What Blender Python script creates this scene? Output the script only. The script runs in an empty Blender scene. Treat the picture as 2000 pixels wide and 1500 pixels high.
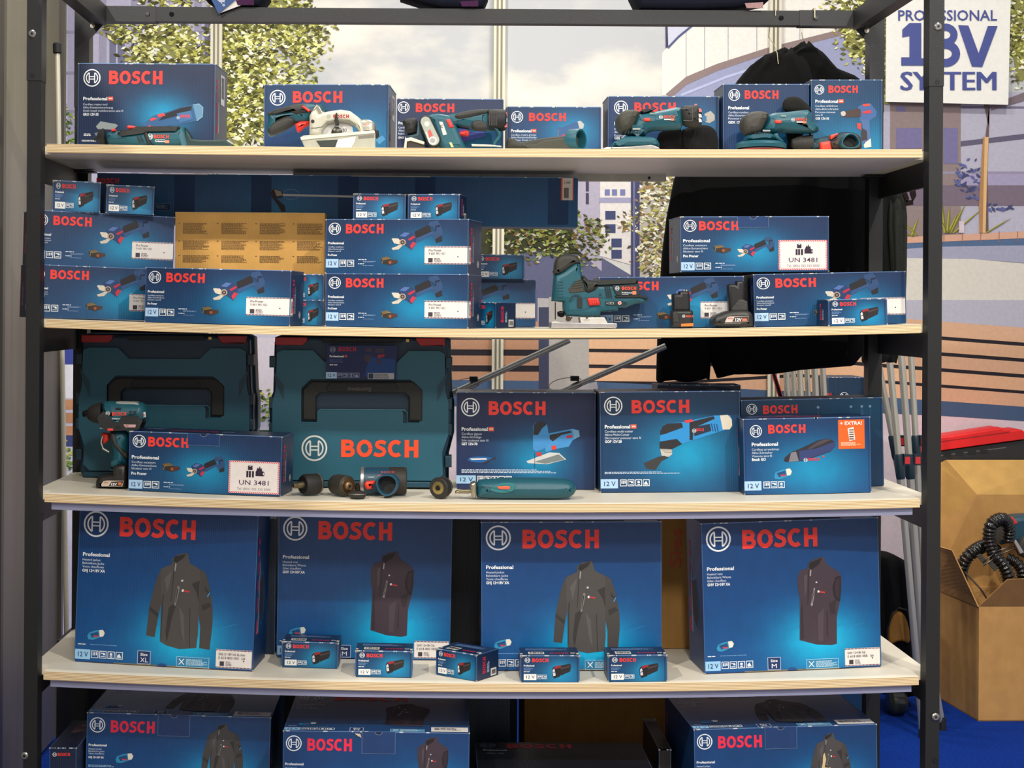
import bpy, math, random
from mathutils import Vector, Matrix
from mathutils.geometry import tessellate_polygon
random.seed(7)
scene = bpy.context.scene
C = scene.collection
# ------------------------------------------------------------------ camera, light, exposure
F = 3136.0                      # focal length in pixels of the 2000 px wide frame
CX, CD, CZ = -0.0993, 3.5, 1.35  # camera x, distance in front of the rack, height
VX, VY = 855.0, 605.0           # pixel met by the optical axis
ROLL = math.radians(0.35)
cam_d = bpy.data.cameras.new('camera')
cam = bpy.data.objects.new('camera', cam_d); C.objects.link(cam)
cam_d.sensor_fit = 'HORIZONTAL'; cam_d.sensor_width = 36.0
cam_d.lens = F / 2000 * 36.0
cam_d.shift_x = (1000 - VX) / 2000; cam_d.shift_y = -(750 - VY) / 2000
cam.matrix_world = Matrix.Translation((CX, -CD, CZ)) @ Matrix.Rotation(math.pi/2, 4, 'X') @ Matrix.Rotation(ROLL, 4, 'Z')
scene.camera = cam
scene.view_settings.view_transform = 'Standard'
scene.view_settings.look = 'None'
scene.view_settings.gamma = 1.0
scene.view_settings.use_curve_mapping = False
scene.view_settings.exposure = 0.14
w = bpy.data.worlds.new('hall'); scene.world = w; w.use_nodes = True
w.node_tree.nodes['Background'].inputs[0].default_value = (0.93, 0.92, 0.96, 1)
w.node_tree.nodes['Background'].inputs[1].default_value = 0.55
def spot(name, loc, target, power, size, ang, col=(1, .95, .86), blend=.5):
    l = bpy.data.lights.new(name, 'SPOT'); l.energy = power; l.spot_size = math.radians(ang)
    l.spot_blend = blend; l.shadow_soft_size = size; l.color = col
    o = bpy.data.objects.new(name, l); C.objects.link(o); o.location = loc
    o.rotation_euler = (Vector(target) - Vector(loc)).to_track_quat('-Z', 'Y').to_euler()
    return o
spot('hall_spotlight', (-2.3, -3.4, 4.3), (0.2, 0.2, 1.0), 470, .05, 60)
spot('hall_spotlight', (1.9, -3.2, 4.2), (-0.1, 0.2, 1.0), 360, .05, 60)
spot('hall_spotlight', (0.2, -4.2, 3.6), (0.0, 0.2, 0.9), 260, .25, 60)
spot('hall_spotlight', (-0.9, -0.2, 4.6), (-0.9, 2.45, 1.7), 185, .1, 100)
spot('hall_spotlight', (1.6, -0.2, 4.6), (1.7, 2.45, 1.5), 185, .1, 100)

spot('hall_spotlight', (0.5, 1.9, 4.6), (0.2, 0.7, 0.9), 170, .15, 75)

# ------------------------------------------------------------------ pixel <-> world
cr, sr = math.cos(ROLL), math.sin(ROLL)
def P(px, py, Y):
    x, y = px - VX, py - VY
    x, y = x * cr + y * sr, -x * sr + y * cr
    k = (CD + Y) / F
    return (CX + x * k, CZ - y * k)
def P3(px, py, Y):
    a = P(px, py, Y); return Vector((a[0], Y, a[1]))
def PY(X, Y, Z):                # world -> pixel row
    k = F / (CD + Y); x = (X - CX) * k; y = (CZ - Z) * k
    return (VX + x * cr - y * sr, VY + x * sr + y * cr)
# shelves: (height of the top at its ends, sag in the middle)
SH = {1: (1.706, .004), 2: (1.3245, .016), 3: (.9445, .016), 4: (.5580, .021), 5: (.200, .015)}
HALFW = .955
def sz(n, X):
    z, s = SH[n]; return z - s * (1 - min(1, (X / HALFW) ** 2))
def base_row(n, px, Y):         # pixel row where shelf n's top lies below this column at depth Y
    X = P(px, 700, Y)[0]; return PY(X, Y, sz(n, X))[1]

# ------------------------------------------------------------------ colours, materials
def lin(c):
    return tuple((v / 255 / 12.92) if v / 255 <= .04045 else ((v / 255 + .055) / 1.055) ** 2.4 for v in c)
MATS = {}
def mat(name, rough=.5, metal=0., bump=0., scale=200., kind='noise', vary=.0, coat=0., spec=.5, stretch=None):
    m = bpy.data.materials.new(name); m.use_nodes = True; nt = m.node_tree; N = nt.nodes; L = nt.links
    b = N['Principled BSDF']; b.inputs['Roughness'].default_value = rough; b.inputs['Metallic'].default_value = metal
    b.inputs['Coat Weight'].default_value = coat; b.inputs['Coat Roughness'].default_value = .25
    b.inputs['Specular IOR Level'].default_value = spec
    at = N.new('ShaderNodeAttribute'); at.attribute_name = 'Col'
    tc = N.new('ShaderNodeTexCoord'); mp = N.new('ShaderNodeMapping'); L.new(tc.outputs['Object'], mp.inputs[0])
    if stretch: mp.inputs['Scale'].default_value = stretch
    if kind == 'wave':
        t = N.new('ShaderNodeTexWave'); t.inputs['Scale'].default_value = scale; t.inputs['Distortion'].default_value = .6
        t.bands_direction = 'X'
    else:
        t = N.new('ShaderNodeTexNoise'); t.inputs['Scale'].default_value = scale; t.inputs['Detail'].default_value = 3
    L.new(mp.outputs[0], t.inputs['Vector'])
    out = at.outputs['Color']
    if vary > 0:
        n2 = N.new('ShaderNodeTexNoise'); n2.inputs['Scale'].default_value = scale * .37; n2.inputs['Detail'].default_value = 4
        L.new(mp.outputs[0], n2.inputs['Vector'])
        mr = N.new('ShaderNodeMapRange'); mr.inputs[1].default_value = .3; mr.inputs[2].default_value = .7
        mr.inputs[3].default_value = 1 - vary; mr.inputs[4].default_value = 1 + vary
        L.new(n2.outputs['Fac'], mr.inputs[0])
        mx = N.new('ShaderNodeVectorMath'); mx.operation = 'SCALE'
        L.new(out, mx.inputs[0]); L.new(mr.outputs[0], mx.inputs['Scale']); out = mx.outputs[0]
    L.new(out, b.inputs['Base Color'])
    if bump > 0:
        bp = N.new('ShaderNodeBump'); bp.inputs['Strength'].default_value = bump; bp.inputs['Distance'].default_value = .001
        L.new(t.outputs['Fac'], bp.inputs['Height']); L.new(bp.outputs[0], b.inputs['Normal'])
    MATS[name] = m
    return m
mat('card', rough=.42, bump=.12, scale=75, kind='wave', vary=.07)
mat('paper', rough=.6, bump=.05, vary=.03)
mat('plastic', rough=.42, bump=.25, scale=900, vary=.04)
mat('rubber', rough=.6, bump=.5, scale=700, vary=.1)
mat('gloss', rough=.18, bump=.02)
mat('metal', rough=.33, metal=.85, bump=.05, vary=.08)
mat('aluminium', rough=.38, metal=.7, bump=.08, scale=90, stretch=(1, 1, .05), vary=.06)
mat('brushed', rough=.4, metal=.2, bump=.1, scale=90, stretch=(1, 1, .05), vary=.1)
mat('steel', rough=.5, bump=.35, scale=800, vary=.12)
mat('fabric', rough=.95, bump=.5, scale=500, vary=.15, spec=.15)
mat('mesh_fabric', rough=.9, bump=.9, scale=110, kind='wave', vary=.1, spec=.2)
mat('kraft', rough=.8, bump=.3, scale=60, kind='wave', vary=.08, spec=.2)
mat('print', rough=.75, bump=.05, vary=.05, spec=.2)
mat('laminate', rough=.45, bump=.05, vary=.04, scale=30)
mat('carpet', rough=1., bump=1., scale=260, vary=.22, spec=.1)
mat('foliage_print', rough=.8, bump=.0, vary=.12, scale=60, spec=.2)
def ply_mat():
    m = mat('plywood_edge', rough=.7, bump=.1, scale=40, spec=.2)
    nt = m.node_tree; N = nt.nodes; L = nt.links; b = N['Principled BSDF']
    tc = N.new('ShaderNodeTexCoord'); sp = N.new('ShaderNodeSeparateXYZ'); L.new(tc.outputs['UV'], sp.inputs[0])
    nz = N.new('ShaderNodeTexNoise'); nz.inputs['Scale'].default_value = 14; L.new(tc.outputs['Object'], nz.inputs['Vector'])
    m1 = N.new('ShaderNodeMath'); m1.operation = 'MULTIPLY_ADD'; m1.inputs[1].default_value = .06
    L.new(nz.outputs['Fac'], m1.inputs[0]); L.new(sp.outputs['Y'], m1.inputs[2])
    m2 = N.new('ShaderNodeMath'); m2.operation = 'MULTIPLY'; m2.inputs[1].default_value = 37.0; L.new(m1.outputs[0], m2.inputs[0])
    m3 = N.new('ShaderNodeMath'); m3.operation = 'SINE'; L.new(m2.outputs[0], m3.inputs[0])
    cr_ = N.new('ShaderNodeValToRGB'); L.new(m3.outputs[0], cr_.inputs[0])
    cr_.color_ramp.elements[0].color = (*lin((196, 160, 112)), 1); cr_.color_ramp.elements[1].color = (*lin((242, 228, 192)), 1)
    cr_.color_ramp.elements[1].position = .36
    L.new(cr_.outputs[0], b.inputs['Base Color'])
ply_mat()
def sky_mat():
    m = mat('sky_print', rough=.8, spec=.2); nt = m.node_tree; N = nt.nodes; L = nt.links; b = N['Principled BSDF']
    tc = N.new('ShaderNodeTexCoord'); mp = N.new('ShaderNodeMapping'); mp.inputs['Scale'].default_value = (1, 1, 1.9)
    L.new(tc.outputs['Object'], mp.inputs[0])
    n = N.new('ShaderNodeTexNoise'); n.inputs['Scale'].default_value = 1.9; n.inputs['Detail'].default_value = 9; n.inputs['Roughness'].default_value = .55
    L.new(mp.outputs[0], n.inputs['Vector'])
    r = N.new('ShaderNodeValToRGB'); L.new(n.outputs['Fac'], r.inputs[0])
    r.color_ramp.elements[0].position = .42; r.color_ramp.elements[0].color = (*lin((186, 188, 190)), 1)
    r.color_ramp.elements[1].position = .62; r.color_ramp.elements[1].color = (*lin((232, 226, 212)), 1)
    L.new(r.outputs[0], b.inputs['Base Color'])
sky_mat()

# ------------------------------------------------------------------ mesh builder
WHITE = (235, 238, 240); RED = (240, 58, 48); TEAL = (22, 84, 98); TEALD = (12, 52, 64); BLK = (22, 22, 24); GREY = (150, 150, 150)
class MB:
    def __init__(s): s.v = []; s.c = []; s.f = []; s.m = []; s.uv = {}
    def add(s, vs, fs, col, m='card', cols=None):
        o = len(s.v); s.v += [tuple(p) for p in vs]
        if cols: s.c += [lin(c) for c in cols]
        else: s.c += [lin(col)] * len(vs)
        for f in fs: s.f.append(tuple(i + o for i in f)); s.m.append(m)
    def box(s, x0, x1, y0, y1, z0, z1, col, m='card'):
        vs = [(x, y, z) for z in (z0, z1) for y in (y0, y1) for x in (x0, x1)]
        s.add(vs, [(0, 2, 3, 1), (4, 5, 7, 6), (0, 1, 5, 4), (1, 3, 7, 5), (3, 2, 6, 7), (2, 0, 4, 6)], col, m)
    def prism(s, pts, y0, y1, b, col, m='plastic', back=True):
        """closed outline pts (x, z) given depth y0..y1 with edges rounded by b"""
        pts = [Vector(p) for p in pts]; n = len(pts)
        A = sum(pts[i].x * pts[(i+1) % n].y - pts[(i+1) % n].x * pts[i].y for i in range(n))
        if A < 0: pts.reverse()
        nr = []
        for i in range(n):
            d1 = (pts[i] - pts[i-1]); d2 = (pts[(i+1) % n] - pts[i])
            d1 = d1.normalized() if d1.length else d2; d2 = d2.normalized() if d2.length else d1
            k = Vector((d1.y + d2.y, -d1.x - d2.x)); k = k.normalized() if k.length > 1e-6 else Vector((d1.y, -d1.x))
            dt = max(.5, k.dot(Vector((d1.y, -d1.x)))); nr.append(k / dt)
        b = min(b, (y1 - y0) * .5)
        rings = [(y0, b), (y0 + b * .12, b * .5), (y0 + b * .45, b * .15), (y0 + b, 0), (y1 - b, 0), (y1 - b * .45, b * .15), (y1 - b * .12, b * .5), (y1, b)] if b > 0 else [(y0, 0), (y1, 0)]
        vs = []; 
        for (y, ins) in rings:
            for i in range(n):
                q = pts[i] - nr[i] * ins; vs.append((q.x, y, q.y))
        fs = []
        for r in range(len(rings) - 1):
            for i in range(n):
                j = (i + 1) % n; fs.append((r*n + i, r*n + j, (r+1)*n + j, (r+1)*n + i))
        tri = tessellate_polygon([[Vector((vs[i][0], vs[i][2], 0)) for i in range(n)]])
        for t in tri:
            a, b_, c_ = [Vector((vs[i][0], vs[i][2])) for i in t]
            if (b_ - a).cross(c_ - a) < 0: t = (t[0], t[2], t[1])
            fs.append(tuple(t)); fs.append(tuple(i + (len(rings)-1)*n for i in (t[0], t[2], t[1])))
        s.add(vs, fs, col, m)
    def lathe(s, p0, p1, prof, col, m='plastic', seg=28, cols=None):
        """prof: (t along p0->p1 in 0..1, radius)"""
        p0, p1 = Vector(p0), Vector(p1); ax = (p1 - p0); a = ax.normalized()
        u = a.orthogonal().normalized(); v = a.cross(u)
        vs = []; fs = []; cc = []
        for k, (t, r) in enumerate(prof):
            for i in range(seg):
                an = 2 * math.pi * i / seg; vs.append(p0 + ax * t + (u * math.cos(an) + v * math.sin(an)) * r)
                cc.append(cols[k] if cols else col)
        for k in range(len(prof) - 1):
            for i in range(seg):
                j = (i + 1) % seg; fs.append((k*seg + i, k*seg + j, (k+1)*seg + j, (k+1)*seg + i))
        if prof[0][1] > 0: fs.append(tuple(range(seg))[::-1])
        if prof[-1][1] > 0: fs.append(tuple(range((len(prof)-1)*seg, len(prof)*seg)))
        s.add(vs, fs, col, m, cc)
    def tube(s, path, r, col, m='metal', seg=10, radii=None, closed=False):
        path = [Vector(p) for p in path]; n = len(path); vs = []; fs = []
        u = None
        for i, p in enumerate(path):
            t = (path[min(i+1, n-1)] - path[max(i-1, 0)]).normalized()
            if u is None: u = t.orthogonal().normalized()
            u = (u - t * u.dot(t)).normalized(); v = t.cross(u); rr = radii[i] if radii else r
            for k in range(seg):
                an = 2*math.pi*k/seg; vs.append(p + (u*math.cos(an) + v*math.sin(an)) * rr)
        for i in range(n-1):
            for k in range(seg):
                j = (k+1) % seg; fs.append((i*seg+k, i*seg+j, (i+1)*seg+j, (i+1)*seg+k))
        fs.append(tuple(range(seg))[::-1]); fs.append(tuple(range((n-1)*seg, n*seg)))
        s.add(vs, fs, col, m)
    def loft(s, rows, col, m='fabric', seg=48, folds=0., nf=7, seed=0):
        """rows: (cx, cy, z, rx, ry) super-elliptic rings joined into one soft body"""
        rnd = random.Random(seed); ph = [rnd.uniform(0, 6.28) for _ in range(4)]
        vs = []; fs = []
        for k, (cx, cy, z, rx, ry) in enumerate(rows):
            for i in range(seg):
                an = 2*math.pi*i/seg; c_, s_ = math.cos(an), math.sin(an)
                fo = 1 + folds * (math.sin(nf*an + ph[0] + k*.22) * .6 + math.sin(nf*1.7*an + ph[1] - k*.3) * .4)
                vs.append((cx + rx * math.copysign(abs(c_)**.75, c_), cy + ry * math.copysign(abs(s_)**.8, s_) * fo, z))
        for k in range(len(rows)-1):
            for i in range(seg):
                j = (i+1) % seg; fs.append((k*seg+i, k*seg+j, (k+1)*seg+j, (k+1)*seg+i))
        fs.append(tuple(range(seg))[::-1]); fs.append(tuple(range((len(rows)-1)*seg, len(rows)*seg)))
        s.add(vs, fs, col, m)
    def slab(s, pts, t, col, m='kraft'):
        pts = [Vector(p) for p in pts]; n = len(pts)
        nn = (pts[1]-pts[0]).cross(pts[2]-pts[0]).normalized() * t
        vs = pts + [p + nn for p in pts]
        fs = [tuple(range(n))[::-1], tuple(range(n, 2*n))] + [(i, (i+1) % n, (i+1) % n + n, i + n) for i in range(n)]
        s.add(vs, fs, col, m)
    def build(s, name, parent=None, loc=(0, 0, 0), smooth=35):
        me = bpy.data.meshes.new(name); L = Vector(loc)
        vs = [tuple(Vector(p) - L) for p in s.v] if loc != (0, 0, 0) else s.v
        me.from_pydata(vs, [], s.f)
        names = []
        for m in s.m:
            if m not in names: names.append(m)
        for m in names: me.materials.append(MATS[m])
        me.polygons.foreach_set('material_index', [names.index(m) for m in s.m])
        at = me.color_attributes.new('Col', 'FLOAT_COLOR', 'POINT')
        at.data.foreach_set('color', [x for c in s.c for x in (*c, 1.0)])
        if smooth:
            me.polygons.foreach_set('use_smooth', [True] * len(me.polygons))
            me.set_sharp_from_angle(angle=math.radians(smooth))
        me.update()
        o = bpy.data.objects.new(name, me); C.objects.link(o)
        if parent: o.parent = parent
        return o

# ------------------------------------------------------------------ 2D printing on a plane
FONT = {}
def glyphs(txt, bold):
    k = (txt, bold)
    if k not in FONT:
        cu = bpy.data.curves.new('t', 'FONT'); cu.body = txt; cu.resolution_u = 2; cu.offset = bold; cu.fill_mode = 'FRONT'
        ob = bpy.data.objects.new('t', cu); me = ob.to_mesh()
        vs = [(v.co.x, v.co.y) for v in me.vertices]; fs = [tuple(p.vertices) for p in me.polygons]
        ob.to_mesh_clear(); bpy.data.objects.remove(ob); bpy.data.curves.remove(cu)
        x0 = min([v[0] for v in vs] or [0]); x1 = max([v[0] for v in vs] or [1])
        FONT[k] = ([(v[0] - x0, v[1]) for v in vs], fs, x1 - x0)
    return FONT[k]
class Sheet:
    """draws in units of s metres, x right, y down, on the plane origin + u, v"""
    def __init__(s, mb, o, u=(1, 0, 0), v=(0, 0, -1), k=.001, m='paper', lift=.00025):
        s.mb = mb; s.o = Vector(o); s.u = Vector(u).normalized(); s.v = Vector(v).normalized(); s.k = k; s.m = m
        s.n = (-s.v).cross(s.u) * -1; s.lift = lift
    def w(s, x, y, L): return s.o + s.u * (x * s.k) + s.v * (y * s.k) + s.n * (s.lift * L)
    def put(s, pts, fs, col, L, m=None, cols=None):
        s.j = (getattr(s, 'j', 0) + 1) % 14; L = L + s.j * .065; fx = []
        for f in fs:                                   # every print faces outwards
            a = sum(pts[f[i]][0]*pts[f[(i+1) % len(f)]][1] - pts[f[(i+1) % len(f)]][0]*pts[f[i]][1] for i in range(len(f)))
            fx.append(f if a < 0 else tuple(reversed(f)))
        s.mb.add([s.w(x, y, L) for x, y in pts], fx, col, m or s.m, cols)
    def rect(s, x0, y0, x1, y1, col, L=1, m=None): s.put([(x0, y1), (x1, y1), (x1, y0), (x0, y0)], [(0, 1, 2, 3)], col, L, m)
    def poly(s, pts, col, L=2, m=None):
        s.put(pts, [tuple(t) for t in tessellate_polygon([[Vector((x, y, 0)) for x, y in pts]])], col, L, m)
    def disc(s, cx, cy, r, col, L=2, ry=None, n=20):
        ry = ry or r; s.put([(cx + r*math.cos(6.2832*i/n), cy - ry*math.sin(6.2832*i/n)) for i in range(n)], [tuple(range(n))], col, L)
    def stroke(s, pts, wd, col, L=2, closed=False):
        n = len(pts); a = []; 
        for i in range(n):
            p = Vector(pts[i-1] if (closed or i > 0) else pts[0]); q = Vector(pts[(i+1) % n] if (closed or i < n-1) else pts[-1])
            d = (q - p); d = d.normalized() if d.length else Vector((1, 0)); nn = Vector((-d.y, d.x)) * wd * .5
            a += [tuple(Vector(pts[i]) + nn), tuple(Vector(pts[i]) - nn)]
        fs = [(2*i, 2*i+1, (2*i+3) % (2*n), (2*i+2) % (2*n)) for i in range(n if closed else n-1)]
        s.put(a, fs, col, L)
    def frame(s, x0, y0, x1, y1, wd, col, L=2):
        s.rect(x0, y0, x1, y0+wd, col, L); s.rect(x0, y1-wd, x1, y1, col, L); s.rect(x0, y0, x0+wd, y1, col, L); s.rect(x1-wd, y0, x1, y1, col, L)
    def text(s, t, x, base, cap, col, bold=0., width=None, L=2, m=None, flip=False):
        vs, fs, tw = glyphs(t, bold); k = cap / .69; kx = (width / tw) if width else k
        if flip: s.put([(x + (tw - a) * kx, base - cap + b * k) for a, b in vs], fs, col, L, m)
        else: s.put([(x + a * kx, base - b * k) for a, b in vs], fs, col, L, m)
    def arc(s, cx, cy, rx, ry, a0, a1, wd, col, L=2, n=22):
        full = abs(a1 - a0) >= 359
        m = n if full else n + 1
        s.stroke([(cx + rx*math.cos(math.radians(a0 + (a1-a0)*i/n)), cy - ry*math.sin(math.radians(a0 + (a1-a0)*i/n))) for i in range(m)], wd, col, L, closed=full)
    def logo(s, cx, cy, r, col=WHITE, L=2):
        s.arc(cx, cy, r*.94, r*.94, 0, 360, r*.13, col, L, n=32)
        s.arc(cx, cy, r*.66, r*.66, 118, 242, r*.12, col, L, n=12); s.arc(cx, cy, r*.66, r*.66, -62, 62, r*.12, col, L, n=12)
        for q in (-1, 1):
            s.rect(cx + q*.32*r - .06*r, cy - .58*r, cx + q*.32*r + .06*r, cy + .58*r, col, L)
            s.rect(cx - .32*r, cy + q*.14*r - .05*r, cx + .32*r, cy + q*.14*r + .05*r, col, L)
    def brand(s, x, y, wd, h, col=RED, L=2, flip=False):
        """the five red letters, x..x+wd, y..y+h"""
        kx = wd / 3.93; Y = lambda b: (y + b * h) if flip else (y + (1 - b) * h)
        X = lambda a: (x + wd - a * kx) if flip else (x + a * kx); k = min(kx, h)
        def R(a0, b0, a1, b1): 
            xs = sorted((X(a0), X(a1))); ys = sorted((Y(b0), Y(b1))); s.rect(xs[0], ys[0], xs[1], ys[1], col, L)
        def ST(p, wd_=.22): s.stroke([(X(a), Y(b)) for a, b in p], wd_ * k, col, L)
        ar = lambda cx, cy, rx, ry, a0, a1, n=12: [(cx + rx*math.cos(math.radians(a0+(a1-a0)*i/n)), cy + ry*math.sin(math.radians(a0+(a1-a0)*i/n))) for i in range(n+1)]
        R(0, 0, .23, 1)
        ST([(.1, .89), (.36, .89)] + ar(.36, .72, .19, .17, 90, -90) + [(.1, .55)])
        ST([(.1, .49), (.40, .49)] + ar(.40, .30, .20, .19, 90, -90) + [(.1, .11)])
        ST(ar(1.19, .5, .30, .385, 0, 360, 24), .23)
        ST([(1.66+a, b) for a, b in [(.60, .80), (.47, .87), (.32, .885), (.18, .82), (.145, .70), (.22, .60), (.36, .53), (.49, .46), (.545, .32), (.47, .17), (.31, .115), (.16, .13), (.02, .21)]])
        ST(ar(2.78, .5, .30, .385, 48, 312, 20), .23)
        R(3.23, 0, 3.46, 1); R(3.70, 0, 3.93, 1); R(3.4, .39, 3.8, .61)
    def icons(s, x, y, sz_, n, col=WHITE, L=2, gap=1.15):
        for i in range(n):
            a = x + i * sz_ * gap; t = sz_ * .09; s.frame(a, y, a + sz_, y + sz_, t, col, L)
            q = sz_
            if i % 4 == 0:
                s.rect(a+.2*q, y+.2*q, a+.32*q, y+.65*q, col, L); s.rect(a+.42*q, y+.2*q, a+.55*q, y+.65*q, col, L); s.rect(a+.66*q, y+.2*q, a+.82*q, y+.6*q, col, L)
            elif i % 4 == 1:
                s.rect(a+.2*q, y+.25*q, a+.75*q, y+.36*q, col, L); s.rect(a+.5*q, y+.36*q, a+.8*q, y+.55*q, col, L); s.rect(a+.2*q, y+.7*q, a+.8*q, y+.78*q, col, L)
            elif i % 4 == 2:
                s.disc(a+.5*q, y+.4*q, .2*q, col, L, n=8); s.rect(a+.3*q, y+.68*q, a+.7*q, y+.8*q, col, L)
            else:
                s.poly([(a+.2*q, y+.8*q), (a+.2*q, y+.5*q), (a+.5*q, y+.25*q), (a+.8*q, y+.8*q)], col, L)
    def micro(s, x, y, wd, h, rows, col=(190, 205, 225), L=2, seed=1):
        """illegibly fine print: rows of dashes"""
        rnd = random.Random(seed)
        for r in range(rows):
            a = x; yy = y + r * h * 1.9; end = x + wd * rnd.uniform(.7, 1)
            while a < end:
                ww = h * rnd.uniform(1.2, 5); s.rect(a, yy, min(a + ww, end), yy + h, col, L); a += ww + h * .8
    def barcode(s, x0, y0, x1, y1, col=(20, 20, 25), L=3, seed=3):
        rnd = random.Random(seed); a = x0; u = (x1 - x0) / 34
        while a < x1 - u:
            ww = u * rnd.choice((.6, 1, 1.6)); s.rect(a, y0, a + ww, y1, col, L); a += ww + u * rnd.choice((.6, 1, 1.3))

# ------------------------------------------------------------------ things
def tagit(o, label, cat, group=None, kind=None):
    if label: o['label'] = label
    if cat: o['category'] = cat
    if group: o['group'] = group
    if kind: o['kind'] = kind
    return o
def empty(name, loc, label, cat, group=None):
    e = bpy.data.objects.new(name, None); C.objects.link(e); e.location = loc; e.empty_display_size = .05
    return tagit(e, label, cat, group)
def struct(mb, name, **k):
    o = mb.build(name, **k); o['kind'] = 'structure'; return o
def face_grid(mb, W, H, y, cfun, nx=22, nz=12, m='card'):
    """front face of a box printed with a colour field; cfun(u, v) with u, v in 0..1 (v down)"""
    vs = []; cc = []; fs = []
    for j in range(nz + 1):
        for i in range(nx + 1):
            u, v = i / nx, j / nz; vs.append((-W/2 + W*u, y, H - H*v)); cc.append(cfun(u, v))
    for j in range(nz):
        for i in range(nx):
            a = j*(nx+1) + i; fs.append((a, a + nx + 1, a + nx + 2, a + 1))
    mb.add(vs, fs, WHITE, m, cc)
def mixc(a, b, t): t = max(0, min(1, t)); return tuple(a[i] + (b[i] - a[i]) * t for i in range(3))
def carton(W, H, D, top, bot, glows=(), side=None, topc=None, edge=(96, 128, 176)):
    """printed carton centred on its base, front face at y = -D/2"""
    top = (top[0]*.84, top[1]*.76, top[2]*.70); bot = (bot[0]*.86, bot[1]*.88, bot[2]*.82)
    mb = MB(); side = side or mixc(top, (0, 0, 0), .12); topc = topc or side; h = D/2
    def cf(u, v):
        c = mixc(top, bot, v)
        for (gu, gv, ru, rv, gc, st) in glows:
            d = ((u-gu)/ru)**2 + ((v-gv)/rv)**2; c = mixc(c, gc, st * math.exp(-d))
        return c
    face_grid(mb, W, H, -h, cf)
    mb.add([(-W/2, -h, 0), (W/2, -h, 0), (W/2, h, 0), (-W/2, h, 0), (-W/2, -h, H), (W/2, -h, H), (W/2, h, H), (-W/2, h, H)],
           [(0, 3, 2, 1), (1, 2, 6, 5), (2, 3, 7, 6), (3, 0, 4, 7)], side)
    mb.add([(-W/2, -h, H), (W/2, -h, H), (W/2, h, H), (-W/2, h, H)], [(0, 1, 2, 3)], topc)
    # worn edges and the flap seams
    t = .0012; q = .0005
    mb.box(-W/2-q, W/2+q, -h-q, -h+t, H-t, H+q, edge); mb.box(-W/2-q, -W/2+t, -h-q, -h+t, 0, H, mixc(edge, top, .5)); mb.box(W/2-t, W/2+q, -h-q, -h+t, 0, H, mixc(edge, top, .5))
    for sx in (-1, 1):
        mb.box(sx*(W/2+q) - q, sx*(W/2+q) + q, -h, h, H-t, H+q, mixc(edge, top, .4))
    rnd = random.Random(int(W*9999 + H*777))
    for _ in range(7):
        x = rnd.uniform(-W/2, W/2-.012); mb.box(x, x + rnd.uniform(.002, .010), -h-q*1.6, -h+t, H-t*1.2, H+q*1.4, (200, 205, 205), 'paper')
    for x in (-W/2, W/2):
        for z in (0, H): mb.box(x-.0012, x+.0012, -h-.0009, -h+.002, max(0, z-.002), min(H+.0006, z+.002), (196, 180, 150), 'paper')
    return mb
def front(mb, W, H, D, units):
    """drawing sheet over a carton's front face, `units` wide; returns sheet and its height in units"""
    k = W / units; return Sheet(mb, (-W/2, -D/2, H), (1, 0, 0), (0, 0, -1), k), H / k
def topsheet(mb, W, H, D, units):
    k = W / units; return Sheet(mb, (-W/2, D/2, H), (1, 0, 0), (0, -1, 0), k)
def rightsheet(mb, W, H, D, k): return Sheet(mb, (W/2, -D/2, H), (0, 1, 0), (0, 0, -1), k)
def leftsheet(mb, W, H, D, k): return Sheet(mb, (-W/2, D/2, H), (0, -1, 0), (0, 0, -1), k)
def tf(pts, ox, oy, k, dx=0, dy=0): return [((x-ox)*k + dx, (y-oy)*k + dy) for x, y in pts]

def copy_tree(o, parent=None):
    c = o.copy(); C.objects.link(c)
    if parent: c.parent = parent
    for ch in list(o.children): copy_tree(ch, c)
    return c
USED = set()
def place(proto, pxL, pxR, Y, yaw, label, shelf=None, z=None, row=700, hpx=None, group=None, tilt=None, lean=0., on=None):
    """stand a carton so that its front face spans these columns at this depth"""
    o = proto if proto.name not in USED else copy_tree(proto); USED.add(proto.name)
    W, H, D = proto['dims']; a = math.radians(yaw)
    r = row; d0 = (pxL - VX) * cr + (r - VY) * sr; d1 = (pxR - VX) * cr + (r - VY) * sr
    wd = (d1 - d0) * (CD + Y) / F / (math.cos(a) - math.sin(a) * (d0 + d1) / 2 / F)
    YA, YB = Y - wd/2*math.sin(a), Y + wd/2*math.sin(a)
    X = (CX*2 + d0*(CD+YA)/F + d1*(CD+YB)/F) / 2
    if on:
        tilt = on['tl']; ao = on.rotation_euler[2]; z = on['top'] + tilt*((X - on.location[0])*math.cos(ao) + (Y - on.location[1])*math.sin(ao)) + .0008
    if z is None: z = sz(shelf, X)
    if tilt is None:
        wd_ = wd; wd = wd * abs(math.cos(a)); n = shelf if shelf else 2; tilt = (sz(n, X + wd/2) - sz(n, X - wd/2)) / wd if shelf else 0
        z = (sz(n, X - wd/2) + sz(n, X + wd/2)) / 2 + (.0035 if D > .3 else .0012); wd = wd_
    o.scale = (wd / W, 1, (hpx * (CD + Y) / F / H) if hpx else 1)
    o.rotation_euler = (lean, -tilt, a)
    o.location = (X - math.sin(a) * D/2, Y + math.cos(a) * D/2, z)
    o['label'] = label
    if group: o['group'] = group
    o['top'] = z + H * o.scale[2]; o['tl'] = tilt
    return o
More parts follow.
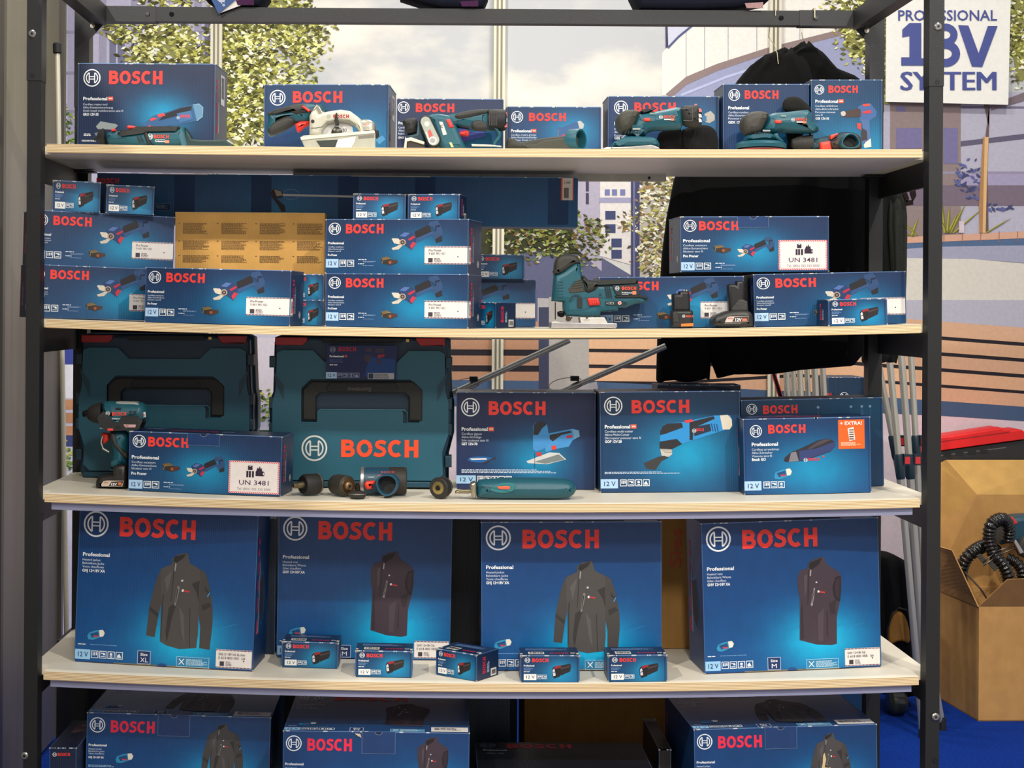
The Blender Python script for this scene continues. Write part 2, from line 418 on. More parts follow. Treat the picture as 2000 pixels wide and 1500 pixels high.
# ------------------------------------------------------------------ setting
WY = 2.45                      # wall plane
mb = MB(); mb.box(-3.2, 3.6, -4.6, WY, -.02, 0, (5, 44, 124), 'carpet'); mb.box(-3.2, 3.6, -4.6, -.75, 0, .003, (214, 200, 176), 'laminate'); struct(mb, 'floor')  # pale front strip, out of view, added to bounce light under the shelves
mb = MB(); mb.box(-3.2, 3.6, WY, WY + .04, 0, 3.4, (200, 200, 196), 'sky_print'); wall = struct(mb, 'wall_back')
# the printed picture on the wall (flat print, drawn where it hangs)
mb = MB()
class Wall(Sheet):
    def w(s, x, y, L): a = P(x, y, WY); return Vector((a[0], WY - .0008 * L, a[1]))
S = Wall(mb, (0, 0, 0), m='print')
LIL = (172, 168, 190)
S.poly([(60, -80), (420, -80), (425, 60), (425, 700), (60, 700)], (176, 172, 192), 1)
for x in range(70, 420, 62): S.rect(x, -60, x+14, 500, (150, 146, 168), 2); S.rect(x+20, 20, x+50, 130, (112, 112, 134), 2); S.rect(x+20, 160, x+50, 270, (196, 192, 208), 2); S.rect(x+33, 20, x+36, 270, (180, 178, 196), 3)
for y in (60, 140, 215): S.rect(60, y, 425, y+5, (132, 128, 150), 3)
S.poly([(60, 640), (540, 640), (540, 1300), (60, 1300)], (200, 198, 214), 1)
S.rect(60, 640, 150, 712, (62, 74, 150), 2); S.rect(60, 712, 150, 778, (222, 220, 226), 2)
for y in range(780, 850, 26): S.rect(60, y, 150, y+20, (196, 140, 104), 2)
S.rect(60, 850, 150, 872, (60, 70, 120), 2)
S.rect(480, 660, 540, 780, (214, 206, 214), 2); S.rect(480, 840, 540, 960, (28, 66, 40), 3)
# curved modern building
S.poly([(1300, -60), (1760, -60), (1760, 40), (1640, 60), (1500, 95), (1400, 127), (1340, 152), (1302, 186), (1293, 186), (1293, 104), (1303, 92)], (226, 222, 214), 1)
S.poly([(1299, 30), (1303, 30), (1305, 90), (1300, 95)], (70, 66, 90), 3)
S.poly([(1303, 50), (1352, 50), (1325, 72), (1305, 92)], (198, 200, 214), 2); S.stroke([(1352, 50), (1325, 72), (1304, 94)], 4, (84, 90, 130), 3)
for x in (1340, 1376, 1422, 1478, 1562): S.stroke([(x, 20), (x, 150 - (x-1340)*.28)], 1.6, (170, 166, 176), 2)
band = [(1300, 186), (1340, 152), (1400, 127), (1500, 95), (1640, 60), (1760, 40)]
S.poly([(1300, 184), (1340, 150), (1400, 125), (1500, 93), (1640, 58), (1760, 38), (1760, 48), (1640, 70), (1500, 105), (1400, 139), (1340, 166), (1312, 190)], (140, 122, 120), 3)
S.poly([(1312, 190), (1340, 166), (1400, 139), (1500, 105), (1640, 70), (1760, 48), (1760, 330), (1300, 330), (1300, 190)], (150, 154, 184), 2)
S.stroke([(1330, 186), (1420, 150), (1520, 118)], 5, (176, 182, 214), 3)
# lilac building to the right
S.rect(1725, 180, 2080, 470, (176, 172, 188), 2); S.rect(1738, 196, 1876, 470, (140, 124, 122), 3)
for (a, b, c_, d) in ((1750, 250, 1800, 290), (1842, 250, 1870, 320), (1750, 208, 1768, 218), (1842, 290, 1862, 306)): S.rect(a, b, c_, d, (118, 112, 150), 4)
S.rect(1876, 208, 2080, 212, (112, 106, 130), 4); S.poly([(1876, 276), (2080, 252), (2080, 262), (1876, 286)], (96, 92, 112), 4)
S.rect(1840, 335, 2080, 340, (146, 138, 160), 4); S.rect(1738, 362, 2080, 402, (118, 104, 118), 4); S.rect(1876, 340, 2080, 362, (158, 150, 178), 4)
S.poly([(1935, 205), (1975, 190), (2080, 150), (2080, 170), (1990, 200), (1935, 216)], (120, 106, 112), 5)
S.poly([(1920, 200), (1932, 200), (1926, 250), (1917, 330), (1914, 452), (1930, 452), (1928, 330), (1931, 250)], (104, 88, 84), 5)
S.poly([(1921, 268), (1930, 268), (1927, 340), (1924, 455), (1911, 455), (1914, 360)], (214, 172, 122), 6)
S.poly([(1912, 455), (1911, 400), (1915, 330), (1919, 268), (1922, 268), (1918, 455)], (168, 126, 84), 7)
# planter, pool wall, stone
S.poly([(1560, 470), (1770, 463), (2080, 448), (2080, 462), (1770, 475), (1560, 482)], (206, 160, 136), 4)
for x in range(1770, 2080, 36): S.rect(x, 452, x+1.5, 474, (150, 110, 92), 5)
S.poly([(1560, 482), (1770, 475), (2080, 461), (2080, 482), (1830, 482), (1560, 500)], (82, 104, 136), 3)
S.poly([(1560, 500), (1830, 482), (2080, 478), (2080, 520), (1900, 506), (1770, 505), (1560, 515)], (158, 158, 178), 3)
S.poly([(1560, 515), (1770, 504), (1900, 506), (2080, 522), (2080, 590), (1560, 590)], (210, 204, 192), 3)
S.rect(1560, 586, 2080, 640, (176, 174, 186), 3)
# bench slats
for i, (a, b) in enumerate(((628, 657), (664, 688), (695, 719), (726, 751), (757, 784))):
    for x0, x1 in ((1150, 1300), (1300, 1560), (1560, 2080)):
        f = lambda x: (x-1838)*.075 if x > 1500 else (x - 1500)*.012 - 25 + 22
        c = (208 + (i*7) % 11, 166 + (i*5) % 9, 134)
        if x0 >= 1150: S.poly([(x0, a+f(x0)), (x1, a+f(x1)), (x1, b+f(x1)), (x0, b+f(x0))], c, 4)
    S.poly([(560, a-2), (1052, a), (1052, b-5), (560, b-7)], (176, 132, 104), 4)
S.rect(560, 600, 2080, 640, (96, 84, 84), 2)
S.poly([(560, 640), (2080, 630), (2080, 815), (560, 790)], (40, 36, 42), 3)
S.poly([(560, 738), (1150, 745), (1560, 765), (1838, 783), (2080, 800), (2080, 828), (1838, 812), (1560, 800), (560, 790)], (70, 92, 122), 5)
S.poly([(560, 785), (1560, 796), (1838, 808), (2080, 822), (2080, 1330), (560, 1330)], (214, 198, 204), 4)
S.rect(1052, 600, 1072, 770, (62, 66, 88), 5); S.rect(1072, 580, 1150, 775, (166, 160, 154), 5); S.poly([(1072, 770), (1165, 745), (1175, 790), (1072, 790)], (150, 146, 150), 6)
# middle distance: hedge, slope, white house, trees
S.rect(940, 330, 1140, 520, (56, 58, 40), 1); S.poly([(940, 500), (1050, 492), (1170, 500), (1245, 545), (1330, 560), (1330, 640), (940, 640)], (92, 94, 122), 2)
S.poly([(1050, 582), (1180, 586), (1300, 600), (1300, 660), (1050, 660)], (170, 165, 166), 3)
S.poly([(1120, 330), (1175, 330), (1175, 530), (1120, 480)], (168, 162, 178), 2)
for y in (360, 385): S.rect(1144, y-8, 1150, y+14, (70, 64, 84), 3)
S.poly([(1172, 330), (1250, 330), (1250, 522), (1172, 500)], (214, 208, 204), 3)
for x in (1186, 1200, 1216): S.rect(x-5, 370, x+5, 382, (112, 118, 160), 4)
S.rect(1170, 386, 1236, 396, (150, 148, 176), 4)
for x, y in ((1190, 420), (1190, 446), (1202, 474), (1202, 496)): S.rect(x-8, y-8, x+12, y+9, (66, 72, 108), 4)
S.rect(1232, 330, 1249, 560, (66, 68, 98), 6); S.rect(1236, 330, 1240, 560, (104, 106, 140), 7)
S.rect(1249, 330, 1420, 545, (176, 170, 158), 2)
# dark canopies under the leaves
def blob(cx, cy, rx, ry, c, seed, L=4):
    rnd = random.Random(seed); n = 60; S.poly([(cx + rx*(1 + .16*math.sin(5*t/n*6.283+seed) + rnd.uniform(-.12, .12))*math.cos(t/n*6.283), cy + ry*(1 + .13*math.sin(4*t/n*6.283) + rnd.uniform(-.12, .12))*math.sin(t/n*6.283)) for t in range(n)], c, L)
for i, (x, y, rx, ry) in enumerate(((330, 110, 70, 55), (500, 20, 80, 70), (495, 190, 80, 85), (385, 230, 35, 45), (460, 90, 40, 130))): blob(x, y, rx, ry, (134, 132, 84), i)
for i, (x, y, rx, ry) in enumerate(((1690, 50, 50, 60), (1720, 140, 30, 45), (2000, 50, 30, 100))): blob(x, y, rx, ry, (134, 132, 78), i + 9)
def leaves(regs, n, cols, smin, smax, seed, L=5):
    rnd = random.Random(seed)
    for _ in range(n):
        (cx, cy, rx, ry) = rnd.choices(regs, weights=[r[2]*r[3] for r in regs])[0]
        a = rnd.uniform(0, 6.283); q = math.sqrt(rnd.random()) * rnd.uniform(.7, 1.08)
        x = cx + rx*q*math.cos(a); y = cy + ry*q*math.sin(a); s_ = rnd.uniform(smin, smax); t = rnd.uniform(-1, 1)
        dx, dy = math.cos(t)*s_, math.sin(t)*s_; ex, ey = -dy*.45, dx*.45
        S.put([(x-dx, y-dy), (x-ex, y-ey), (x+dx, y+dy), (x+ex, y+ey)], [(0, 1, 2, 3)], rnd.choice(cols), L + rnd.random()*2, 'foliage_print')
LC = [(78, 78, 44), (104, 98, 54), (92, 100, 44), (150, 148, 70), (64, 60, 38), (240, 236, 206), (226, 226, 150), (176, 174, 84), (206, 204, 120), (142, 140, 62), (98, 98, 48), (226, 224, 168), (72, 74, 40), (188, 190, 104), (222, 222, 214), (120, 116, 60)]
leaves([(330, 120, 100, 85), (520, 30, 95, 95), (495, 190, 110, 115), (590, 70, 55, 45), (255, 60, 60, 30), (385, 230, 60, 70), (330, -10, 80, 40), (460, 100, 60, 180)], 4600, LC, 3, 8.5, 4)
leaves([(240, 60, 45, 22), (560, 250, 40, 25), (590, 60, 70, 80), (590, 140, 40, 60)], 420, [(110, 112, 60), (150, 150, 76), (84, 84, 50), (196, 196, 120)], 3, 7, 44)
leaves([(1690, 60, 60, 85), (1720, 150, 45, 60), (1640, 10, 40, 60), (1990, 60, 35, 110)], 1100, LC, 3, 7, 5)
leaves([(1030, 460, 90, 55), (1130, 470, 60, 60)], 700, [(96, 110, 52), (60, 66, 34), (134, 142, 70), (48, 50, 34), (170, 170, 150), (110, 90, 50)], 3, 7, 6)
leaves([(1290, 410, 50, 130), (1230, 430, 25, 30), (1270, 500, 40, 60)], 900, [(170, 164, 84), (210, 206, 170), (110, 104, 60), (150, 120, 80), (228, 222, 210), (80, 76, 60)], 3, 7, 8)
leaves([(130, 250, 26, 50), (125, 900, 30, 40), (520, 800, 30, 40)], 260, [(120, 150, 60), (70, 100, 40), (190, 190, 90), (40, 60, 30)], 3, 6, 9)
for (x, y, dx, dy) in ((1845, 455, -7, -66), (1850, 455, 4, -54), (1856, 455, 30, -60), (1848, 455, -14, -30), (1862, 455, 56, -48), (1790, 460, -40, -40), (1780, 462, 12, -36), (1925, 455, 50, -30), (1852, 455, 18, -40), (1784, 462, -60, -24)):
    S.poly([(x-3, y), (x+3, y), (x+dx*.6+2.5, y+dy*.6), (x+dx, y+dy), (x+dx*.6-2.5, y+dy*.6)], (168, 160, 70), 7)
    S.poly([(x, y), (x+2.5, y), (x+dx*.6+2, y+dy*.6), (x+dx, y+dy)], (110, 110, 48), 8)
S.rect(1872, 432, 1882, 455, (206, 190, 196), 8)
leaves([(1893, 350, 30, 45), (1950, 405, 30, 10)], 60, [(92, 98, 150), (70, 74, 110)], 4, 8, 3)
mural = mb.build('wall_print', wall); mural['label'] = 'printed picture of trees, sky, buildings and wooden benches'
# white printed sign on the wall
sg = MB(); C4 = [(1731, -60), (1974, -50), (1968, 205), (1729, 199)]; pts = [P3(x, y, WY - .03) for x, y in C4]; sg.slab(pts[::-1], .006, (232, 230, 222), 'paper')
T_ = Sheet(sg, (0, 0, 0), m='paper'); T_.w = lambda x, y, L_: Vector((P(x, y, WY - .037)[0], WY - .0385 - .0004*L_, P(x, y, WY - .037)[1]))
BL = (66, 76, 140); T_.text('PROFESSIONAL', 1754, 40, 20, BL, .012, 193, 1); [T_.text('SYSTEM', 1758 + q_, 176, 36, BL, 0, 185, 1 + q_*.3) for q_ in (0, 1.5, 3)]
T_.poly([(1762, 58), (1776, 45), (1799, 45), (1799, 114), (1814, 114), (1814, 128), (1760, 128), (1760, 112), (1776, 112), (1776, 70), (1762, 73)], BL, 1)
T_.arc(1846, 68, 17, 15, 0, 360, 14, BL, 1); T_.arc(1846, 105, 21, 18, 0, 360, 16, BL, 1); T_.poly([(1871, 49), (1891, 50), (1911, 104), (1929, 51), (1948, 51), (1918, 131), (1898, 130)], BL, 1)
so = sg.build('sign'); tagit(so, 'white wall sign with large blue 18V lettering, right of the rack', 'sign')
# aluminium profiles between the wall panels
for i, px in enumerate((421, 972, 1509)):
    mb = MB(); a = P(px, 600, WY)[0]
    mb.box(a-.021, a+.021, WY-.028, WY-.008, 0, 3.4, (214, 208, 186), 'paper')
    for q in (-.011, .004): mb.box(a+q, a+q+.007, WY-.0295, WY-.027, 0, 3.4, (120, 114, 96), 'brushed')
    struct(mb, 'trim_%d' % (i+1))
# metal partition left of the rack
mb = MB()
X0 = -1.275
for i in range(9):
    y = -1.6 + i*.345; mb.box(X0-.03, X0, y, y+.335, .02, 2.55, ((112, 104, 92), (128, 120, 108), (98, 92, 84))[i % 3], 'brushed')
    mb.box(X0-.005, X0+.012, y+.325, y+.35, .02, 2.55, (84, 80, 74), 'brushed')
struct(mb, 'wall_left')
# leaning pole with a black cap, left, behind the rack
e = empty('tall_pole', tuple(P3(131, 1000, 1.35)) , 'thin pale metal pole with black cap left of rack', 'pole')
b0 = P3(134, 605 + F*CZ/4.75, 1.25); t0 = P3(112, 97, 1.25); e.location = b0
mb = MB(); mb.tube([b0, t0], .0075, (206, 200, 182), 'brushed', seg=12); mb.build('shaft', e, loc=b0)
d = (t0 - b0).normalized(); mb = MB(); mb.lathe(t0 - d*.012, t0 + d*.02, [(0, .010), (.1, .013), (.9, .013), (1, .010)], BLK, 'rubber'); mb.build('end_cap', e, loc=b0)

# ------------------------------------------------------------------ the rack
XL, XR = P(50, 700, 0)[0], P(1839, 700, 0)[0]
rack = empty('storage_rack', ((XL+XR)/2, .25, 0), 'wide black steel display rack with five plywood shelves', 'shelving rack')
RL = tuple(rack.location)
DK = (18, 18, 19); RD = .5
def post(x0, x1, y0, y1, name='upright_post'):
    mb = MB(); mb.box(x0, x1, y0, y1, .0, 2.16, DK, 'steel')
    # sleeve joint, bolt and holes on the face
    mb.box(x0-.0012, x1+.0012, y0-.0018, y1+.001, 1.844, 2.16, (26, 26, 28), 'steel')
    o = mb.build(name, rack, loc=RL)
    return o
pl = post(XL, XL+.030, 0, .040); pr = post(XR-.030, XR, 0, .040)
rl = P(150, 700, RD)[0]; rr = P(1714, 700, RD)[0]
post(rl, rl+.034, RD-.04, RD); post(rr-.034, rr, RD-.04, RD)
for pxp, pyp, hole in ((63, 66, 0), (63, 147, 1), (1832, 52, 0), (1831, 160, 1), (48, 1476, 0), (1827, 1400, 0), (1828, 1486, 1)):
    q = P3(pxp, pyp, -.002); mb = MB()
    if hole: mb.lathe(q, q + Vector((0, -.0006, 0)), [(0, .0055), (1, .0055)], (4, 4, 5), 'rubber', 16); mb.build('post_hole', rack, loc=RL)
    else:
        mb.lathe(q, q + Vector((0, -.004, 0)), [(0, .0085), (.5, .0085), (1, .006)], (150, 150, 148), 'metal', 18)
        mb.lathe(q + Vector((0, -.004, 0)), q + Vector((0, -.0046, 0)), [(0, .0032), (1, .0032)], (10, 10, 10), 'rubber', 6); mb.build('bolt', rack, loc=RL)
# shelves: laminated plywood boards that sag a little
BT = .0185
def board(n):
    mb = MB(); N = 28; yb, yf = RD - .005, -.004
    xs = [(-HALFW + .002) + (2*HALFW - .004) * i / N for i in range(N+1)]
    off = 0
    tp = [(x, yf, sz(n, x)) for x in xs] + [(x, yb, sz(n, x)) for x in xs]
    mb.add(tp, [(i, i+1, i+N+2, i+N+1) for i in range(N)], (236, 228, 208), 'laminate')
    bt = [(x, y, z - BT) for x, y, z in tp]; mb.add(bt, [(i, i+N+1, i+N+2, i+1) for i in range(N)], (222, 216, 214), 'laminate')
    f0 = len(mb.f)
    mb.add([tp[i] for i in range(N+1)] + [bt[i] for i in range(N+1)], [(i, i+N+1, i+N+2, i+1) for i in range(N)], WHITE, 'plywood_edge')
    mb.add([tp[N+1+i] for i in range(N+1)] + [bt[N+1+i] for i in range(N+1)], [(i, i+1, i+N+2, i+N+1) for i in range(N)], WHITE, 'plywood_edge')
    for e_ in (0, N): mb.add([tp[e_], tp[e_+N+1], bt[e_+N+1], bt[e_]], [(0, 1, 2, 3)], WHITE, 'plywood_edge')
    for sx in (-1, 1):
        a, b = sorted((sx*(HALFW-.002), sx*.992)); z = sz(n, HALFW)
        mb.box(a, b, .044, RD-.044, z-BT, z, (236, 228, 208), 'laminate')
    o = mb.build('shelf_board', None, smooth=0)
    me = o.data; uvl = me.uv_layers.new(name='UVMap')
    for p in me.polygons:
        for li in p.loop_indices:
            co = me.vertices[me.loops[li].vertex_index].co
            uvl.data[li].uv = (co.x, (sz(n, co.x) - co.z) / BT)
    for v in me.vertices: v.co -= Vector(RL)
    o.parent = rack; return o
for n in (1, 2, 3, 4, 5): board(n)
# side rails under every shelf, both ends
for n in (1, 2, 3, 4, 5):
    z = SH[n][0] - BT - .001
    for sx in (-1, 1):
        x = sx*.990; mb = MB(); a, b = (x-.004, x+.004)
        mb.box(a, b, .041, RD-.041, z-.056, z, DK, 'steel'); mb.box(min(x, x-sx*.05), max(x, x-sx*.05), RD-.085, RD-.045, z-.006, z-.0025, DK, 'steel')
        mb.build('side_rail', rack, loc=RL)
# grey front rails of the two lower shelves
def sagbar(n, x0, x1, y0, y1, dz, h, col, m, name, holes=()):
    mb = MB(); N = 24
    xs = [x0 + (x1-x0)*i/N for i in range(N+1)]; vs = []
    for (yy, q) in ((y0, dz), (y1, dz), (y1, dz+h), (y0, dz+h)):
        vs += [(x, yy, sz(n, x) - BT - q) for x in xs]
    fs = []
    for k in range(4):
        k2 = (k+1) % 4
        fs += [(k*(N+1)+i, k*(N+1)+i+1, k2*(N+1)+i+1, k2*(N+1)+i) for i in range(N)]
    fs += [tuple(k*(N+1) for k in range(4)), tuple(k*(N+1)+N for k in range(4))][0:2]
    mb.add(vs, fs, col, m)
    for hx in holes:
        z = sz(n, hx) - BT - dz - h*.5; mb.lathe((hx, y0, z), (hx, y0-.0012, z), [(0, .0035), (1, .0035)], (12, 12, 12), 'rubber', 12)
    return mb.build(name, rack, loc=RL)
for n in (3, 4): sagbar(n, -.94, .94, .006, .03, .0003, .0165, (138, 140, 168), 'laminate', 'front_rail')
hx = lambda px, Y: P(px, 340, Y)[0]
sagbar(1, hx(573, .44), hx(1300, .44), .43, .45, .0003, .016, (176, 172, 158), 'brushed', 'stiffener_bar', [hx(606, .43), hx(938, .43), hx(1268, .43)])
sagbar(2, hx(640, .44), hx(1292, .44), .43, .45, .0003, .011, (196, 192, 182), 'brushed', 'stiffener_bar', [hx(932, .43), hx(1260, .43)])
# top frame: rear beam, two side beams, gussets
zt = P(1000, 18, RD-.04)[1]
mb = MB(); mb.box(rl+.03, rr-.03, RD-.038, RD-.004, zt-.0345, zt+.001, DK, 'steel')
mb.box(rl+.03, P(310, 20, RD)[0], RD-.0395, RD-.002, zt-.036, zt+.0025, (28, 28, 30), 'steel'); mb.box(P(1555, 40, RD)[0], rr-.03, RD-.0395, RD-.002, zt-.036, zt+.0025, (28, 28, 30), 'steel')
for px in (288, 335, 1526, 1594):
    X = P(px, 30, RD-.04)[0]; mb.lathe((X, RD-.0395, zt-.017), (X, RD-.043 if px in (288, 1594) else RD-.0402, zt-.017), [(0, .006), (1, .005)], (14, 14, 16) if px in (335, 1526) else (80, 80, 80), 'metal', 16)
mb.build('top_beam', rack, loc=RL)
for sx, xx in ((-1, rl), (1, rr)):
    mb = MB(); x = -.955 if sx < 0 else .955
    a = sorted((x, x - sx*.034)); mb.box(a[0], a[1], .04, RD-.04, zt-.046, zt+.002, DK, 'steel'); mb.build('top_side_beam', rack, loc=RL)
    mb = MB(); X = xx + (.034 if sx < 0 else -.034); g = RD-.042
    mb.slab([(X, g, zt-.035), (X, g, zt-.13+.045), (X - sx*.045, g, zt-.035)], .003, DK, 'steel')
    c = Vector((X - sx*.010, g-.003, zt-.048)); mb.lathe(c, c + Vector((0, -.0012, 0)), [(0, .006), (1, .006)], (206, 200, 180), 'paper', 14)
    mb.build('corner_gusset', rack, loc=RL)
# ------------------------------------------------------------------ printed artwork
def rest(n, *xs): return max(sz(n, x) for x in xs) + .0006
CY = (10, 160, 205)
def art_pruner(S, ox, oy, k, fade=0, L=2):
    """secateurs, drawn from a 4x tracing with its own origin (1090, 395)"""
    p = lambda pts, c, l=0: S.poly(tf(pts, 1090, 395, k, ox, oy), c, L + l)
    p([(1380, 440), (1395, 408), (1455, 395), (1480, 430), (1500, 480), (1498, 560), (1450, 577), (1420, 520), (1400, 510), (1440, 480), (1430, 455)], (40, 72, 116))
    p([(1440, 548), (1492, 515), (1496, 562), (1450, 577)], (28, 30, 38), 1)
    p([(1440, 440), (1478, 432), (1480, 445), (1446, 455), (1450, 480), (1438, 484)], (16, 28, 58), 1)
    p([(1285, 520), (1410, 470), (1425, 500), (1300, 575), (1270, 560)], (44, 80, 128))
    p([(1275, 488), (1390, 432), (1412, 486), (1290, 540)], (30, 26, 32), 1)
    p([(1150, 550), (1140, 520), (1190, 484), (1245, 492), (1290, 515), (1290, 560), (1255, 635), (1205, 600), (1170, 585)], (30, 58, 104))
    p([(1155, 522), (1195, 492), (1240, 498), (1200, 530)], (78, 112, 172), 1)
    p([(1222, 548), (1272, 518), (1282, 532), (1236, 562)], (190, 40, 60), 2)
    p([(1240, 600), (1262, 568), (1290, 580), (1262, 622), (1252, 628)], (200, 48, 66), 2)
    p([(1092, 545), (1104, 540), (1148, 543), (1172, 575), (1150, 590), (1112, 580)], (216, 206, 190), 1)
    p([(1092, 620), (1130, 606), (1160, 590), (1180, 600), (1150, 630), (1104, 636)], (206, 196, 180), 1)
    x, y = (1181-1090)*k+ox, (573-395)*k+oy
    S.disc(x, y, 26*k, (176, 158, 140), L+2); S.disc(x, y, 17*k, (52, 40, 40), L+3); S.disc(x, y, 8*k, (150, 130, 110), L+4)
def art_packs(S, x, y, k):
    S.poly([(x, y+3*k), (x+14*k, y), (x+20*k, y+4*k), (x+18*k, y+17*k), (x+3*k, y+14*k)], (44, 36, 28), 2)
    S.poly([(x, y+3*k), (x+14*k, y), (x+20*k, y+4*k), (x+5*k, y+7*k)], (112, 92, 58), 3); S.stroke([(x+3*k, y+14*k), (x+4*k, y+7*k), (x+20*k, y+4*k)], .8*k, (170, 140, 84), 4)
    S.poly([(x+14*k, y+10*k), (x+20*k, y+6*k), (x+33*k, y+7*k), (x+34*k, y+12*k), (x+18*k, y+18*k)], (74, 44, 34), 4); S.disc(x+19*k, y+12*k, 3*k, (150, 84, 50), 5, n=10)
def art_battery(S, x, y, k, label=(206, 206, 210)):
    """stubby three-cell pack lying on its side, about 38 x 28 units"""
    S.poly([(x, y+8*k), (x+4*k, y+3*k), (x+17*k, y), (x+19*k, y+14*k), (x+15*k, y+24*k), (x+4*k, y+28*k), (x, y+22*k)], (24, 20, 24), 3)
    S.poly([(x+16*k, y+1*k), (x+36*k, y-3*k), (x+38*k, y+2*k), (x+36*k, y+13*k), (x+17*k, y+22*k)], (34, 28, 32), 3)
    S.poly([(x+17*k, y+6*k), (x+36*k, y+1*k), (x+37*k, y+3*k), (x+17*k, y+9*k)], (76, 60, 60), 4)
    S.poly([(x+4*k, y+3*k), (x+17*k, y), (x+18*k, y+5*k), (x+5*k, y+8*k)], (150, 36, 40), 4)
    S.poly([(x+1*k, y+10*k), (x+4*k, y+7*k), (x+6*k, y+13*k), (x+1*k, y+16*k)], label, 5); S.poly([(x+1*k, y+17*k), (x+6*k, y+15*k), (x+7*k, y+22*k), (x+2*k, y+23*k)], label, 5)
def adapter(S, x, y, k):
    S.poly([(x, y+14*k), (x+3*k, y+7*k), (x+16*k, y+2*k), (x+32*k, y), (x+36*k, y+6*k), (x+33*k, y+13*k), (x+12*k, y+21*k), (x+2*k, y+20*k)], (40, 140, 186), 2)
    S.poly([(x+24*k, y+1*k), (x+32*k, y), (x+36*k, y+6*k), (x+33*k, y+13*k), (x+26*k, y+14*k)], (226, 222, 208), 3)
    S.poly([(x+5*k, y+9*k), (x+22*k, y+4*k), (x+24*k, y+12*k), (x+10*k, y+17*k)], (18, 70, 120), 3); S.rect(x+13*k, y+12*k, x+23*k, y+15*k, (190, 60, 80), 4)
def words(S, x, y, lines, h, gap, w=None, col=(214, 224, 238), bold=0.):
    for i, t in enumerate(lines): S.text(t, x, y + i*gap, h, col, bold, None, 2)
def prof(S, x, y, wd, cap, badge=True):
    S.text('Professional', x, y, cap, WHITE, .028, wd, 2)
    if badge: S.rect(x + wd*1.03, y - cap*1.15, x + wd*1.24, y + cap*.1, (226, 90, 66), 2); S.rect(x + wd*1.06, y - cap*.75, x + wd*1.21, y - cap*.3, (240, 190, 170), 3)
def volt(S, x0, y0, x1, y1, col=(172, 206, 240), tc=(18, 44, 92)):
    S.rect(x0, y0, x1, y1, col, 2); h = (y1-y0)*.48; S.text('12 V', x0 + (x1-x0)*.2, y0 + (y1-y0)*.74, h, tc, .012, (x1-x0)*.66, 3)
def jacket(S, ox, oy, k, L=2, dark=(66, 62, 60)):
    p = lambda pts, c, l=0: S.poly(tf(pts, 860, 245, k/3, ox, oy), c, L + l)
    d2 = mixc(dark, (0, 0, 0), .28); lt = mixc(dark, (255, 255, 255), .12)
    p([(935, 345), (912, 400), (895, 470), (875, 560), (862, 725), (912, 732), (930, 610), (950, 500), (955, 400)], dark)
    p([(1150, 330), (1195, 350), (1215, 400), (1235, 480), (1248, 560), (1250, 640), (1238, 787), (1177, 780), (1178, 660), (1160, 560), (1140, 430)], dark)
    p([(935, 345), (1000, 312), (1002, 278), (1040, 255), (1088, 247), (1105, 305), (1165, 335), (1170, 420), (1165, 520), (1167, 700), (1160, 780), (1060, 792), (985, 775), (945, 755), (945, 560), (938, 460)], mixc(dark, (255, 255, 255), .04), 1)
    p([(1006, 298), (1012, 272), (1080, 252), (1066, 278), (1026, 306)], (32, 30, 30), 2)
    for pts in ([(1012, 310), (1018, 310), (1004, 525), (1000, 525)], [(1112, 560), (1116, 560), (1122, 782), (1117, 782)]): p(pts, d2, 2)
    for pts in ([(950, 500), (958, 480), (950, 740), (945, 740)], [(1120, 420), (1165, 400), (1165, 520), (1150, 470)], [(1180, 540), (1225, 520), (1240, 540), (1190, 570)], [(1195, 430), (1232, 470), (1228, 480), (1200, 460)], [(880, 560), (930, 600), (926, 620), (876, 580)], [(990, 560), (1040, 520), (1010, 620), (985, 760), (975, 700)]): p(pts, d2, 2)
    p([(960, 400), (1000, 350), (990, 420), (975, 480)], lt, 2); p([(1050, 550), (1080, 600), (1090, 760), (1070, 700)], lt, 2)
    p([(1018, 308), (1026, 312), (1020, 355), (1014, 350)], (150, 146, 140), 3)
    p([(1036, 440), (1046, 436), (1050, 446), (1030, 548), (1020, 548)], (128, 124, 118), 3); p([(1036, 452), (1043, 450), (1030, 530), (1026, 530)], (40, 38, 38), 4)
    p([(1058, 400), (1070, 400), (1068, 410), (1056, 410)], (200, 200, 196), 4)
    p([(1062, 456), (1072, 452), (1074, 466), (1063, 468)], WHITE, 4); p([(1074, 458), (1108, 462), (1107, 470), (1074, 466)], (206, 50, 50), 4)
    p([(1212, 486), (1226, 462), (1229, 468), (1216, 490)], (60, 150, 220), 4)
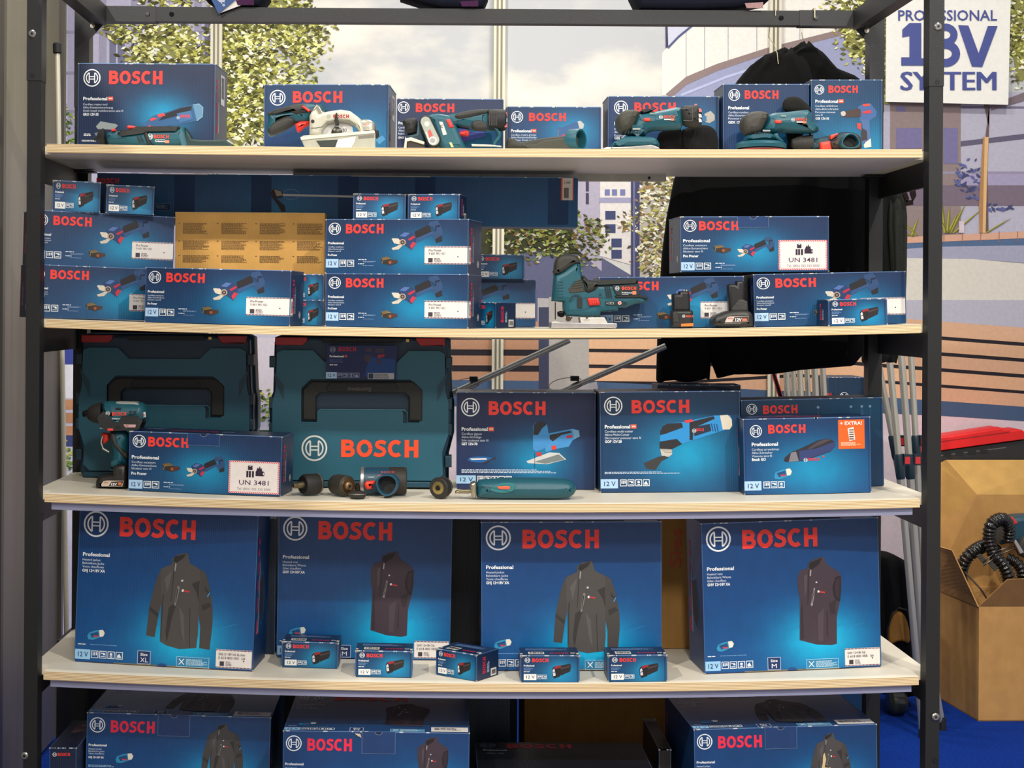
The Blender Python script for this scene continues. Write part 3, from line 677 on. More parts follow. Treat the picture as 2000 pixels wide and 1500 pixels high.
def vest(S, ox, oy, k, L=2, dark=(62, 48, 58)):
    p = lambda pts, c, l=0: S.poly(tf(pts, 685, 222, k/3, ox, oy), c, L + l)
    p([(688, 330), (705, 298), (748, 285), (752, 255), (790, 232), (845, 222), (866, 270), (932, 312), (950, 345), (946, 420), (935, 490), (915, 580), (912, 735), (880, 742), (790, 735), (690, 705), (695, 560), (697, 460), (686, 400)], dark)
    p([(944, 335), (912, 345), (894, 400), (898, 450), (915, 480), (936, 488), (944, 430)], (30, 22, 28), 1); p([(938, 345), (915, 358), (906, 405), (912, 455), (932, 478)], (48, 34, 44), 2)
    p([(755, 282), (760, 255), (835, 228), (820, 262), (775, 294)], (26, 20, 24), 1)
    p([(752, 292), (758, 294), (752, 430), (746, 500), (742, 500)], mixc(dark, (0, 0, 0), .35), 1)
    p([(762, 296), (770, 298), (766, 334), (759, 330)], (160, 150, 150), 2)
    p([(782, 402), (790, 404), (772, 508), (760, 505)], (150, 140, 140), 2); p([(781, 415), (785, 415), (770, 490), (766, 490)], (40, 34, 40), 3)
    p([(794, 366), (804, 366), (803, 375), (793, 375)], (196, 196, 196), 2)
    p([(804, 420), (814, 418), (815, 430), (804, 431)], WHITE, 2); p([(816, 422), (848, 428), (847, 436), (816, 431)], (206, 50, 50), 2)
    for pts in ([(700, 560), (712, 470), (716, 700), (700, 700)], [(856, 540), (862, 540), (860, 690), (852, 690)], [(870, 500), (915, 470), (905, 560), (880, 560)]): p(pts, mixc(dark, (0, 0, 0), .25), 2)
    p([(725, 330), (745, 320), (738, 420), (725, 460)], mixc(dark, (255, 255, 255), .09), 2); p([(800, 560), (840, 520), (830, 720), (800, 715)], mixc(dark, (255, 255, 255), .06), 2)
def sticker(parent, W, H, D, x0, y0, x1, y1, k, rows, wrap=0.):
    """white dispatch sticker with a printed dotted border"""
    mb = MB(); S = Sheet(mb, (-W/2, -D/2 - .0006, H), k=k)
    S.rect(x0, y0, x1, y1, (232, 226, 220), 1); S.rect(x0, y0+.6, x1, y0+2.2, (72, 48, 92), 2); S.rect(x0, y1-2.2, x1, y1-.6, (72, 48, 92), 2)
    n = int((x1-x0) / 7)
    for i in range(n): S.rect(x0+3+i*7, y0+.9, x0+6+i*7, y0+1.9, (228, 160, 160), 3); S.rect(x0+3+i*7, y1-1.9, x0+6+i*7, y1-.9, (228, 160, 160), 3)
    for (t, x, y, c, ww, b) in rows: S.text(t, x0+x, y0+y, c, (70, 50, 66), b, ww, 3)
    q = (y1-y0)*.24; S.rect(x0+8, y1-4-q, x0+8+q, y1-4, (60, 50, 60), 3)   # plain grey square where a code is printed
    S.micro(x0+11+q, y1-4-q, (x1-x0)*.18, q*.14, 4, (120, 104, 116), 3); S.disc(x0+(x1-x0)*.78, y0+(y1-y0)*.58, 1.3, (40, 20, 60), 3, n=10)
    if wrap:
        R = rightsheet(mb, W, H, D, k); R.o = R.o + Vector((.0006, 0, 0))
        R.rect(0, y0, wrap, y1, (232, 226, 220), 1); R.rect(0, y0+.6, wrap, y0+2.2, (72, 48, 92), 2); R.rect(0, y1-2.2, wrap, y1-.6, (72, 48, 92), 2); R.barcode(wrap*.35, y0+7, wrap*.85, y1-6)
    return mb.build('sticker', parent)
def un_sticker(parent, W, H, D, x0, y0, x1, y1, k):
    mb = MB(); S = Sheet(mb, (-W/2, -D/2 - .0006, H), k=k)
    S.rect(x0, y0, x1, y1, (234, 226, 222), 1); b = 3.2; n = int((x1-x0)/3.6)
    for i in range(n):
        a = x0 + i*(x1-x0)/n; g = (x1-x0)/n
        for yy in (y0, y1-b): S.poly([(a, yy+b), (a+g*.5, yy+b), (a+g, yy), (a+g*.5, yy)], (222, 44, 74), 2)
    n = int((y1-y0)/3.6)
    for i in range(n):
        a = y0 + i*(y1-y0)/n; g = (y1-y0)/n
        for xx in (x0, x1-b): S.poly([(xx, a+g), (xx+b, a+g*.5), (xx+b, a), (xx, a+g*.5)], (222, 44, 74), 2)
    cx = (x0+x1)/2; T = (44, 24, 48)
    S.rect(cx-12, y0+10, cx-3, y0+18, T, 2); S.disc(cx-7.5, y0+10, 4.5, T, 3, 1.6); S.disc(cx-7.5, y0+10, 2, WHITE, 4, .8)
    for xx in (-15, -10, -4): S.rect(cx+xx, y0+20, cx+xx+4, y0+33, T, 2)
    S.rect(cx+3, y0+20, cx+18, y0+30, T, 2); S.disc(cx+18, y0+25, 2.6, T, 3, 5); S.disc(cx+18.6, y0+25, 1.2, WHITE, 4, 2.4)
    S.poly([(cx+4, y0+20), (cx+7, y0+12), (cx+9, y0+15), (cx+11, y0+9), (cx+13, y0+15), (cx+15, y0+13), (cx+16, y0+20)], T, 2)
    S.text('UN 3481', cx-29, y0+48.5, 9.5, (70, 26, 74), .004, 58, 2); S.text('Tel. (001) 352 323 3500', cx-33, y0+59, 4.6, (120, 106, 120), 0, 66, 2)
    return mb.build('hazard_sticker', parent)

def flap(parent, W, H, D, x0, x1, depth, k, name='tuck_flap', torn=False):
    """tongue of the lid tucked over the front with its thumb hole"""
    mb = MB(); S = Sheet(mb, (-W/2, -D/2 - .0009, H), k=k); S.m = 'card'
    S.rect(x0, 0, x1, depth, (20, 56, 106), 1); c = (120, 146, 184)
    for a in ((x0, 0, x0+.5, depth), (x1-.5, 0, x1, depth), (x0, depth-.5, x1, depth)): S.rect(*a, c, 2)
    m_ = (x0+x1)/2; r = (x1-x0)*.12
    S.poly([(m_ + r*math.cos(t*math.pi/10), .3 + r*.8*math.sin(t*math.pi/10)) for t in range(11)], (92, 116, 158), 2); S.poly([(m_ + r*.8*math.cos(t*math.pi/10), .3 + r*.6*math.sin(t*math.pi/10)) for t in range(11)], (16, 28, 54), 3)
    if torn: S.poly([(x0-14, 3), (x0-3, 4), (x0-1, 12), (x0-5, 9), (x0-8, 8)], (206, 190, 156), 4)
    return mb.build(name, parent)
def spec_lines(S, x, y, w, L=2):
    S.micro(x, y, w*.5, 1.5, 1, (220, 228, 240), L, 5); S.micro(x + w*.25, y+4, w*.75, .8, 2, (140, 165, 205), L, 6)
    S.micro(x, y+9, w*.4, 1.5, 1, (220, 228, 240), L, 7); S.micro(x + w*.25, y+13, w*.75, .8, 1, (140, 165, 205), L, 8)
# ---- pruner carton
NAVY, BLU = (26, 58, 118), (10, 74, 134)
def end_art(R, H, k, light=True):
    R.brand(0, 0, 1, 1) if False else None
def side_text(mb, W, H, D, k, S_, vert=True):
    """small red letters and emblem reading up a side panel"""
    mb_s = S_
    vs_u = mb_s.u.copy(); o2 = mb_s.o + mb_s.v * (H * .78)
    T = Sheet(mb, o2 + mb_s.u * (.022), -mb_s.v, mb_s.u, k); T.n = mb_s.n.copy(); T.m = 'paper'
    T.brand(0, 0, H*.62/k, .012/k, (206, 34, 66), 2); T.micro(0, .018/k, H*.5/k, .0016/k, 3, (180, 196, 220), 2)
def pruner_box(un=False):
    W, H, D = .335, (.136 if un else .128), .125; u = 300; k = W/u
    mb = carton(W, H, D, NAVY, BLU, [(.66 if not un else .5, .62, .22, .36, CY, .8)])
    S, h = front(mb, W, H, D, u)
    S.logo(19, 20, 13); S.brand(43 if not un else 37, 10, 80, 20)
    prof(S, 5, 53 if not un else 56, 34 if not un else 54, 5 if not un else 6.4, False)
    g = 4.6 if not un else 6.6
    words(S, 5, 60 if not un else 65, ['Cordless secateurs', 'Akku-Gartenschere', 'Sécateur sans fil'], 3.0 if not un else 4.3, g)
    S.text('Pro Pruner', 5, 78 if not un else 89, 4.4 if not un else 5.4, WHITE, .03, 20 if not un else 31, 2)
    y0 = h - 30 if not un else h - 22
    volt(S, .8, y0, 28, y0+18); S.icons(30, y0+1.5, 14.5, 2)
    if un:
        art_packs(S, 66, 62, 1.05); art_pruner(S, 114, 44, .185); spec_lines(S, 70, h-20, 42)
    else:
        art_packs(S, 118, h-36, 1.05); art_pruner(S, 140, 2, .262); spec_lines(S, 70, y0, 40)
    for Sd in (rightsheet(mb, W, H, D, k), leftsheet(mb, W, H, D, k)): side_text(mb, W, H, D, k, Sd); Sd.logo(82, 92, 7); Sd.stroke([(88, 30), (100, 22), (104, 60), (92, 70), (88, 30)], 1.4, (120, 150, 200), 2)
    T = topsheet(mb, W, H, D, u); T.brand(70, 50, 92, 22, (150, 40, 70), 2, flip=True); T.logo(182, 60, 12, (120, 140, 180)); T.micro(12, 30, 50, 2, 5, (120, 145, 190), 2)
    o = mb.build('carton'); o['dims'] = (W, H, D); o['category'] = 'box'
    if un: un_sticker(o, W, H, D, 198, 52, 297, 118, k); flap(o, W, H, D, 115, 178, 24, k)
    else: sticker(o, W, H, D, 210, h-58, 299, h-20, k, [('Pro Pruner', 9, 11, 4.8, 26, .006), ('0 601 9K1 021', 9, 17.5, 4.4, 34, 0)], 20)
    return o
# ---- battery carton
def battery_box():
    W, H, D = .122, .0575, .085; u = 112; k = W/u
    mb = carton(W, H, D, (18, 60, 122), (6, 82, 144), [(.68, .6, .3, .5, CY, .85)])
    S, h = front(mb, W, H, D, u)
    S.logo(13, 9, 5.2); S.brand(22, 5.5, 31, 7.6); S.text('Professional', 6, 21.5, 3.2, WHITE, .03, 20, 2); S.micro(6, 24, 20, .8, 4, (110, 145, 195), 2); S.micro(6, 31.5, 15, 1.2, 1, WHITE, 2)
    volt(S, 6, h-16, 30, h-4, (232, 232, 228)); S.icons(31.5, h-14.5, 8.5, 2)
    art_battery(S, 60, 19, .95)
    for x in (3.4, 107.6): S.rect(x, 0, x+.9, h, (10, 26, 64), 2)
    R = rightsheet(mb, W, H, D, k); side_text(mb, W, H, D*.9, k, R); R.rect(50, h-17, 70, h-2, (222, 222, 218), 2); R.barcode(53, h-14, 67, h-5)
    Lf = leftsheet(mb, W, H, D, k); side_text(mb, W, H, D, k, Lf)
    T = topsheet(mb, W, H, D, u); T.rect(16, 44, 46, 66, (228, 224, 214), 2); T.barcode(18, 47, 44, 62); T.brand(58, 54, 34, 8, (206, 44, 84), 2, flip=True); T.logo(101, 57, 5); T.micro(12, 14, 84, 1.2, 8, (110, 145, 195), 2)
    o = mb.build('battery_carton'); o['dims'] = (W, H, D); o['category'] = 'box'
    for sx in (-1, 1):
        m2 = MB(); m2.slab([(sx*W/2, -D/2-.001, H-.004), (sx*W/2, -D/2+.02, H+.0012), (sx*(W/2-.005), -D/2+.02, H+.0008), (sx*(W/2-.005), -D/2-.001, H-.002)], .0006, (200, 188, 160), 'paper'); m2.build('tuck_tab', o)
    return o
# ---- clothing cartons
def wear_art(S, h, kind):
    S.logo(33, 31, 24.5); S.brand(80, 15, 149, 37)
    prof(S, 9, 92, 53, 6.6, False)
    words(S, 9, 101, ['Heated jacket', 'Beheizbare Jacke', 'Veste chauffante'] if kind == 'j' else ['Heated vest', 'Beheizbare Weste', 'Gilet chauffant'], 4.4, 6.6)
    S.text('GHJ 12+18V XA' if kind == 'j' else 'GHV 12+18V XA', 9, 122, 5.2, WHITE, .03, 45, 2)
    for sx in range(26): S.stroke([(150+sx*6.2, 205+(sx*37 % 13)), (164+sx*6.2, 204+(sx*37 % 13))], .5, (30, 140, 195), 1)
    if kind == 'j': jacket(S, 139, 76, 1.0)
    else: vest(S, 187, 73, 1.0)
    adapter(S, 24, h-62, .95); S.micro(6, h-34, 22, 1.6, 1, WHITE, 2); S.micro(30, h-34, 72, 1.1, 1, (120, 170, 215), 2)
    volt(S, 0.6, h-23.5, 31, h-5, (150, 200, 236)); S.icons(33, h-22, 14, 4)
    S.rect(124, h-27, 150, h-2, (14, 44, 98), 2); S.frame(124, h-27, 150, h-2, 1, (180, 200, 230), 3); S.text('Size', 130, h-17.5, 5, WHITE, .02, 14, 3)
    S.text('XL' if kind == 'j' else 'M', 130 if kind == 'j' else 132, h-5.5, 8.5, WHITE, 0, 15 if kind == 'j' else 10, 3)
    S.rect(202, h-19, 264, h-2, (40, 130, 176), 2); S.frame(201, h-20, 265, h-1, .8, (170, 220, 240), 3); S.stroke([(206, h-16), (216, h-5)], 1.6, WHITE, 4); S.stroke([(216, h-16), (206, h-5)], 1.6, WHITE, 4); S.micro(220, h-16, 42, 1.1, 6, (200, 232, 246), 4)
    S.rect(0, h-1, 350, h, (40, 60, 110), 2)
WROWS = lambda kind: [('GHJ 12+18V XA XL-Solo' if kind == 'j' else 'GHV 12+18V XA', 5, 11, 4.6, 52 if kind == 'j' else 36, .004), ('0 618 800 0E0' if kind == 'j' else '0 618 800 0EB', 5, 18, 4.6, 40, 0), ('139' if kind == 'j' else '130', 50, 18, 4, 7, .01)]
def side_art(mb, W, H, D, k):
    for Sd in (rightsheet(mb, W, H, D, k), leftsheet(mb, W, H, D, k)):
        side_text(mb, W, H, D, k, Sd); Sd.poly([(40, 130), (70, 118), (84, 140), (88, 190), (70, 214), (44, 190)], (34, 30, 36), 3); Sd.stroke([(38, 128), (70, 114), (86, 138), (91, 192), (70, 218), (42, 192), (38, 128)], 1.2, (60, 140, 190), 4)
def wear_box(kind):
    W, H, D = .40, .334, .15; u = 350; k = W/u
    g = (.61, .82, .24, .2) if kind == 'j' else (.66, .80, .24, .2)
    mb = carton(W, H, D, (5, 70, 150), (2, 90, 172), [(*g, (0, 190, 235), 1.)])
    S, h = front(mb, W, H, D, u); wear_art(S, h, kind); side_art(mb, W, H, D, k)
    T = topsheet(mb, W, H, D, u); hh = D/k; T.rect(280, hh-19, 344, hh-3, (216, 210, 204), 2); T.poly([(190, 0), (262, 0), (254, hh-28), (196, hh-28)], (30, 28, 32), 2)
    o = mb.build('garment_carton'); o['dims'] = (W, H, D); o['category'] = 'box'
    sticker(o, W, H, D, 278, h-38, 348, h-3, k, WROWS(kind)); return o
def lying_box(kind):
    """the same carton lying on its back: narrow side in front, the picture face on top"""
    W, H, D = .405, .236, .334; u = 355; k = W/u
    mb = carton(W, H, D, (5, 72, 150), (2, 88, 168), [(.74 if kind == 'j' else .82, .62, .2, .25, (0, 190, 235), .9)], topc=(6, 60, 108))
    S, h = front(mb, W, H, D, u)
    S.logo(20, 24, 15); S.brand(46, 14, 85, 24, (236, 40, 72)); prof(S, 4, 66, 35, 4.6, False)
    words(S, 4, 73, ['Heated jacket', 'Beheizbare Jacke', 'Veste chauffante'] if kind == 'j' else ['Heated vest', 'Beheizbare Weste', 'Gilet chauffant'], 3.2, 4.6)
    S.text('GHJ 12+18V XA' if kind == 'j' else 'GHV 12+18V XA', 4, 90, 3.8, WHITE, .03, 30, 2)
    adapter(S, 57, 78, .95); S.micro(4, 103, 60, 1.2, 2, (170, 200, 230), 2)
    if kind == 'j': jacket(S, 222, 14, .63)
    else: vest(S, 256, 8, .68)
    volt(S, .6, 116, 30, 134, (150, 200, 236)); S.icons(32, 117, 13, 4); S.rect(107, 112, 132, 137, (14, 44, 98), 2); S.frame(107, 112, 132, 137, 1, (180, 200, 230), 3); S.text('Size', 112, 121, 5, WHITE, .02, 14, 3); S.text('XL' if kind == 'j' else 'M', 113, 133, 8, WHITE, 0, 12, 3)
    side_art(mb, W, H, D, k*.8)
    T = topsheet(mb, W, H, D, 350); wear_art(T, D/(W/350), kind)
    o = mb.build('garment_carton'); o['dims'] = (W, H, D); o['category'] = 'box'
    m2 = MB(); T = Sheet(m2, (-W/2, D/2, H + .0006), (1, 0, 0), (0, -1, 0), W/350); hh = D/(W/350)
    T.rect(278, hh-38, 348, hh-3, (226, 220, 214), 2); T.rect(278, hh-37, 348, hh-35, (72, 48, 92), 3); T.micro(284, hh-30, 50, 2.4, 4, (90, 76, 90), 3); m2.build('sticker', o)
    flap(o, W, H, D, 137 if kind == 'j' else 150, 199 if kind == 'j' else 214, 42, k, torn=(kind == 'v'))
    return o
def seams(o, bottom=True):
    W, H, D = o['dims']; k = .4/350
    if bottom:
        mb = MB(); S = Sheet(mb, (-W/2, -D/2-.0006, H), k=k); h = H/k
        S.rect(78, h-1.5, 268, h+.0, (150, 130, 100), 1); S.poly([(163, h), (165, h-3), (170, h-5), (176, h-5), (181, h-3), (183, h)], (30, 70, 130), 2); mb.build('bottom_flap', o)
G_PR, G_BA, G_WE = 'secateur cartons on the second shelf', 'small battery cartons', 'large clothing cartons'
PR = pruner_box(); UN = pruner_box(True); BA = battery_box(); WJ = wear_box('j'); WV = wear_box('v'); LJ = lying_box('j'); LV = lying_box('v')
# second shelf, left stack
a = place(PR, 55, 333, .125, 23, 'blue secateur carton at left end of second shelf, lower one of its stack', shelf=2, row=570, group=G_PR, hpx=102)
a.location[2] += .0018; a['top'] += .0018
a2 = place(PR, 61, 338, .128, 23, 'blue secateur carton at left end of second shelf, under two small battery cartons', on=a, row=460, group=G_PR, hpx=104)
place(PR, 283, 566, .022, -8, 'blue secateur carton standing before the printed brown cardboard on second shelf', shelf=2, row=570, group=G_PR, hpx=107)
c = place(PR, 636, 914, .06, -15, 'blue secateur carton in middle of second shelf, lower one of the stack', shelf=2, row=580, group=G_PR, hpx=104)
c2 = place(PR, 636, 914, .06, -15, 'blue secateur carton in middle of second shelf, carrying two small battery cartons', on=c, row=480, group=G_PR, hpx=106)
place(PR, 1172, 1453, .10, 1, 'blue secateur carton standing behind the teal jigsaw and the black battery', shelf=2, row=580, group=G_PR, hpx=99)
r = place(PR, 1474, 1770, .10, 1, 'blue secateur carton at right end of second shelf, behind a small battery carton', shelf=2, row=580, group=G_PR, hpx=102)
place(UN, 1330, 1619, .11, 3.5, 'blue secateur carton with red-striped hazard sticker, lying across two others on second shelf', z=r['top']+.0015, tilt=.012, row=470, hpx=108)
place(PR, 760, 1046, .36, 0, 'blue secateur carton half hidden at the back beside the middle stack on second shelf', shelf=2, row=590, group=G_PR, hpx=92)
bb = bpy.data.objects
# small cartons on the second shelf
place(BA, 102, 195, .10, 14, 'small battery carton on left stack, beside the post, with a glossy scuffed front', on=a2, row=380, group=G_BA, hpx=59)
place(BA, 207, 300, .13, 14, 'small battery carton on left stack, before the long pole tool carton', on=a2, row=390, group=G_BA, hpx=55)
place(BA, 690, 792, .10, -1, 'small battery carton on top of middle stack, left one of two', on=c2, row=400, group=G_BA)
place(BA, 797, 897, .085, -12, 'small battery carton on top of middle stack, right one of two', on=c2, row=400, group=G_BA)
for zz, lb in ((0, 'small battery carton wedged between two secateur cartons, lower one'), (1, 'small battery carton wedged between two secateur cartons, upper one')):
    place(BA, 566, 632, .135, 0, lb, z=rest(2, -.45)+zz*.0580, tilt=0, row=570, group=G_BA)
kb = place(BA, 930, 1024, .34, 0, 'small battery carton on a secateur carton at the back, right of middle stack', z=sz(2, 0)+.1165, tilt=0, row=510, group=G_BA)
place(BA, 930, 968, .15, -35, 'small battery carton on second shelf squeezed beside the middle stack', shelf=2, row=610, group=G_BA)
place(BA, 1619, 1733, .006, 3, 'small battery carton in front of the right end secateur carton', shelf=2, row=610, group=G_BA)
# clothing cartons
o = place(WJ, 146, 494, .085, -4.5, 'large blue carton picturing a dark jacket, size XL, left end of fourth shelf', shelf=4, row=1150, group=G_WE, hpx=303); seams(o)
o = place(WV, 541, 879, .22, 0, 'large blue carton picturing a dark vest, set back behind two battery cartons on fourth shelf', shelf=4, row=1150, group=G_WE)
o = place(WJ, 942, 1293, .116, 0, 'large blue carton picturing a dark jacket, right of centre on fourth shelf', shelf=4, row=1150, group=G_WE)
o = place(WV, 1378, 1722, .085, 4, 'large blue carton picturing a dark vest, right end of fourth shelf', shelf=4, row=1150, group=G_WE); seams(o)
place(LJ, 166, 524, .12, 0, 'large blue carton lying down at left on the lowest shelf, jacket printed on its front', shelf=5, row=1450, group=G_WE)
place(LV, 552, 915, .012, 0, 'large blue carton lying on the lowest shelf, vest printed on its front, torn lid edge', shelf=5, row=1450, group=G_WE)
o = place(LJ, 1360, 1716, .05, 3, 'large blue carton lying at right on the lowest shelf, its jacket picture torn through', shelf=5, row=1450, group=G_WE)
mb = MB(); S = Sheet(mb, (-.2025, -.334/2 - .0006, .236), k=.405/355); mv = lambda pts: [((x-240)*.63+232, (y-112)*.75+52) for x, y in pts]
S.poly(mv([(268, 118), (273, 112), (277, 130), (272, 150), (276, 165), (268, 180), (262, 168), (258, 160), (248, 160), (262, 154), (266, 140)]), (214, 190, 140), 5); S.stroke(mv([(270, 150), (284, 153), (290, 151)]), 1.6, (214, 190, 140), 5); mb.build('torn_patch', o)
# battery cartons along the front of the fourth shelf
for (l, r_, y, yw, lb) in ((550, 660, .118, -1, 'small battery carton on fourth shelf, leftmost of five at the front'), (694, 805, .04, 0, 'small battery carton on fourth shelf, second from left of five at the front'), (852, 931, .042, -36, 'small battery carton turned sideways at the edge of fourth shelf'), (1017, 1132, .006, 0, 'small battery carton on fourth shelf before the dark jacket picture'), (1188, 1303, .006, 0, 'small battery carton on fourth shelf, rightmost of five at the front')):
    place(BA, l, r_, y, yw, lb, shelf=4, row=1295, group=G_BA)

# ---- tool cartons: one maker, many prints
def tool_carton(wpx, hpx, Y, D, top, bot, glow, logo, brand, profl, lines, model, extra, back=None):
    W = wpx*(CD+Y)/F; H = hpx*(CD+Y)/F; k = W/wpx
    mb = carton(W, H, D, top, bot, glow); S, h = front(mb, W, H, D, wpx)
    if logo: S.logo(*logo)
    if brand: S.brand(*brand)
    if profl: prof(S, *profl)
    if lines: words(S, *lines)
    if model: S.text(*model[:4], WHITE, .03, model[4], 2)
    extra(S, h)
    for x in (3, wpx-4): S.rect(x, 0, x+.8, h, mixc(top, (0, 0, 0), .45), 1)
    R = rightsheet(mb, W, H, D, k); Lf = leftsheet(mb, W, H, D, k)
    side_text(mb, W, H, D, k, R); side_text(mb, W, H, D, k, Lf); R.rect(D/k*.45, 12, D/k*.75, 12+h*.35, (200, 200, 205), 2); R.barcode(D/k*.5, 16, D/k*.7, 8+h*.3)
    T = topsheet(mb, W, H, D, wpx); T.brand(wpx*.3, D/k*.4, wpx*.35, wpx*.09, (150, 40, 60), 2, flip=True); T.micro(wpx*.1, D/k*.2, wpx*.5, 2, 4, (120, 145, 190), 2)
    o = mb.build('tool_carton'); o['dims'] = (W, H, D); o['category'] = 'box'; return o
def rp(S, pts, c, L=2): S.poly(pts, c, L)
def x_rotary(S, h):
    B1 = (96, 140, 170)
    rp(S, [(128, 118), (150, 100), (180, 92), (205, 82), (232, 78), (246, 84), (246, 100), (236, 110), (200, 118), (160, 122), (135, 124)], (44, 92, 138)); rp(S, [(228, 80), (240, 77), (248, 84), (247, 102), (236, 110)], B1, 3); S.stroke([(228, 79), (240, 77), (248, 84), (247, 102), (236, 110)], 1, (150, 190, 210), 4)
    rp(S, [(175, 96), (205, 85), (226, 81), (224, 94), (190, 102), (160, 110)], (28, 30, 40), 3); rp(S, [(158, 98), (170, 95), (174, 100), (160, 104)], (214, 70, 70), 4); rp(S, [(142, 108), (150, 104), (158, 106), (146, 111)], (214, 70, 70), 4)
    rp(S, [(196, 96), (224, 90), (228, 106), (202, 114)], (60, 108, 156), 4); S.brand(204, 98, 18, 6, RED, 5); S.logo(199, 104, 3, WHITE, 5)
    rp(S, [(36, 122), (45, 112), (76, 117), (80, 120), (72, 128), (40, 127)], (150, 160, 160)); rp(S, [(33, 135), (50, 130), (52, 136), (36, 140)], (110, 120, 130)); S.micro(12, 136, 18, 1.4, 2, WHITE, 2); S.micro(8, 148, 40, 1, 2, WHITE, 2)
def x_saw(S, h): S.micro(24, h-14, 64, 1.8, 3, WHITE, 2, 2); S.poly([(218, 108), (232, 100), (238, 108), (226, 118)], (70, 140, 185), 2)
def x_planer(S, h): S.poly([(125, 70), (170, 60), (175, 72), (135, 82)], (70, 80, 160), 2); S.poly([(120, 60), (135, 56), (140, 80), (124, 86)], (84, 60, 150), 3); S.stroke([(145, 88), (200, 92)], 2, (190, 200, 210), 3)
def x_grinder(S, h):
    rp(S, [(98, 40), (108, 40), (132, 30), (144, 28), (150, 36), (148, 44), (110, 56), (104, 60), (98, 60)], (50, 90, 140)); rp(S, [(138, 28), (144, 27), (151, 34), (149, 42), (142, 44)], (176, 180, 176), 3); rp(S, [(105, 56), (134, 49), (118, 58)], (190, 60, 80), 3); S.rect(98, 44, 102, 62, (80, 100, 130), 3)
def x_sander(S, h): rp(S, [(188, 34), (200, 28), (208, 36), (208, 46), (198, 52), (190, 50)], (176, 170, 160)); S.rect(180, 38, 192, 48, (60, 110, 160), 2)
def x_exc(S, h): S.micro(8, h-8, 60, 1.4, 2, WHITE, 2)
def x_drill(S, h):
    k = .27/1; q = lambda pts, c, l=2: S.poly(tf(pts, 330, 590, .25, 0, 0), c, l)
    q([(575, 860), (600, 838), (690, 815), (720, 820), (722, 880), (600, 885)], (70, 50, 46)); S.disc((583-330)*.25, (855-590)*.25, 5, (190, 180, 170), 4); q([(560, 845), (585, 835), (590, 870), (570, 872)], (160, 150, 140), 3)
    q([(700, 800), (740, 780), (800, 775), (850, 840), (840, 880), (790, 910), (715, 915)], (60, 96, 150)); q([(735, 780), (790, 776), (796, 792), (745, 800)], (214, 70, 50), 4)
    q([(735, 840), (800, 825), (805, 850), (740, 855)], (206, 50, 60), 4); q([(725, 905), (790, 905), (800, 1100), (730, 1080), (745, 1010)], (70, 104, 150)); q([(735, 970), (770, 990), (775, 1060), (730, 1070), (722, 1010)], (54, 44, 50), 3)
    q([(692, 930), (725, 930), (722, 985), (696, 970)], (226, 64, 44), 4); q([(745, 1100), (760, 1080), (800, 1050), (805, 1115), (750, 1125)], (216, 210, 196), 3)
def x_jig(S, h):
    q = lambda pts, c, l=2: S.poly(tf(pts, 1000-433+135*0, 520, .25, 0, 0), c, l)
    o_ = lambda pts, c, l=2: S.poly([((x/4 + 1000 - 898), (y/4 + 640 - 770)) for x, y in pts], c, l)
    o_([(150, 1070), (140, 1055), (320, 985), (395, 990), (450, 1040), (300, 1078)], (206, 208, 206)); o_([(200, 1060), (390, 1000), (440, 1040), (290, 1074)], (120, 130, 130), 3)
    o_([(190, 900), (190, 780), (215, 750), (255, 745), (300, 765), (315, 860), (330, 900), (270, 960), (215, 980), (190, 960)], (64, 142, 204)); o_([(192, 850), (196, 775), (220, 748), (260, 745), (300, 765), (260, 800), (230, 850)], (40, 40, 44), 3)
    o_([(300, 840), (350, 830), (500, 800), (550, 815), (555, 860), (500, 890), (470, 940), (360, 960), (290, 985), (280, 930)], (66, 146, 208)); o_([(320, 850), (480, 815), (495, 830), (410, 850), (345, 900), (320, 880)], (40, 40, 44), 3)
    o_([(500, 805), (545, 812), (556, 860), (510, 880)], (120, 170, 205), 3); o_([(335, 935), (370, 930), (372, 962), (338, 966)], (226, 60, 44), 4); o_([(450, 855), (495, 848), (497, 868), (452, 876)], (196, 44, 60), 4)
    o_([(215, 985), (260, 985), (256, 1015), (220, 1012)], (200, 50, 50), 4); S.stroke([(153, 118), (153, 146)], .8, (30, 30, 34), 4)
    S.disc(48, 131, 26, (10, 90, 156), 1, 6); S.poly([(26, 129), (58, 128), (60, 131), (30, 132)], (214, 214, 214), 3); S.poly([(50, 138), (76, 126), (78, 129), (54, 140)], (40, 34, 40), 3)
    S.micro(10, h-38, 190, 1.4, 3, (200, 214, 232), 2, 3); volt(S, -.3, h-26, 38, h-10, (150, 190, 220)); S.icons(41, h-25, 12, 5, WHITE)
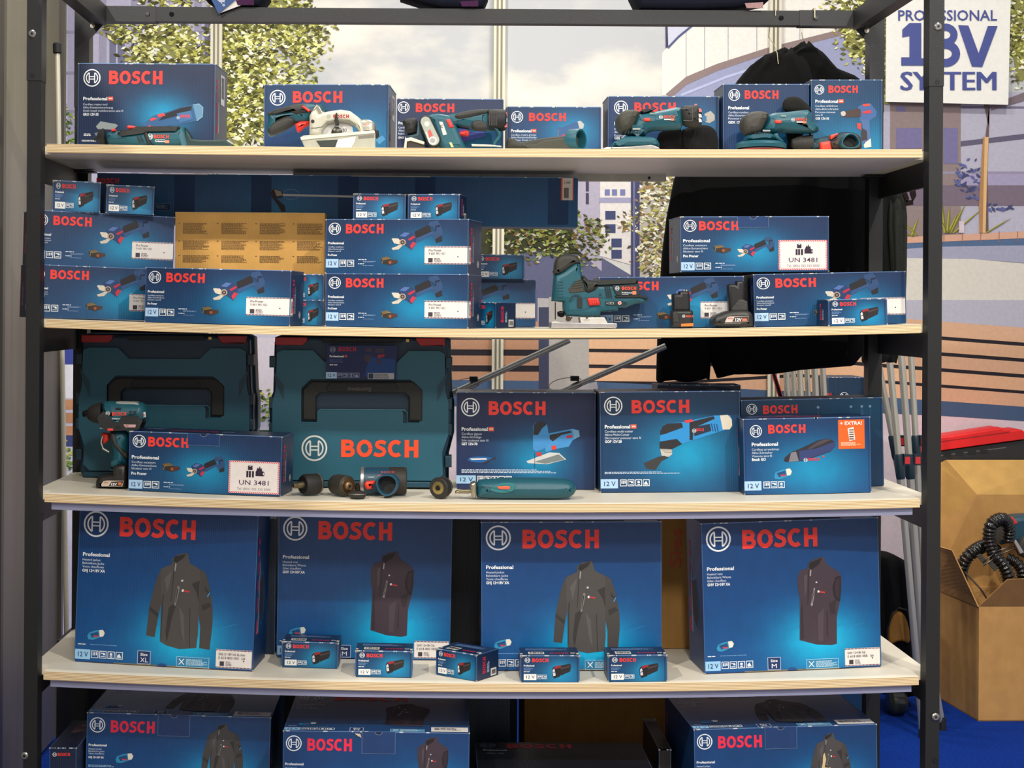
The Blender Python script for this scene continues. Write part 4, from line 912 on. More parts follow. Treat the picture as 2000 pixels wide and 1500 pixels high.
def x_multi(S, h):
    o_ = lambda pts, c, l=2: S.poly([((x/4 + 1000 - 1175), (y/4 + 640 - 770)) for x, y in pts], c, l)
    o_([(1170, 830), (1180, 800), (1230, 770), (1340, 760), (1600, 710), (1720, 710), (1735, 760), (1720, 810), (1640, 835), (1340, 930), (1260, 970), (1165, 960)], (36, 140, 206))
    o_([(1170, 830), (1185, 795), (1230, 770), (1340, 765), (1350, 800), (1210, 850), (1170, 860)], (34, 32, 36), 3); o_([(1165, 910), (1300, 890), (1340, 930), (1260, 970), (1165, 965)], (34, 32, 36), 3)
    o_([(1400, 760), (1590, 715), (1600, 735), (1470, 790), (1430, 830), (1425, 900), (1400, 900)], (30, 30, 36), 3); o_([(1425, 800), (1560, 775), (1570, 830), (1440, 870)], (30, 40, 60), 4)
    S.brand(188, 72, 15, 6, (216, 60, 60), 5); S.logo(184, 77, 4, WHITE, 5); o_([(1640, 710), (1700, 705), (1732, 740), (1735, 790), (1715, 820), (1660, 820)], (216, 206, 188), 3)
    o_([(1360, 745), (1420, 738), (1432, 755), (1370, 768)], (214, 60, 60), 5); o_([(1168, 965), (1260, 968), (1262, 1010), (1235, 1030), (1180, 1020)], (196, 190, 180), 3); 
    for i in range(3): S.stroke([(119+i*4-2, 112+i*3), (140, 113+i*3)], .8, (110, 104, 98), 4)
    for i in range(3): S.stroke([(218+i*5, 63+i*.5), (221+i*5, 78+i*.5)], 1.6, (16, 60, 110), 5)
    o_([(1040, 1078), (1150, 1030), (1200, 1020), (1235, 1035), (1180, 1060), (1130, 1130), (1060, 1120)], (52, 50, 50), 3)
    volt(S, 0, h-26, 34, h-8); S.icons(38, h-25, 13, 4); S.micro(8, h-40, 150, 1.4, 2, (190, 210, 230), 2)
def x_screw(S, h):
    o_ = lambda pts, c, l=2: S.poly([((x/4 + 1500 - 1455), (y/4 + 640 - 826)) for x, y in pts], c, l)
    o_([(140, 1075), (150, 1050), (200, 1010), (270, 985), (420, 920), (500, 908), (550, 930), (558, 970), (520, 1010), (300, 1080), (160, 1085)], (40, 34, 44)); o_([(265, 1000), (400, 985), (552, 935), (555, 975), (520, 1005), (300, 1075), (268, 1080)], (44, 58, 110), 3)
    o_([(430, 925), (500, 910), (520, 920), (450, 950), (350, 990), (330, 985)], (70, 62, 70), 4); o_([(200, 1012), (240, 1005), (262, 1080), (180, 1085)], (120, 120, 128), 3)
    S.brand(130, 78, 22, 6, (226, 60, 70), 5); S.logo(124, 82, 4, WHITE, 5); S.disc(160, 76, 2, (226, 60, 70), 5)
    S.rect(191, 5, 244, 62, (236, 98, 24), 2); S.text('+ EXTRA!', 195, 15, 6.4, WHITE, .02, 44, 3); S.poly([(210, 22), (222, 19), (225, 44), (213, 47)], (226, 220, 214), 3)
    for i in range(5): S.rect(213, 24+i*4.4, 222, 26+i*4.4, (90, 50, 40), 4)
    S.micro(196, 49, 40, 1, 4, (255, 220, 190), 3)
    volt(S, 0, h-26, 34, h-8); S.icons(38, h-25, 13, 3); adapter(S, 60, h-50, 1)
def x_bits(S, h):
    for x in (149, 213, 234, 250): S.disc(x, 17, 2.6, (140, 170, 200), 2, n=12); S.stroke([(x, 20), (x, 36)], .4, (90, 130, 180), 2)
    S.rect(176, 31, 214, 33, (10, 30, 60), 3)
gl = lambda u, v, a=.3, b=.4, s_=.8: [(u, v, a, b, CY, s_)]
NV, BV = (32, 54, 104), (14, 52, 108)
T1 = tool_carton(271, 153+14, .16, .15, (36, 54, 100), (18, 44, 92), gl(.62, .6, .22, .25, .9), (27, 28, 17), (61, 14, 106, 26), (10, 71, 48, 6), (10, 81, ['Cordless rotary tool', 'Akku-Rotationswerkzeug', 'Outil rotatif multifonctions sans fil'], 4, 6.2), ('GRO 12V-35', 10, 101, 4.8, 31), x_rotary)
o = place(T1, 152, 419, .12, -3, 'blue tool carton picturing a rotary tool, left end of top shelf', shelf=1, row=200)
T2 = tool_carton(244, 140, .16, .17, (20, 70, 132), (12, 62, 124), gl(.8, .75, .3, .4, .6), (26, 26, 15.5), (56, 13, 97, 23), None, None, None, x_saw)
place(T2, 516, 759, .20, -4, 'blue tool carton behind the silver circular saw on top shelf', shelf=1, row=220)
T3 = tool_carton(208, 108, .16, .11, (34, 52, 106), (24, 46, 98), gl(.75, .8, .35, .4, .5), (13, 17, 11.5), (37, 9, 75, 17), (3, 50, 30, 5, False), (3, 58, ['Cordless', 'Akku-', 'Rabot'], 3.6, 6), ('GHO 1', 3, 78, 4, 14), x_planer)
place(T3, 775, 983, .15, 0, 'blue tool carton behind the teal planer on top shelf', shelf=1, row=240)
T4 = tool_carton(184, 97, .16, .11, (12, 62, 124), (8, 66, 128), gl(.7, .5, .3, .4, .7), (20, 20, 11.5), (43, 12, 72, 16), (8, 50, 40, 5.5), (8, 57, ['Cordless rotary grinder', 'Akku-Rotationsschleifer', 'Meuleuse droite sans fil'], 3.6, 5), None, x_grinder)
place(T4, 990, 1174, .18, 0, 'low blue tool carton behind the black grinder handle on top shelf', shelf=1, row=250)
T5 = tool_carton(216, 116, .16, .12, (28, 60, 122), (14, 60, 126), gl(.8, .6, .3, .5, .5), (25, 22, 13.5), (51, 12, 81, 18), (12, 56, 42, 6, False), (12, 66, ['Cordless', 'Akku-Schwing', 'Ponceuse'], 4, 6), ('GSS 12', 12, 84, 5, 20), x_sander)
place(T5, 1188, 1404, .16, 0, 'blue tool carton behind the teal sheet sander on top shelf', shelf=1, row=240)
T6 = tool_carton(172, 138, .12, .12, (14, 58, 118), (10, 60, 124), gl(.9, .8, .5, .4, .4), (22, 21, 11.5), (43, 12, 68, 17), (10, 49, 42, 6, False), (10, 57, ['Cordless random', 'Akku-Exzenter', 'Ponceuse excent.'], 4, 6), ('GEX 12V', 10, 77, 5, 28), x_exc)
place(T6, 1413, 1580, .13, 0, 'blue tool carton behind the round teal sander on top shelf', shelf=1, row=230)
T7 = tool_carton(140, 146, .1, .12, (16, 70, 128), (16, 96, 150), gl(.6, .9, .7, .35, .5), (16, 19, 9.5), (34, 11, 58, 14.5), (8, 45, 45, 6), (8, 53, ['Cordless drill/driver', 'Akku-Bohrschrauber', 'Perceuse-visseuse', 'sans fil'], 3.8, 6), ('GSR 12V-30', 8, 78, 4.4, 27), x_drill)
place(T7, 1585, 1723, .12, 0, 'upright blue carton picturing a drill, right end of top shelf, crushed corners', shelf=1, row=230)
T8 = tool_carton(271, 188, .28, .15, (30, 44, 100), (20, 42, 98), gl(.58, .7, .28, .3, .8), (27, 29, 18), (63, 17, 111, 27), (10, 75, 51, 6.6), (10, 83, ['Cordless jigsaw', 'Akku-Stichsäge', 'Scie sauteuse sans fil'], 4.4, 6.4), ('GST 12V-70', 10, 103, 4.8, 31), x_jig)
place(T8, 892, 1163, .27, -2, 'dark blue tool carton picturing a jigsaw, centre of third shelf', shelf=3, row=850)
T9 = tool_carton(274, 196, .2, .15, (12, 56, 108), (6, 62, 120), gl(.62, .62, .34, .34, .9), (26, 27, 18), (62, 16, 113, 26), (9, 71, 50, 6.6), (9, 79, ['Cordless multi-cutter', 'Akku-Multi-Cutter', 'Découpeur-ponceur sans fil'], 4.4, 6.4), ('GOP 12V-28', 9, 99, 4.8, 33), x_multi)
place(T9, 1174, 1447, .20, 0, 'blue tool carton picturing an oscillating multi-cutter on third shelf', shelf=3, row=850)
T10 = tool_carton(255, 148, .12, .10, (12, 60, 128), (8, 66, 138), gl(.55, .68, .4, .4, .8), (25, 24, 12), (50, 12, 75, 17), (16, 53, 53, 6.6, False), (16, 62, ['Cordless screwdriver', 'Akku-Schrauber', 'Visseuse sans fil'], 4.4, 6.4), ('Bosch GO', 16, 82, 5.4, 28), x_screw)
place(T10, 1455, 1702, .13, 0, 'blue screwdriver carton with an orange extra tag, right end of third shelf', shelf=3, row=870)
T11 = tool_carton(274, 175, .2, .12, (14, 70, 120), (10, 66, 120), gl(.9, .1, .4, .4, .2), (20, 18, 10.5), (42, 11, 67, 17), None, None, None, x_bits)
place(T11, 1452, 1727, .25, 0, 'taller blue carton standing behind the screwdriver carton on third shelf', shelf=3, row=860)

# ---- long pole-tool carton across the back of the second shelf
W = (1128-190)*(CD+.325)/F; H = 97*(CD+.325)/F; D = .10; k = W/938
mb = carton(W, H, D, (14, 92, 158), (8, 104, 172), [(.39, .6, .08, .5, CY, .7), (.55, .3, .5, .5, (6, 70, 130), .5)])
S = Sheet(mb, (-W/2, -D/2, H), k=k)
S.brand(-2, 9, 44, 11); S.poly([(337, 36), (345, 26), (360, 32), (366, 38), (360, 44), (350, 46), (366, 60), (368, 72), (360, 72), (352, 58), (344, 48)], (40, 34, 34), 3); S.poly([(345, 28), (358, 32), (362, 40), (350, 42)], (170, 156, 140), 4)
S.poly([(362, 37), (500, 39), (500, 43), (362, 41)], (210, 210, 206), 4); S.arc(378, 38, 16, 10, 0, 360, .6, (150, 170, 190), 4)
for a in (150, 300, 470, 620, 880): S.rect(a, 0, a+40, 92, (10, 56, 102), 1)
S.rect(112, 58, 144, 72, (24, 52, 90), 2); S.frame(112, 58, 144, 72, .6, (100, 130, 160), 3); S.micro(115, 61, 24, 1, 4, (120, 150, 180), 3)
for a, b in ((98, 216), (495, 650)): S.rect(a, 0, b, 1.6, (206, 196, 170), 3)
o = mb.build('tool_carton'); o['category'] = 'box'; o['label'] = 'very long dark blue carton along the back of second shelf picturing a pole tool'
zz = P(700, 440, .325)[1]; X0 = P(659, 400, .325)[0]; o.location = (X0, .325 + D/2, zz); o.rotation_euler = (0, .0035, 0)
lm = MB(); R = Sheet(lm, (-W/2, -D/2 - .0006, H), k=k); R.rect(905, 1, 930, 44, (226, 214, 200), 1); R.rect(905, 1, 908, 44, (206, 80, 50), 2); R.rect(928, 1, 930, 44, (206, 80, 50), 2); R.barcode(911, 20, 920, 40, (30, 26, 26)); R.text('2 608', 911, 12, 5, (60, 40, 40), 0, 12, 2); lm.build('sticker', o)
# brown carton with printed paragraphs
W, D = (634-342)*(CD+.225)/F, .065; zb = rest(2, P(330, 500, .225)[0]); H = P(480, 415, .225)[1] - zb; k = W/304
mb = MB(); mb.box(-W/2, W/2, -D/2, D/2, 0, H, (206, 158, 88), 'kraft'); S = Sheet(mb, (-W/2, -D/2, H), k=k)
for cx in (16, 94, 172, 248):
    for (y, n) in ((22, 12), (58, 10), (88, 8)): S.rect(cx-9, y, cx-6, y+1.4, (70, 46, 18), 2); S.micro(cx, y, 54, 1.0, n, (84, 56, 24), 2, seed=cx+y)
S.rect(0, 0, 304, 1.6, (206, 170, 100), 2)
o = mb.build('cardboard_carton'); tagit(o, 'plain brown carton with printed paragraphs between the secateur stacks', 'box'); o.location = (P(488, 500, .225)[0], .225 + D/2, zb)
# ---- lowest shelf extras
def plain(name, label, x0, x1, y0, y1, z0, z1, cols, fn=None, m='card', yaw=0, cat='box'):
    W, D, H = x1-x0, y1-y0, z1-z0; mb = carton(W, H, D, *cols) if m == 'card' else MB()
    if m != 'card': mb.box(-W/2, W/2, -D/2, D/2, 0, H, cols[0], m)
    if fn: fn(mb, W, H, D)
    o = mb.build(name); tagit(o, label, cat); o.location = ((x0+x1)/2, (y0+y1)/2, z0); o.rotation_euler = (0, 0, math.radians(yaw)); return o
def f_flat(mb, W, H, D):
    T = topsheet(mb, W, H, D, 330); hh = D/W*330; T.brand(62, 14, 128, 30, (190, 34, 54), 2); T.logo(24, 26, 16, (110, 130, 150)); T.text('Professional', 14, 64, 8, (160, 176, 190), .02, 46, 2); T.text('GWL 12V', 20, 86, 6, (120, 140, 160), .0, 34, 2)
zz = rest(5, .42)
plain('tool_carton', 'dark flat carton lying on the lowest shelf, large red letters on its lid', P(935, 1500, 0)[0], P(1285, 1500, 0)[0], .02, .31, zz, .325, ((14, 26, 48), (8, 40, 72)), f_flat)
def f_col(mb, W, H, D):
    S, h = front(mb, W, H, D, 90)
    rnd = random.Random(4)
    for y in (8, 58):
        for i in range(18): q = rnd.uniform(6, 26); S.rect(38+i*2.3, y+34-q, 38+i*2.3+.7, y+34, (24, 66, 100), 2)
    S.micro(36, 48, 40, 3, 1, (176, 186, 196), 2)
    R = rightsheet(mb, W, H, D, W/90); cl = [(120, 64, 52), (64, 110, 104), (150, 132, 110), (70, 60, 54), (40, 84, 80)]
    for i in range(60):
        x, y = rnd.uniform(0, 40), rnd.uniform(0, 110); R.poly([(x, y), (x+rnd.uniform(4, 12), y+rnd.uniform(-4, 8)), (x+rnd.uniform(0, 8), y+rnd.uniform(8, 20))], rnd.choice(cl), 2 + i*.05)
plain('tool_carton', 'tall dark carton with a photo side, behind the flat carton on lowest shelf', P(905, 1400, .41)[0], P(995, 1400, .41)[0], .42, .495, rest(5, .1), .50, ((8, 34, 62), (4, 30, 56)), f_col)
plain('cardboard_carton', 'plain brown carton standing at the back behind the lowest shelf', P(1025, 1400, .56)[0], P(1300, 1400, .56)[0], .56, .86, 0, .53, [(128, 90, 42)], None, 'kraft')
def f_small(mb, W, H, D):
    S, h = front(mb, W, H, D, 76); S.logo(14, 19, 6); S.brand(23, 14, 35, 9); T = topsheet(mb, W, H, D, 76); T.poly([(20, 30), (60, 20), (66, 120), (24, 150)], (96, 70, 76), 2); T.rect(40, 60, 70, 66, (200, 190, 180), 3)
plain('tool_carton', 'narrow blue carton at left end of the lowest shelf, beside the post', -.95, P(148, 1460, .04)[0], .045, .28, rest(5, -.96), P(120, 1462, .04)[1], ((20, 40, 84), (12, 40, 88)), f_small)
plain('tool_carton', 'dark upright carton lying behind the right jacket carton on lowest shelf', P(1285, 1450, .2)[0], P(1308, 1450, .2)[0], .18, .46, rest(5, .56), .345, ((30, 28, 36), (60, 30, 36)))
plain('tool_carton', 'tall dark stand-in added in the gap between vest and jacket cartons, centre of fourth shelf', P(872, 1230, .33)[0], P(960, 1230, .33)[0], .38, .48, rest(4, .05), .88, ((12, 18, 34), (12, 18, 30)))  # black block standing in for hanging fabric, made tall to darken the gap
plain('tool_carton', 'slim dark blue carton between jacket and vest cartons, left of fourth shelf', P(502, 1200, .26)[0], P(538, 1200, .26)[0], .25, .47, rest(4, -.53), .86, ((10, 46, 84), (8, 36, 70)))
def f_sies(mb, W, H, D):
    S, h = front(mb, W, H, D, 80)
    # red script lettering reading upwards
    T = Sheet(mb, S.w(6, 92, 2), (0, 0, 1), (1, 0, 0), W/80); T.n = Vector((0, -1, 0)); T.m = 'paper'
    T.text('Sies', 0, 30, 22, (190, 80, 40), .02, 74, 2)
plain('dark_backing', 'long dark added crate on the floor behind the lowest shelf, left part', P(110, 1400, .6)[0], P(1010, 1400, .6)[0], .60, .95, 0, .50, [(16, 20, 32)], None, 'rubber', cat='backing')  # plain dark block added so the space behind the lowest shelf reads black
plain('dark_backing', 'dark added crate on the floor behind the right lying jacket carton', P(1308, 1400, .6)[0], P(1640, 1400, .6)[0], .60, .9, 0, .49, [(18, 20, 28)], None, 'rubber', cat='backing')  # second added block, keeps the right-hand gap dark
mb = MB(); x0, x1 = P(1293, 1200, .34)[0], P(1376, 1200, .34)[0]; W, D = x1-x0, .13; H = .31; mb.box(-W/2, W/2, -D/2, D/2, 0, H, (170, 126, 68), 'kraft'); f_sies(mb, W, H, D)
o = mb.build('cardboard_carton'); tagit(o, 'brown carton with red script lettering between two clothing cartons', 'box'); o.location = ((x0+x1)/2, .34+D/2, rest(4, .52))
# ------------------------------------------------------------------ tools on display
class Tool:
    """traces parts at depth Y from a k-times enlarged crop with origin (ox, oy)"""
    def __init__(s, name, label, cat, Y, shelf, px, ox=0, oy=0, k=.25, group=None):
        X = P(px, 600, Y)[0]; s.Y = Y; s.shelf = shelf; s.z = max(sz(shelf, X - .06), sz(shelf, X + .06)) + .0016; s.ox, s.oy, s.k = ox, oy, k
        s.loc = (X, Y, s.z); s.e = empty(name, s.loc, label, cat, group)
    def p(s, x, y, Y=None):
        if y is None:
            a = P(s.ox + x*s.k, 600, s.Y if Y is None else Y); return (a[0], s.z)
        a = P(s.ox + x*s.k, s.oy + y*s.k, s.Y if Y is None else Y); return (a[0], max(a[1], s.z))
    def v(s, x, y, Y=None): a = s.p(x, y, Y); return Vector((a[0], s.Y if Y is None else Y, a[1]))
    def part(s, name, pts, col, y0, y1, b, m='plastic', extra=None, parent=None, sm=0):
        mb = MB(); q = [s.p(*a, Y=y0) for a in pts]
        if sm: q = rounded(q, sm)
        mb.prism(q, y0, y1, b, col, m)
        if extra: extra(mb)
        return mb.build(name, parent or s.e, loc=s.loc)
    def mesh(s, name, fn, parent=None):
        mb = MB(); fn(mb); return mb.build(name, parent or s.e, loc=s.loc)
    def sheet(s, mb, Y):
        S = Sheet(mb, (0, 0, 0), m='paper'); t = s
        def w(x, y, L): a = P(t.ox + x*t.k, t.oy + y*t.k, Y); return Vector((a[0], Y - .00025*L, a[1]))
        S.w = w; return S
def rounded(q, n=2):
    """corner cutting for softer outlines"""
    for _ in range(n):
        r = []
        for i in range(len(q)):
            a, b = q[i], q[(i+1) % len(q)]; r += [(a[0]*.78+b[0]*.22, a[1]*.78+b[1]*.22), (a[0]*.22+b[0]*.78, a[1]*.22+b[1]*.78)]
        q = r
    return q
SILV = (198, 194, 176)
# rotary tool
t = Tool('rotary_tool', 'teal cordless rotary tool lying before the left carton on top shelf', 'rotary tool', .07, 1, 320)
t.part('body', [(815, 1040), (850, 1020), (920, 1015), (1060, 1000), (1130, 985), (1390, 978), (1440, 995), (1460, 1040), (1480, 1120), (1480, None), (860, None), (815, 1100)], TEAL, .045, .095, .018, sm=1)
t.part('grip', [(915, 1025), (1100, 1000), (1120, 985), (1395, 980), (1405, 1000), (1370, 1028), (1080, 1030), (1040, 1052), (930, 1058), (905, 1045)], (34, 34, 32), .040, .08, .012, 'rubber')
t.part('grip_band', [(1110, 1000), (1150, 995), (1158, 1060), (1185, None), (1150, None), (1120, 1060)], (32, 32, 32), .0415, .08, .006, 'rubber')
t.part('power_switch', [(985, 990), (1000, 978), (1060, 985), (1050, 1005), (1000, 1008)], RED, .055, .085, .004)
t.part('release_button', [(1150, 985), (1180, 980), (1180, 1005), (1155, 1010)], RED, .043, .07, .003); t.part('nose_button', [(865, 1012), (890, 1002), (900, 1020), (870, 1028)], RED, .048, .07, .003)
def f(mb):
    a = t.v(735, 1085, .07); b = t.v(825, 1075, .07)
    mb.lathe(a, b, [(0, .004), (.35, .005), (.36, .010), (.5, .018), (.9, .021), (1, .018)], (28, 28, 28), 'rubber')
t.mesh('collet_nut', f)
def f(mb):
    S = t.sheet(mb, .0447); S.logo(1173, 1067, 22, WHITE, 2); S.brand(1203, 1052, 116, 30, (226, 70, 50), 2); S.text('Professional', 1212, 1110, 12, WHITE, .02, 80, 2); S.rect(1290, 1095, 1322, 1118, (220, 130, 100), 2); S.rect(1212, 1090, 1290, 1094, (200, 210, 210), 1)
    for x in (1065, 1090): S.poly([(x, 1060), (x+14, 1060), (x+34, 1112), (x+20, 1112)], (10, 26, 32), 2)
t.mesh('nameplate', f)
t.part('battery_tongue', [(1440, 990), (1470, 1030), (1500, 1085), (1570, 1092), (1760, 1090), (1820, 1128), (1820, None), (1440, None)], (14, 44, 42), .05, .09, .004)
# circular saw
t = Tool('circular_saw', 'silver and teal cordless circular saw on top shelf', 'circular saw', .09, 1, 640, 500, 0)
t.part('handle', [(80, 880), (110, 865), (250, 825), (350, 800), (440, 805), (540, 845), (560, 860), (430, 900), (410, 960), (300, 955), (230, 1000), (150, 1040), (95, 1065), (72, 1000), (90, 930)], TEAL, .06, .115, .018, sm=2)
t.part('handle_grip', [(88, 1000), (130, 950), (230, 900), (290, 905), (310, 950), (230, 1010), (110, 1058), (95, 1040)], (46, 46, 42), .0565, .09, .010, 'rubber', sm=1)
t.part('upper_grip', [(80, 880), (150, 850), (300, 810), (370, 805), (420, 850), (400, 880), (310, 900), (260, 870), (120, 905)], (44, 44, 42), .0555, .09, .010, 'rubber')
t.part('safety_button', [(352, 830), (372, 824), (428, 862), (408, 874)], RED, .052, .08, .003)
t.part('trigger', [(300, 965), (345, 945), (412, 940), (412, 975), (385, 985), (335, 1030), (318, 1025)], RED, .062, .09, .008)
t.part('motor_housing', [(770, 950), (830, 925), (890, 930), (930, 955), (942, 1040), (930, 1070), (800, 1060)], SILV, .06, .12, .014, 'metal', sm=1)
t.part('blade_guard', [(415, 1058), (416, 900), (432, 870), (470, 850), (490, 890), (545, 870), (660, 853), (735, 866), (790, 905), (820, 930), (842, 1000), (850, 1050), (830, 1060), (800, 1020), (770, 985), (720, 955), (640, 950), (560, 965), (520, 1020), (520, 1060)], SILV, .045, .085, .008, 'brushed')
def f(mb):
    c = t.v(632, 1035, .06); r = .036; mb.lathe(c, c + Vector((0, .002, 0)), [(0, r), (1, r)], (212, 210, 204), 'paper', 40); mb.lathe(c + Vector((0, -.006, 0)), c, [(0, .008), (.4, .012), (1, .012)], (70, 68, 62), 'metal')
t.mesh('saw_blade', f)
t.part('guard_slot', [(622, 882), (634, 880), (640, 930), (650, 975), (622, 978), (612, 940)], (24, 22, 22), .043, .05, .001, 'rubber')
def f(mb):
    S = t.sheet(mb, .0448); S.logo(568, 909, 17, (170, 176, 160)); S.brand(604, 895, 122, 27, (176, 36, 34)); S.disc(443, 948, 14, (28, 26, 26), 2)
    S.stroke([(430, 1000), (470, 1000), (520, 990), (560, 950), (650, 935), (730, 942), (780, 975)], 5, (90, 88, 80), 2); S.text('BO', 680, 1030, 26, (40, 36, 36), .02, 30, 2)
    S.brand(842, 965, 44, 12, (190, 60, 50), 2)
t.mesh('nameplate', f)
t.part('base_plate', [(345, 1072), (370, 1058), (925, 1018), (932, 1040), (925, None), (372, None)], (172, 170, 154), .03, .05, .002, 'brushed')
t.part('plate_edge', [(345, 1072), (925, 1018), (932, 1040), (352, 1094)], (220, 216, 198), .0275, .035, .001, 'brushed')
t.part('plate_scale', [(800, 1060), (925, 1050), (922, 1075), (800, 1085)], (120, 118, 106), .0293, .035, .0002, 'brushed')
t.part('plate_opening', [(470, 1100), (640, 1090), (620, None), (500, None)], (44, 50, 46), .029, .04, .0005, 'rubber')
t.part('blade_shoe', [(640, 1088), (780, 1066), (772, 1105), (735, None), (610, None)], (226, 222, 212), .0285, .04, .001, 'paper')
t.part('lower_guard', [(480, 1090), (700, 1072), (770, 1075), (760, 1120), (740, None), (600, None), (620, 1110), (500, 1108)], (150, 148, 136), .042, .06, .003, 'metal')
t.part('depth_knob', [(932, 1010), (955, 1015), (960, 1060), (940, 1078), (925, 1060)], (30, 30, 34), .05, .08, .004, 'rubber')
t.part('mount_bracket', [(430, 870), (470, 815), (500, 830), (520, 870), (545, 880), (490, 915), (440, 900)], (150, 146, 132), .055, .09, .003, 'metal')
# hand planer
t = Tool('hand_planer', 'teal cordless planer with round window and black battery on top shelf', 'planer', .08, 1, 885, 500, 0)
t.part('body', [(1330, 900), (1400, 880), (1480, 890), (1530, 905), (1560, 960), (1600, 1060), (1645, None), (1420, None), (1380, 1000)], TEAL, .05, .11, .012, sm=1)
t.part('handle', [(1470, 895), (1560, 880), (1640, 858), (1760, 846), (1830, 850), (1835, 1010), (1790, 1020), (1660, 1000), (1560, 985), (1530, 960)], TEAL, .055, .105, .018, sm=1)
t.part('upper_grip', [(1545, 892), (1640, 862), (1760, 848), (1820, 852), (1815, 880), (1730, 905), (1650, 925), (1560, 935)], (44, 44, 40), .0515, .09, .008, 'rubber', sm=1)
t.part('lower_grip', [(1680, 960), (1720, 932), (1800, 945), (1820, 1010), (1760, 1015), (1690, 1005)], (44, 44, 40), .0515, .09, .006, 'rubber', sm=1)
t.part('hand_guard', [(1850, 985), (1885, 1000), (1920, 1040), (1915, 1080), (1880, 1120), (1870, None), (1840, None), (1850, 1110), (1890, 1060), (1870, 1015)], TEAL, .065, .09, .004)
def f(mb):
    a = t.v(1805, 935, .08); b = t.v(1955, 940, .08); mb.lathe(a, b, [(0, .022), (.1, .024), (.8, .0245), (.93, .023), (1, .019)], BLK, 'rubber')
    S = t.sheet(mb, .0555); 
    for i in range(5): S.poly([(1820+i*14, 870), (1828+i*14, 870), (1828+i*14, 980), (1820+i*14, 980)], (48, 46, 44), 2)
bt = t.mesh('battery', f)
t.mesh('battery_label', lambda mb: [mb.slab([t.v(1944, y, .062), t.v(1962, y-3, .066), t.v(1964, y+26, .066), t.v(1944, y+30, .062)], .001, c, 'paper') for y, c in ((880, (210, 110, 100)), (925, (222, 222, 222)), (965, (210, 110, 100)))], bt)
t.part('lock_button', [(1483, 934), (1515, 928), (1548, 992), (1512, 998)], RED, .047, .07, .003); t.part('trigger', [(1560, 1042), (1635, 1014), (1668, 1022), (1660, 1060), (1590, 1058)], RED, .062, .09, .008)
def f(mb):
    pts = []
    for i in range(24):
        a = math.radians(-90 + 15*i)
        q = (1325, 945) if math.sin(a) < 0 else (1385, 1100); r = 55 if math.sin(a) < 0 else 58
    import itertools
    A, B = (1325, 950, 50), (1388, 1092, 56)
    dx, dy = B[0]-A[0], B[1]-A[1]; th = math.atan2(dy, dx)
    for i in range(13): a = th + math.pi/2 + math.pi*i/12; pts.append((A[0]+A[2]*math.cos(a), A[1]+A[2]*math.sin(a)))
    for i in range(13): a = th - math.pi/2 + math.pi*i/12; pts.append((B[0]+B[2]*math.cos(a), B[1]+B[2]*math.sin(a)))
    mb.prism([t.p(*a, Y=.04) for a in pts], .036, .07, .004, (30, 32, 30), 'rubber')
    S = t.sheet(mb, .0355); q = [(A[0]+(x-A[0])*.78 if i < 13 else B[0]+(x-B[0])*.78, A[1]+(y-A[1])*.78 if i < 13 else B[1]+(y-B[1])*.78) for i, (x, y) in enumerate(pts)]
    S.poly(q, (166, 170, 160), 1); S.disc(1335, 968, 20, (214, 214, 206), 2); S.poly([(1342, 1020), (1362, 1010), (1390, 1080), (1372, 1100), (1352, 1075)], (206, 90, 80), 2); S.disc(1380, 1098, 32, (214, 212, 204), 2); S.disc(1380, 1098, 20, (150, 152, 146), 3); S.stroke([(1328, 1030), (1350, 1090)], 8, (220, 220, 214), 2)
t.mesh('belt_cover', f)
def f(mb):
    S = t.sheet(mb, .0497); S.poly([(1430, 950), (1458, 952), (1492, 1050), (1462, 1058)], (206, 206, 200), 2); S.text('EC', 1440, 1000, 24, BLK, .02, 20, 3); S.poly([(1508, 1112), (1528, 1112), (1545, 1150), (1525, 1150)], (190, 190, 130), 2); S.disc(1558, 957, 11, (20, 50, 60), 2)
t.mesh('nameplate', f)
t.part('dust_port', [(1138, 945), (1165, 922), (1250, 915), (1268, 960), (1262, 1040), (1190, 1052), (1165, 1030), (1160, 980)], (28, 27, 26), .06, .11, .012, 'rubber', sm=1)
t.part('dust_elbow', [(1260, 960), (1300, 980), (1330, 1120), (1200, 1090), (1170, 1060), (1250, 1040)], TEALD, .06, .10, .006)
t.part('front_shoe', [(1145, None), (1165, 1078), (1215, 1072), (1320, 1108), (1312, 1130), (1210, 1100), (1180, 1105), (1168, None)], (216, 208, 188), .045, .075, .002, 'brushed')
t.part('shoe_insert', [(1180, 1108), (1210, 1100), (1320, 1130), (1320, None), (1172, None)], (40, 34, 28), .05, .09, .002, 'rubber')
t.part('parallel_guide', [(1685, 1125), (1830, 1128), (1920, 1140), (1918, 1148), (1830, 1144), (1685, 1142)], (206, 204, 190), .06, .07, .001, 'metal')
# die grinder handle
t = Tool('grinder_handle', 'black grinder handle with open teal battery socket on top shelf', 'grinder', .08, 1, 1075, 1000, 0)
t.part('body', [(-40, 1085), (-10, 1068), (20, 1085), (80, 1112), (120, 1096), (280, 1070), (470, 1054), (520, 1056), (520, None), (-45, None)], (44, 44, 34), .05, .11, .009, 'rubber', sm=1)
t.part('grip_inlay', [(70, 1130), (180, 1122), (260, 1092), (470, 1070), (480, None), (140, None)], (58, 58, 46), .048, .08, .004, 'rubber')
def f(mb):
    a = t.v(492, 1110, .06); n = Vector((1, -.75, 0)).normalized(); r = .0245
    a.z = t.z + r; mb.lathe(a - n*.012, a + n*.016, [(0, r), (.9, r), (1, r*.94), (.98, r*.8), (.2, r*.75)], TEAL, 'plastic'); mb.lathe(a - n*.008, a - n*.006, [(0, r*.78), (1, r*.78)], (6, 8, 8), 'rubber')
t.mesh('battery_socket', f)
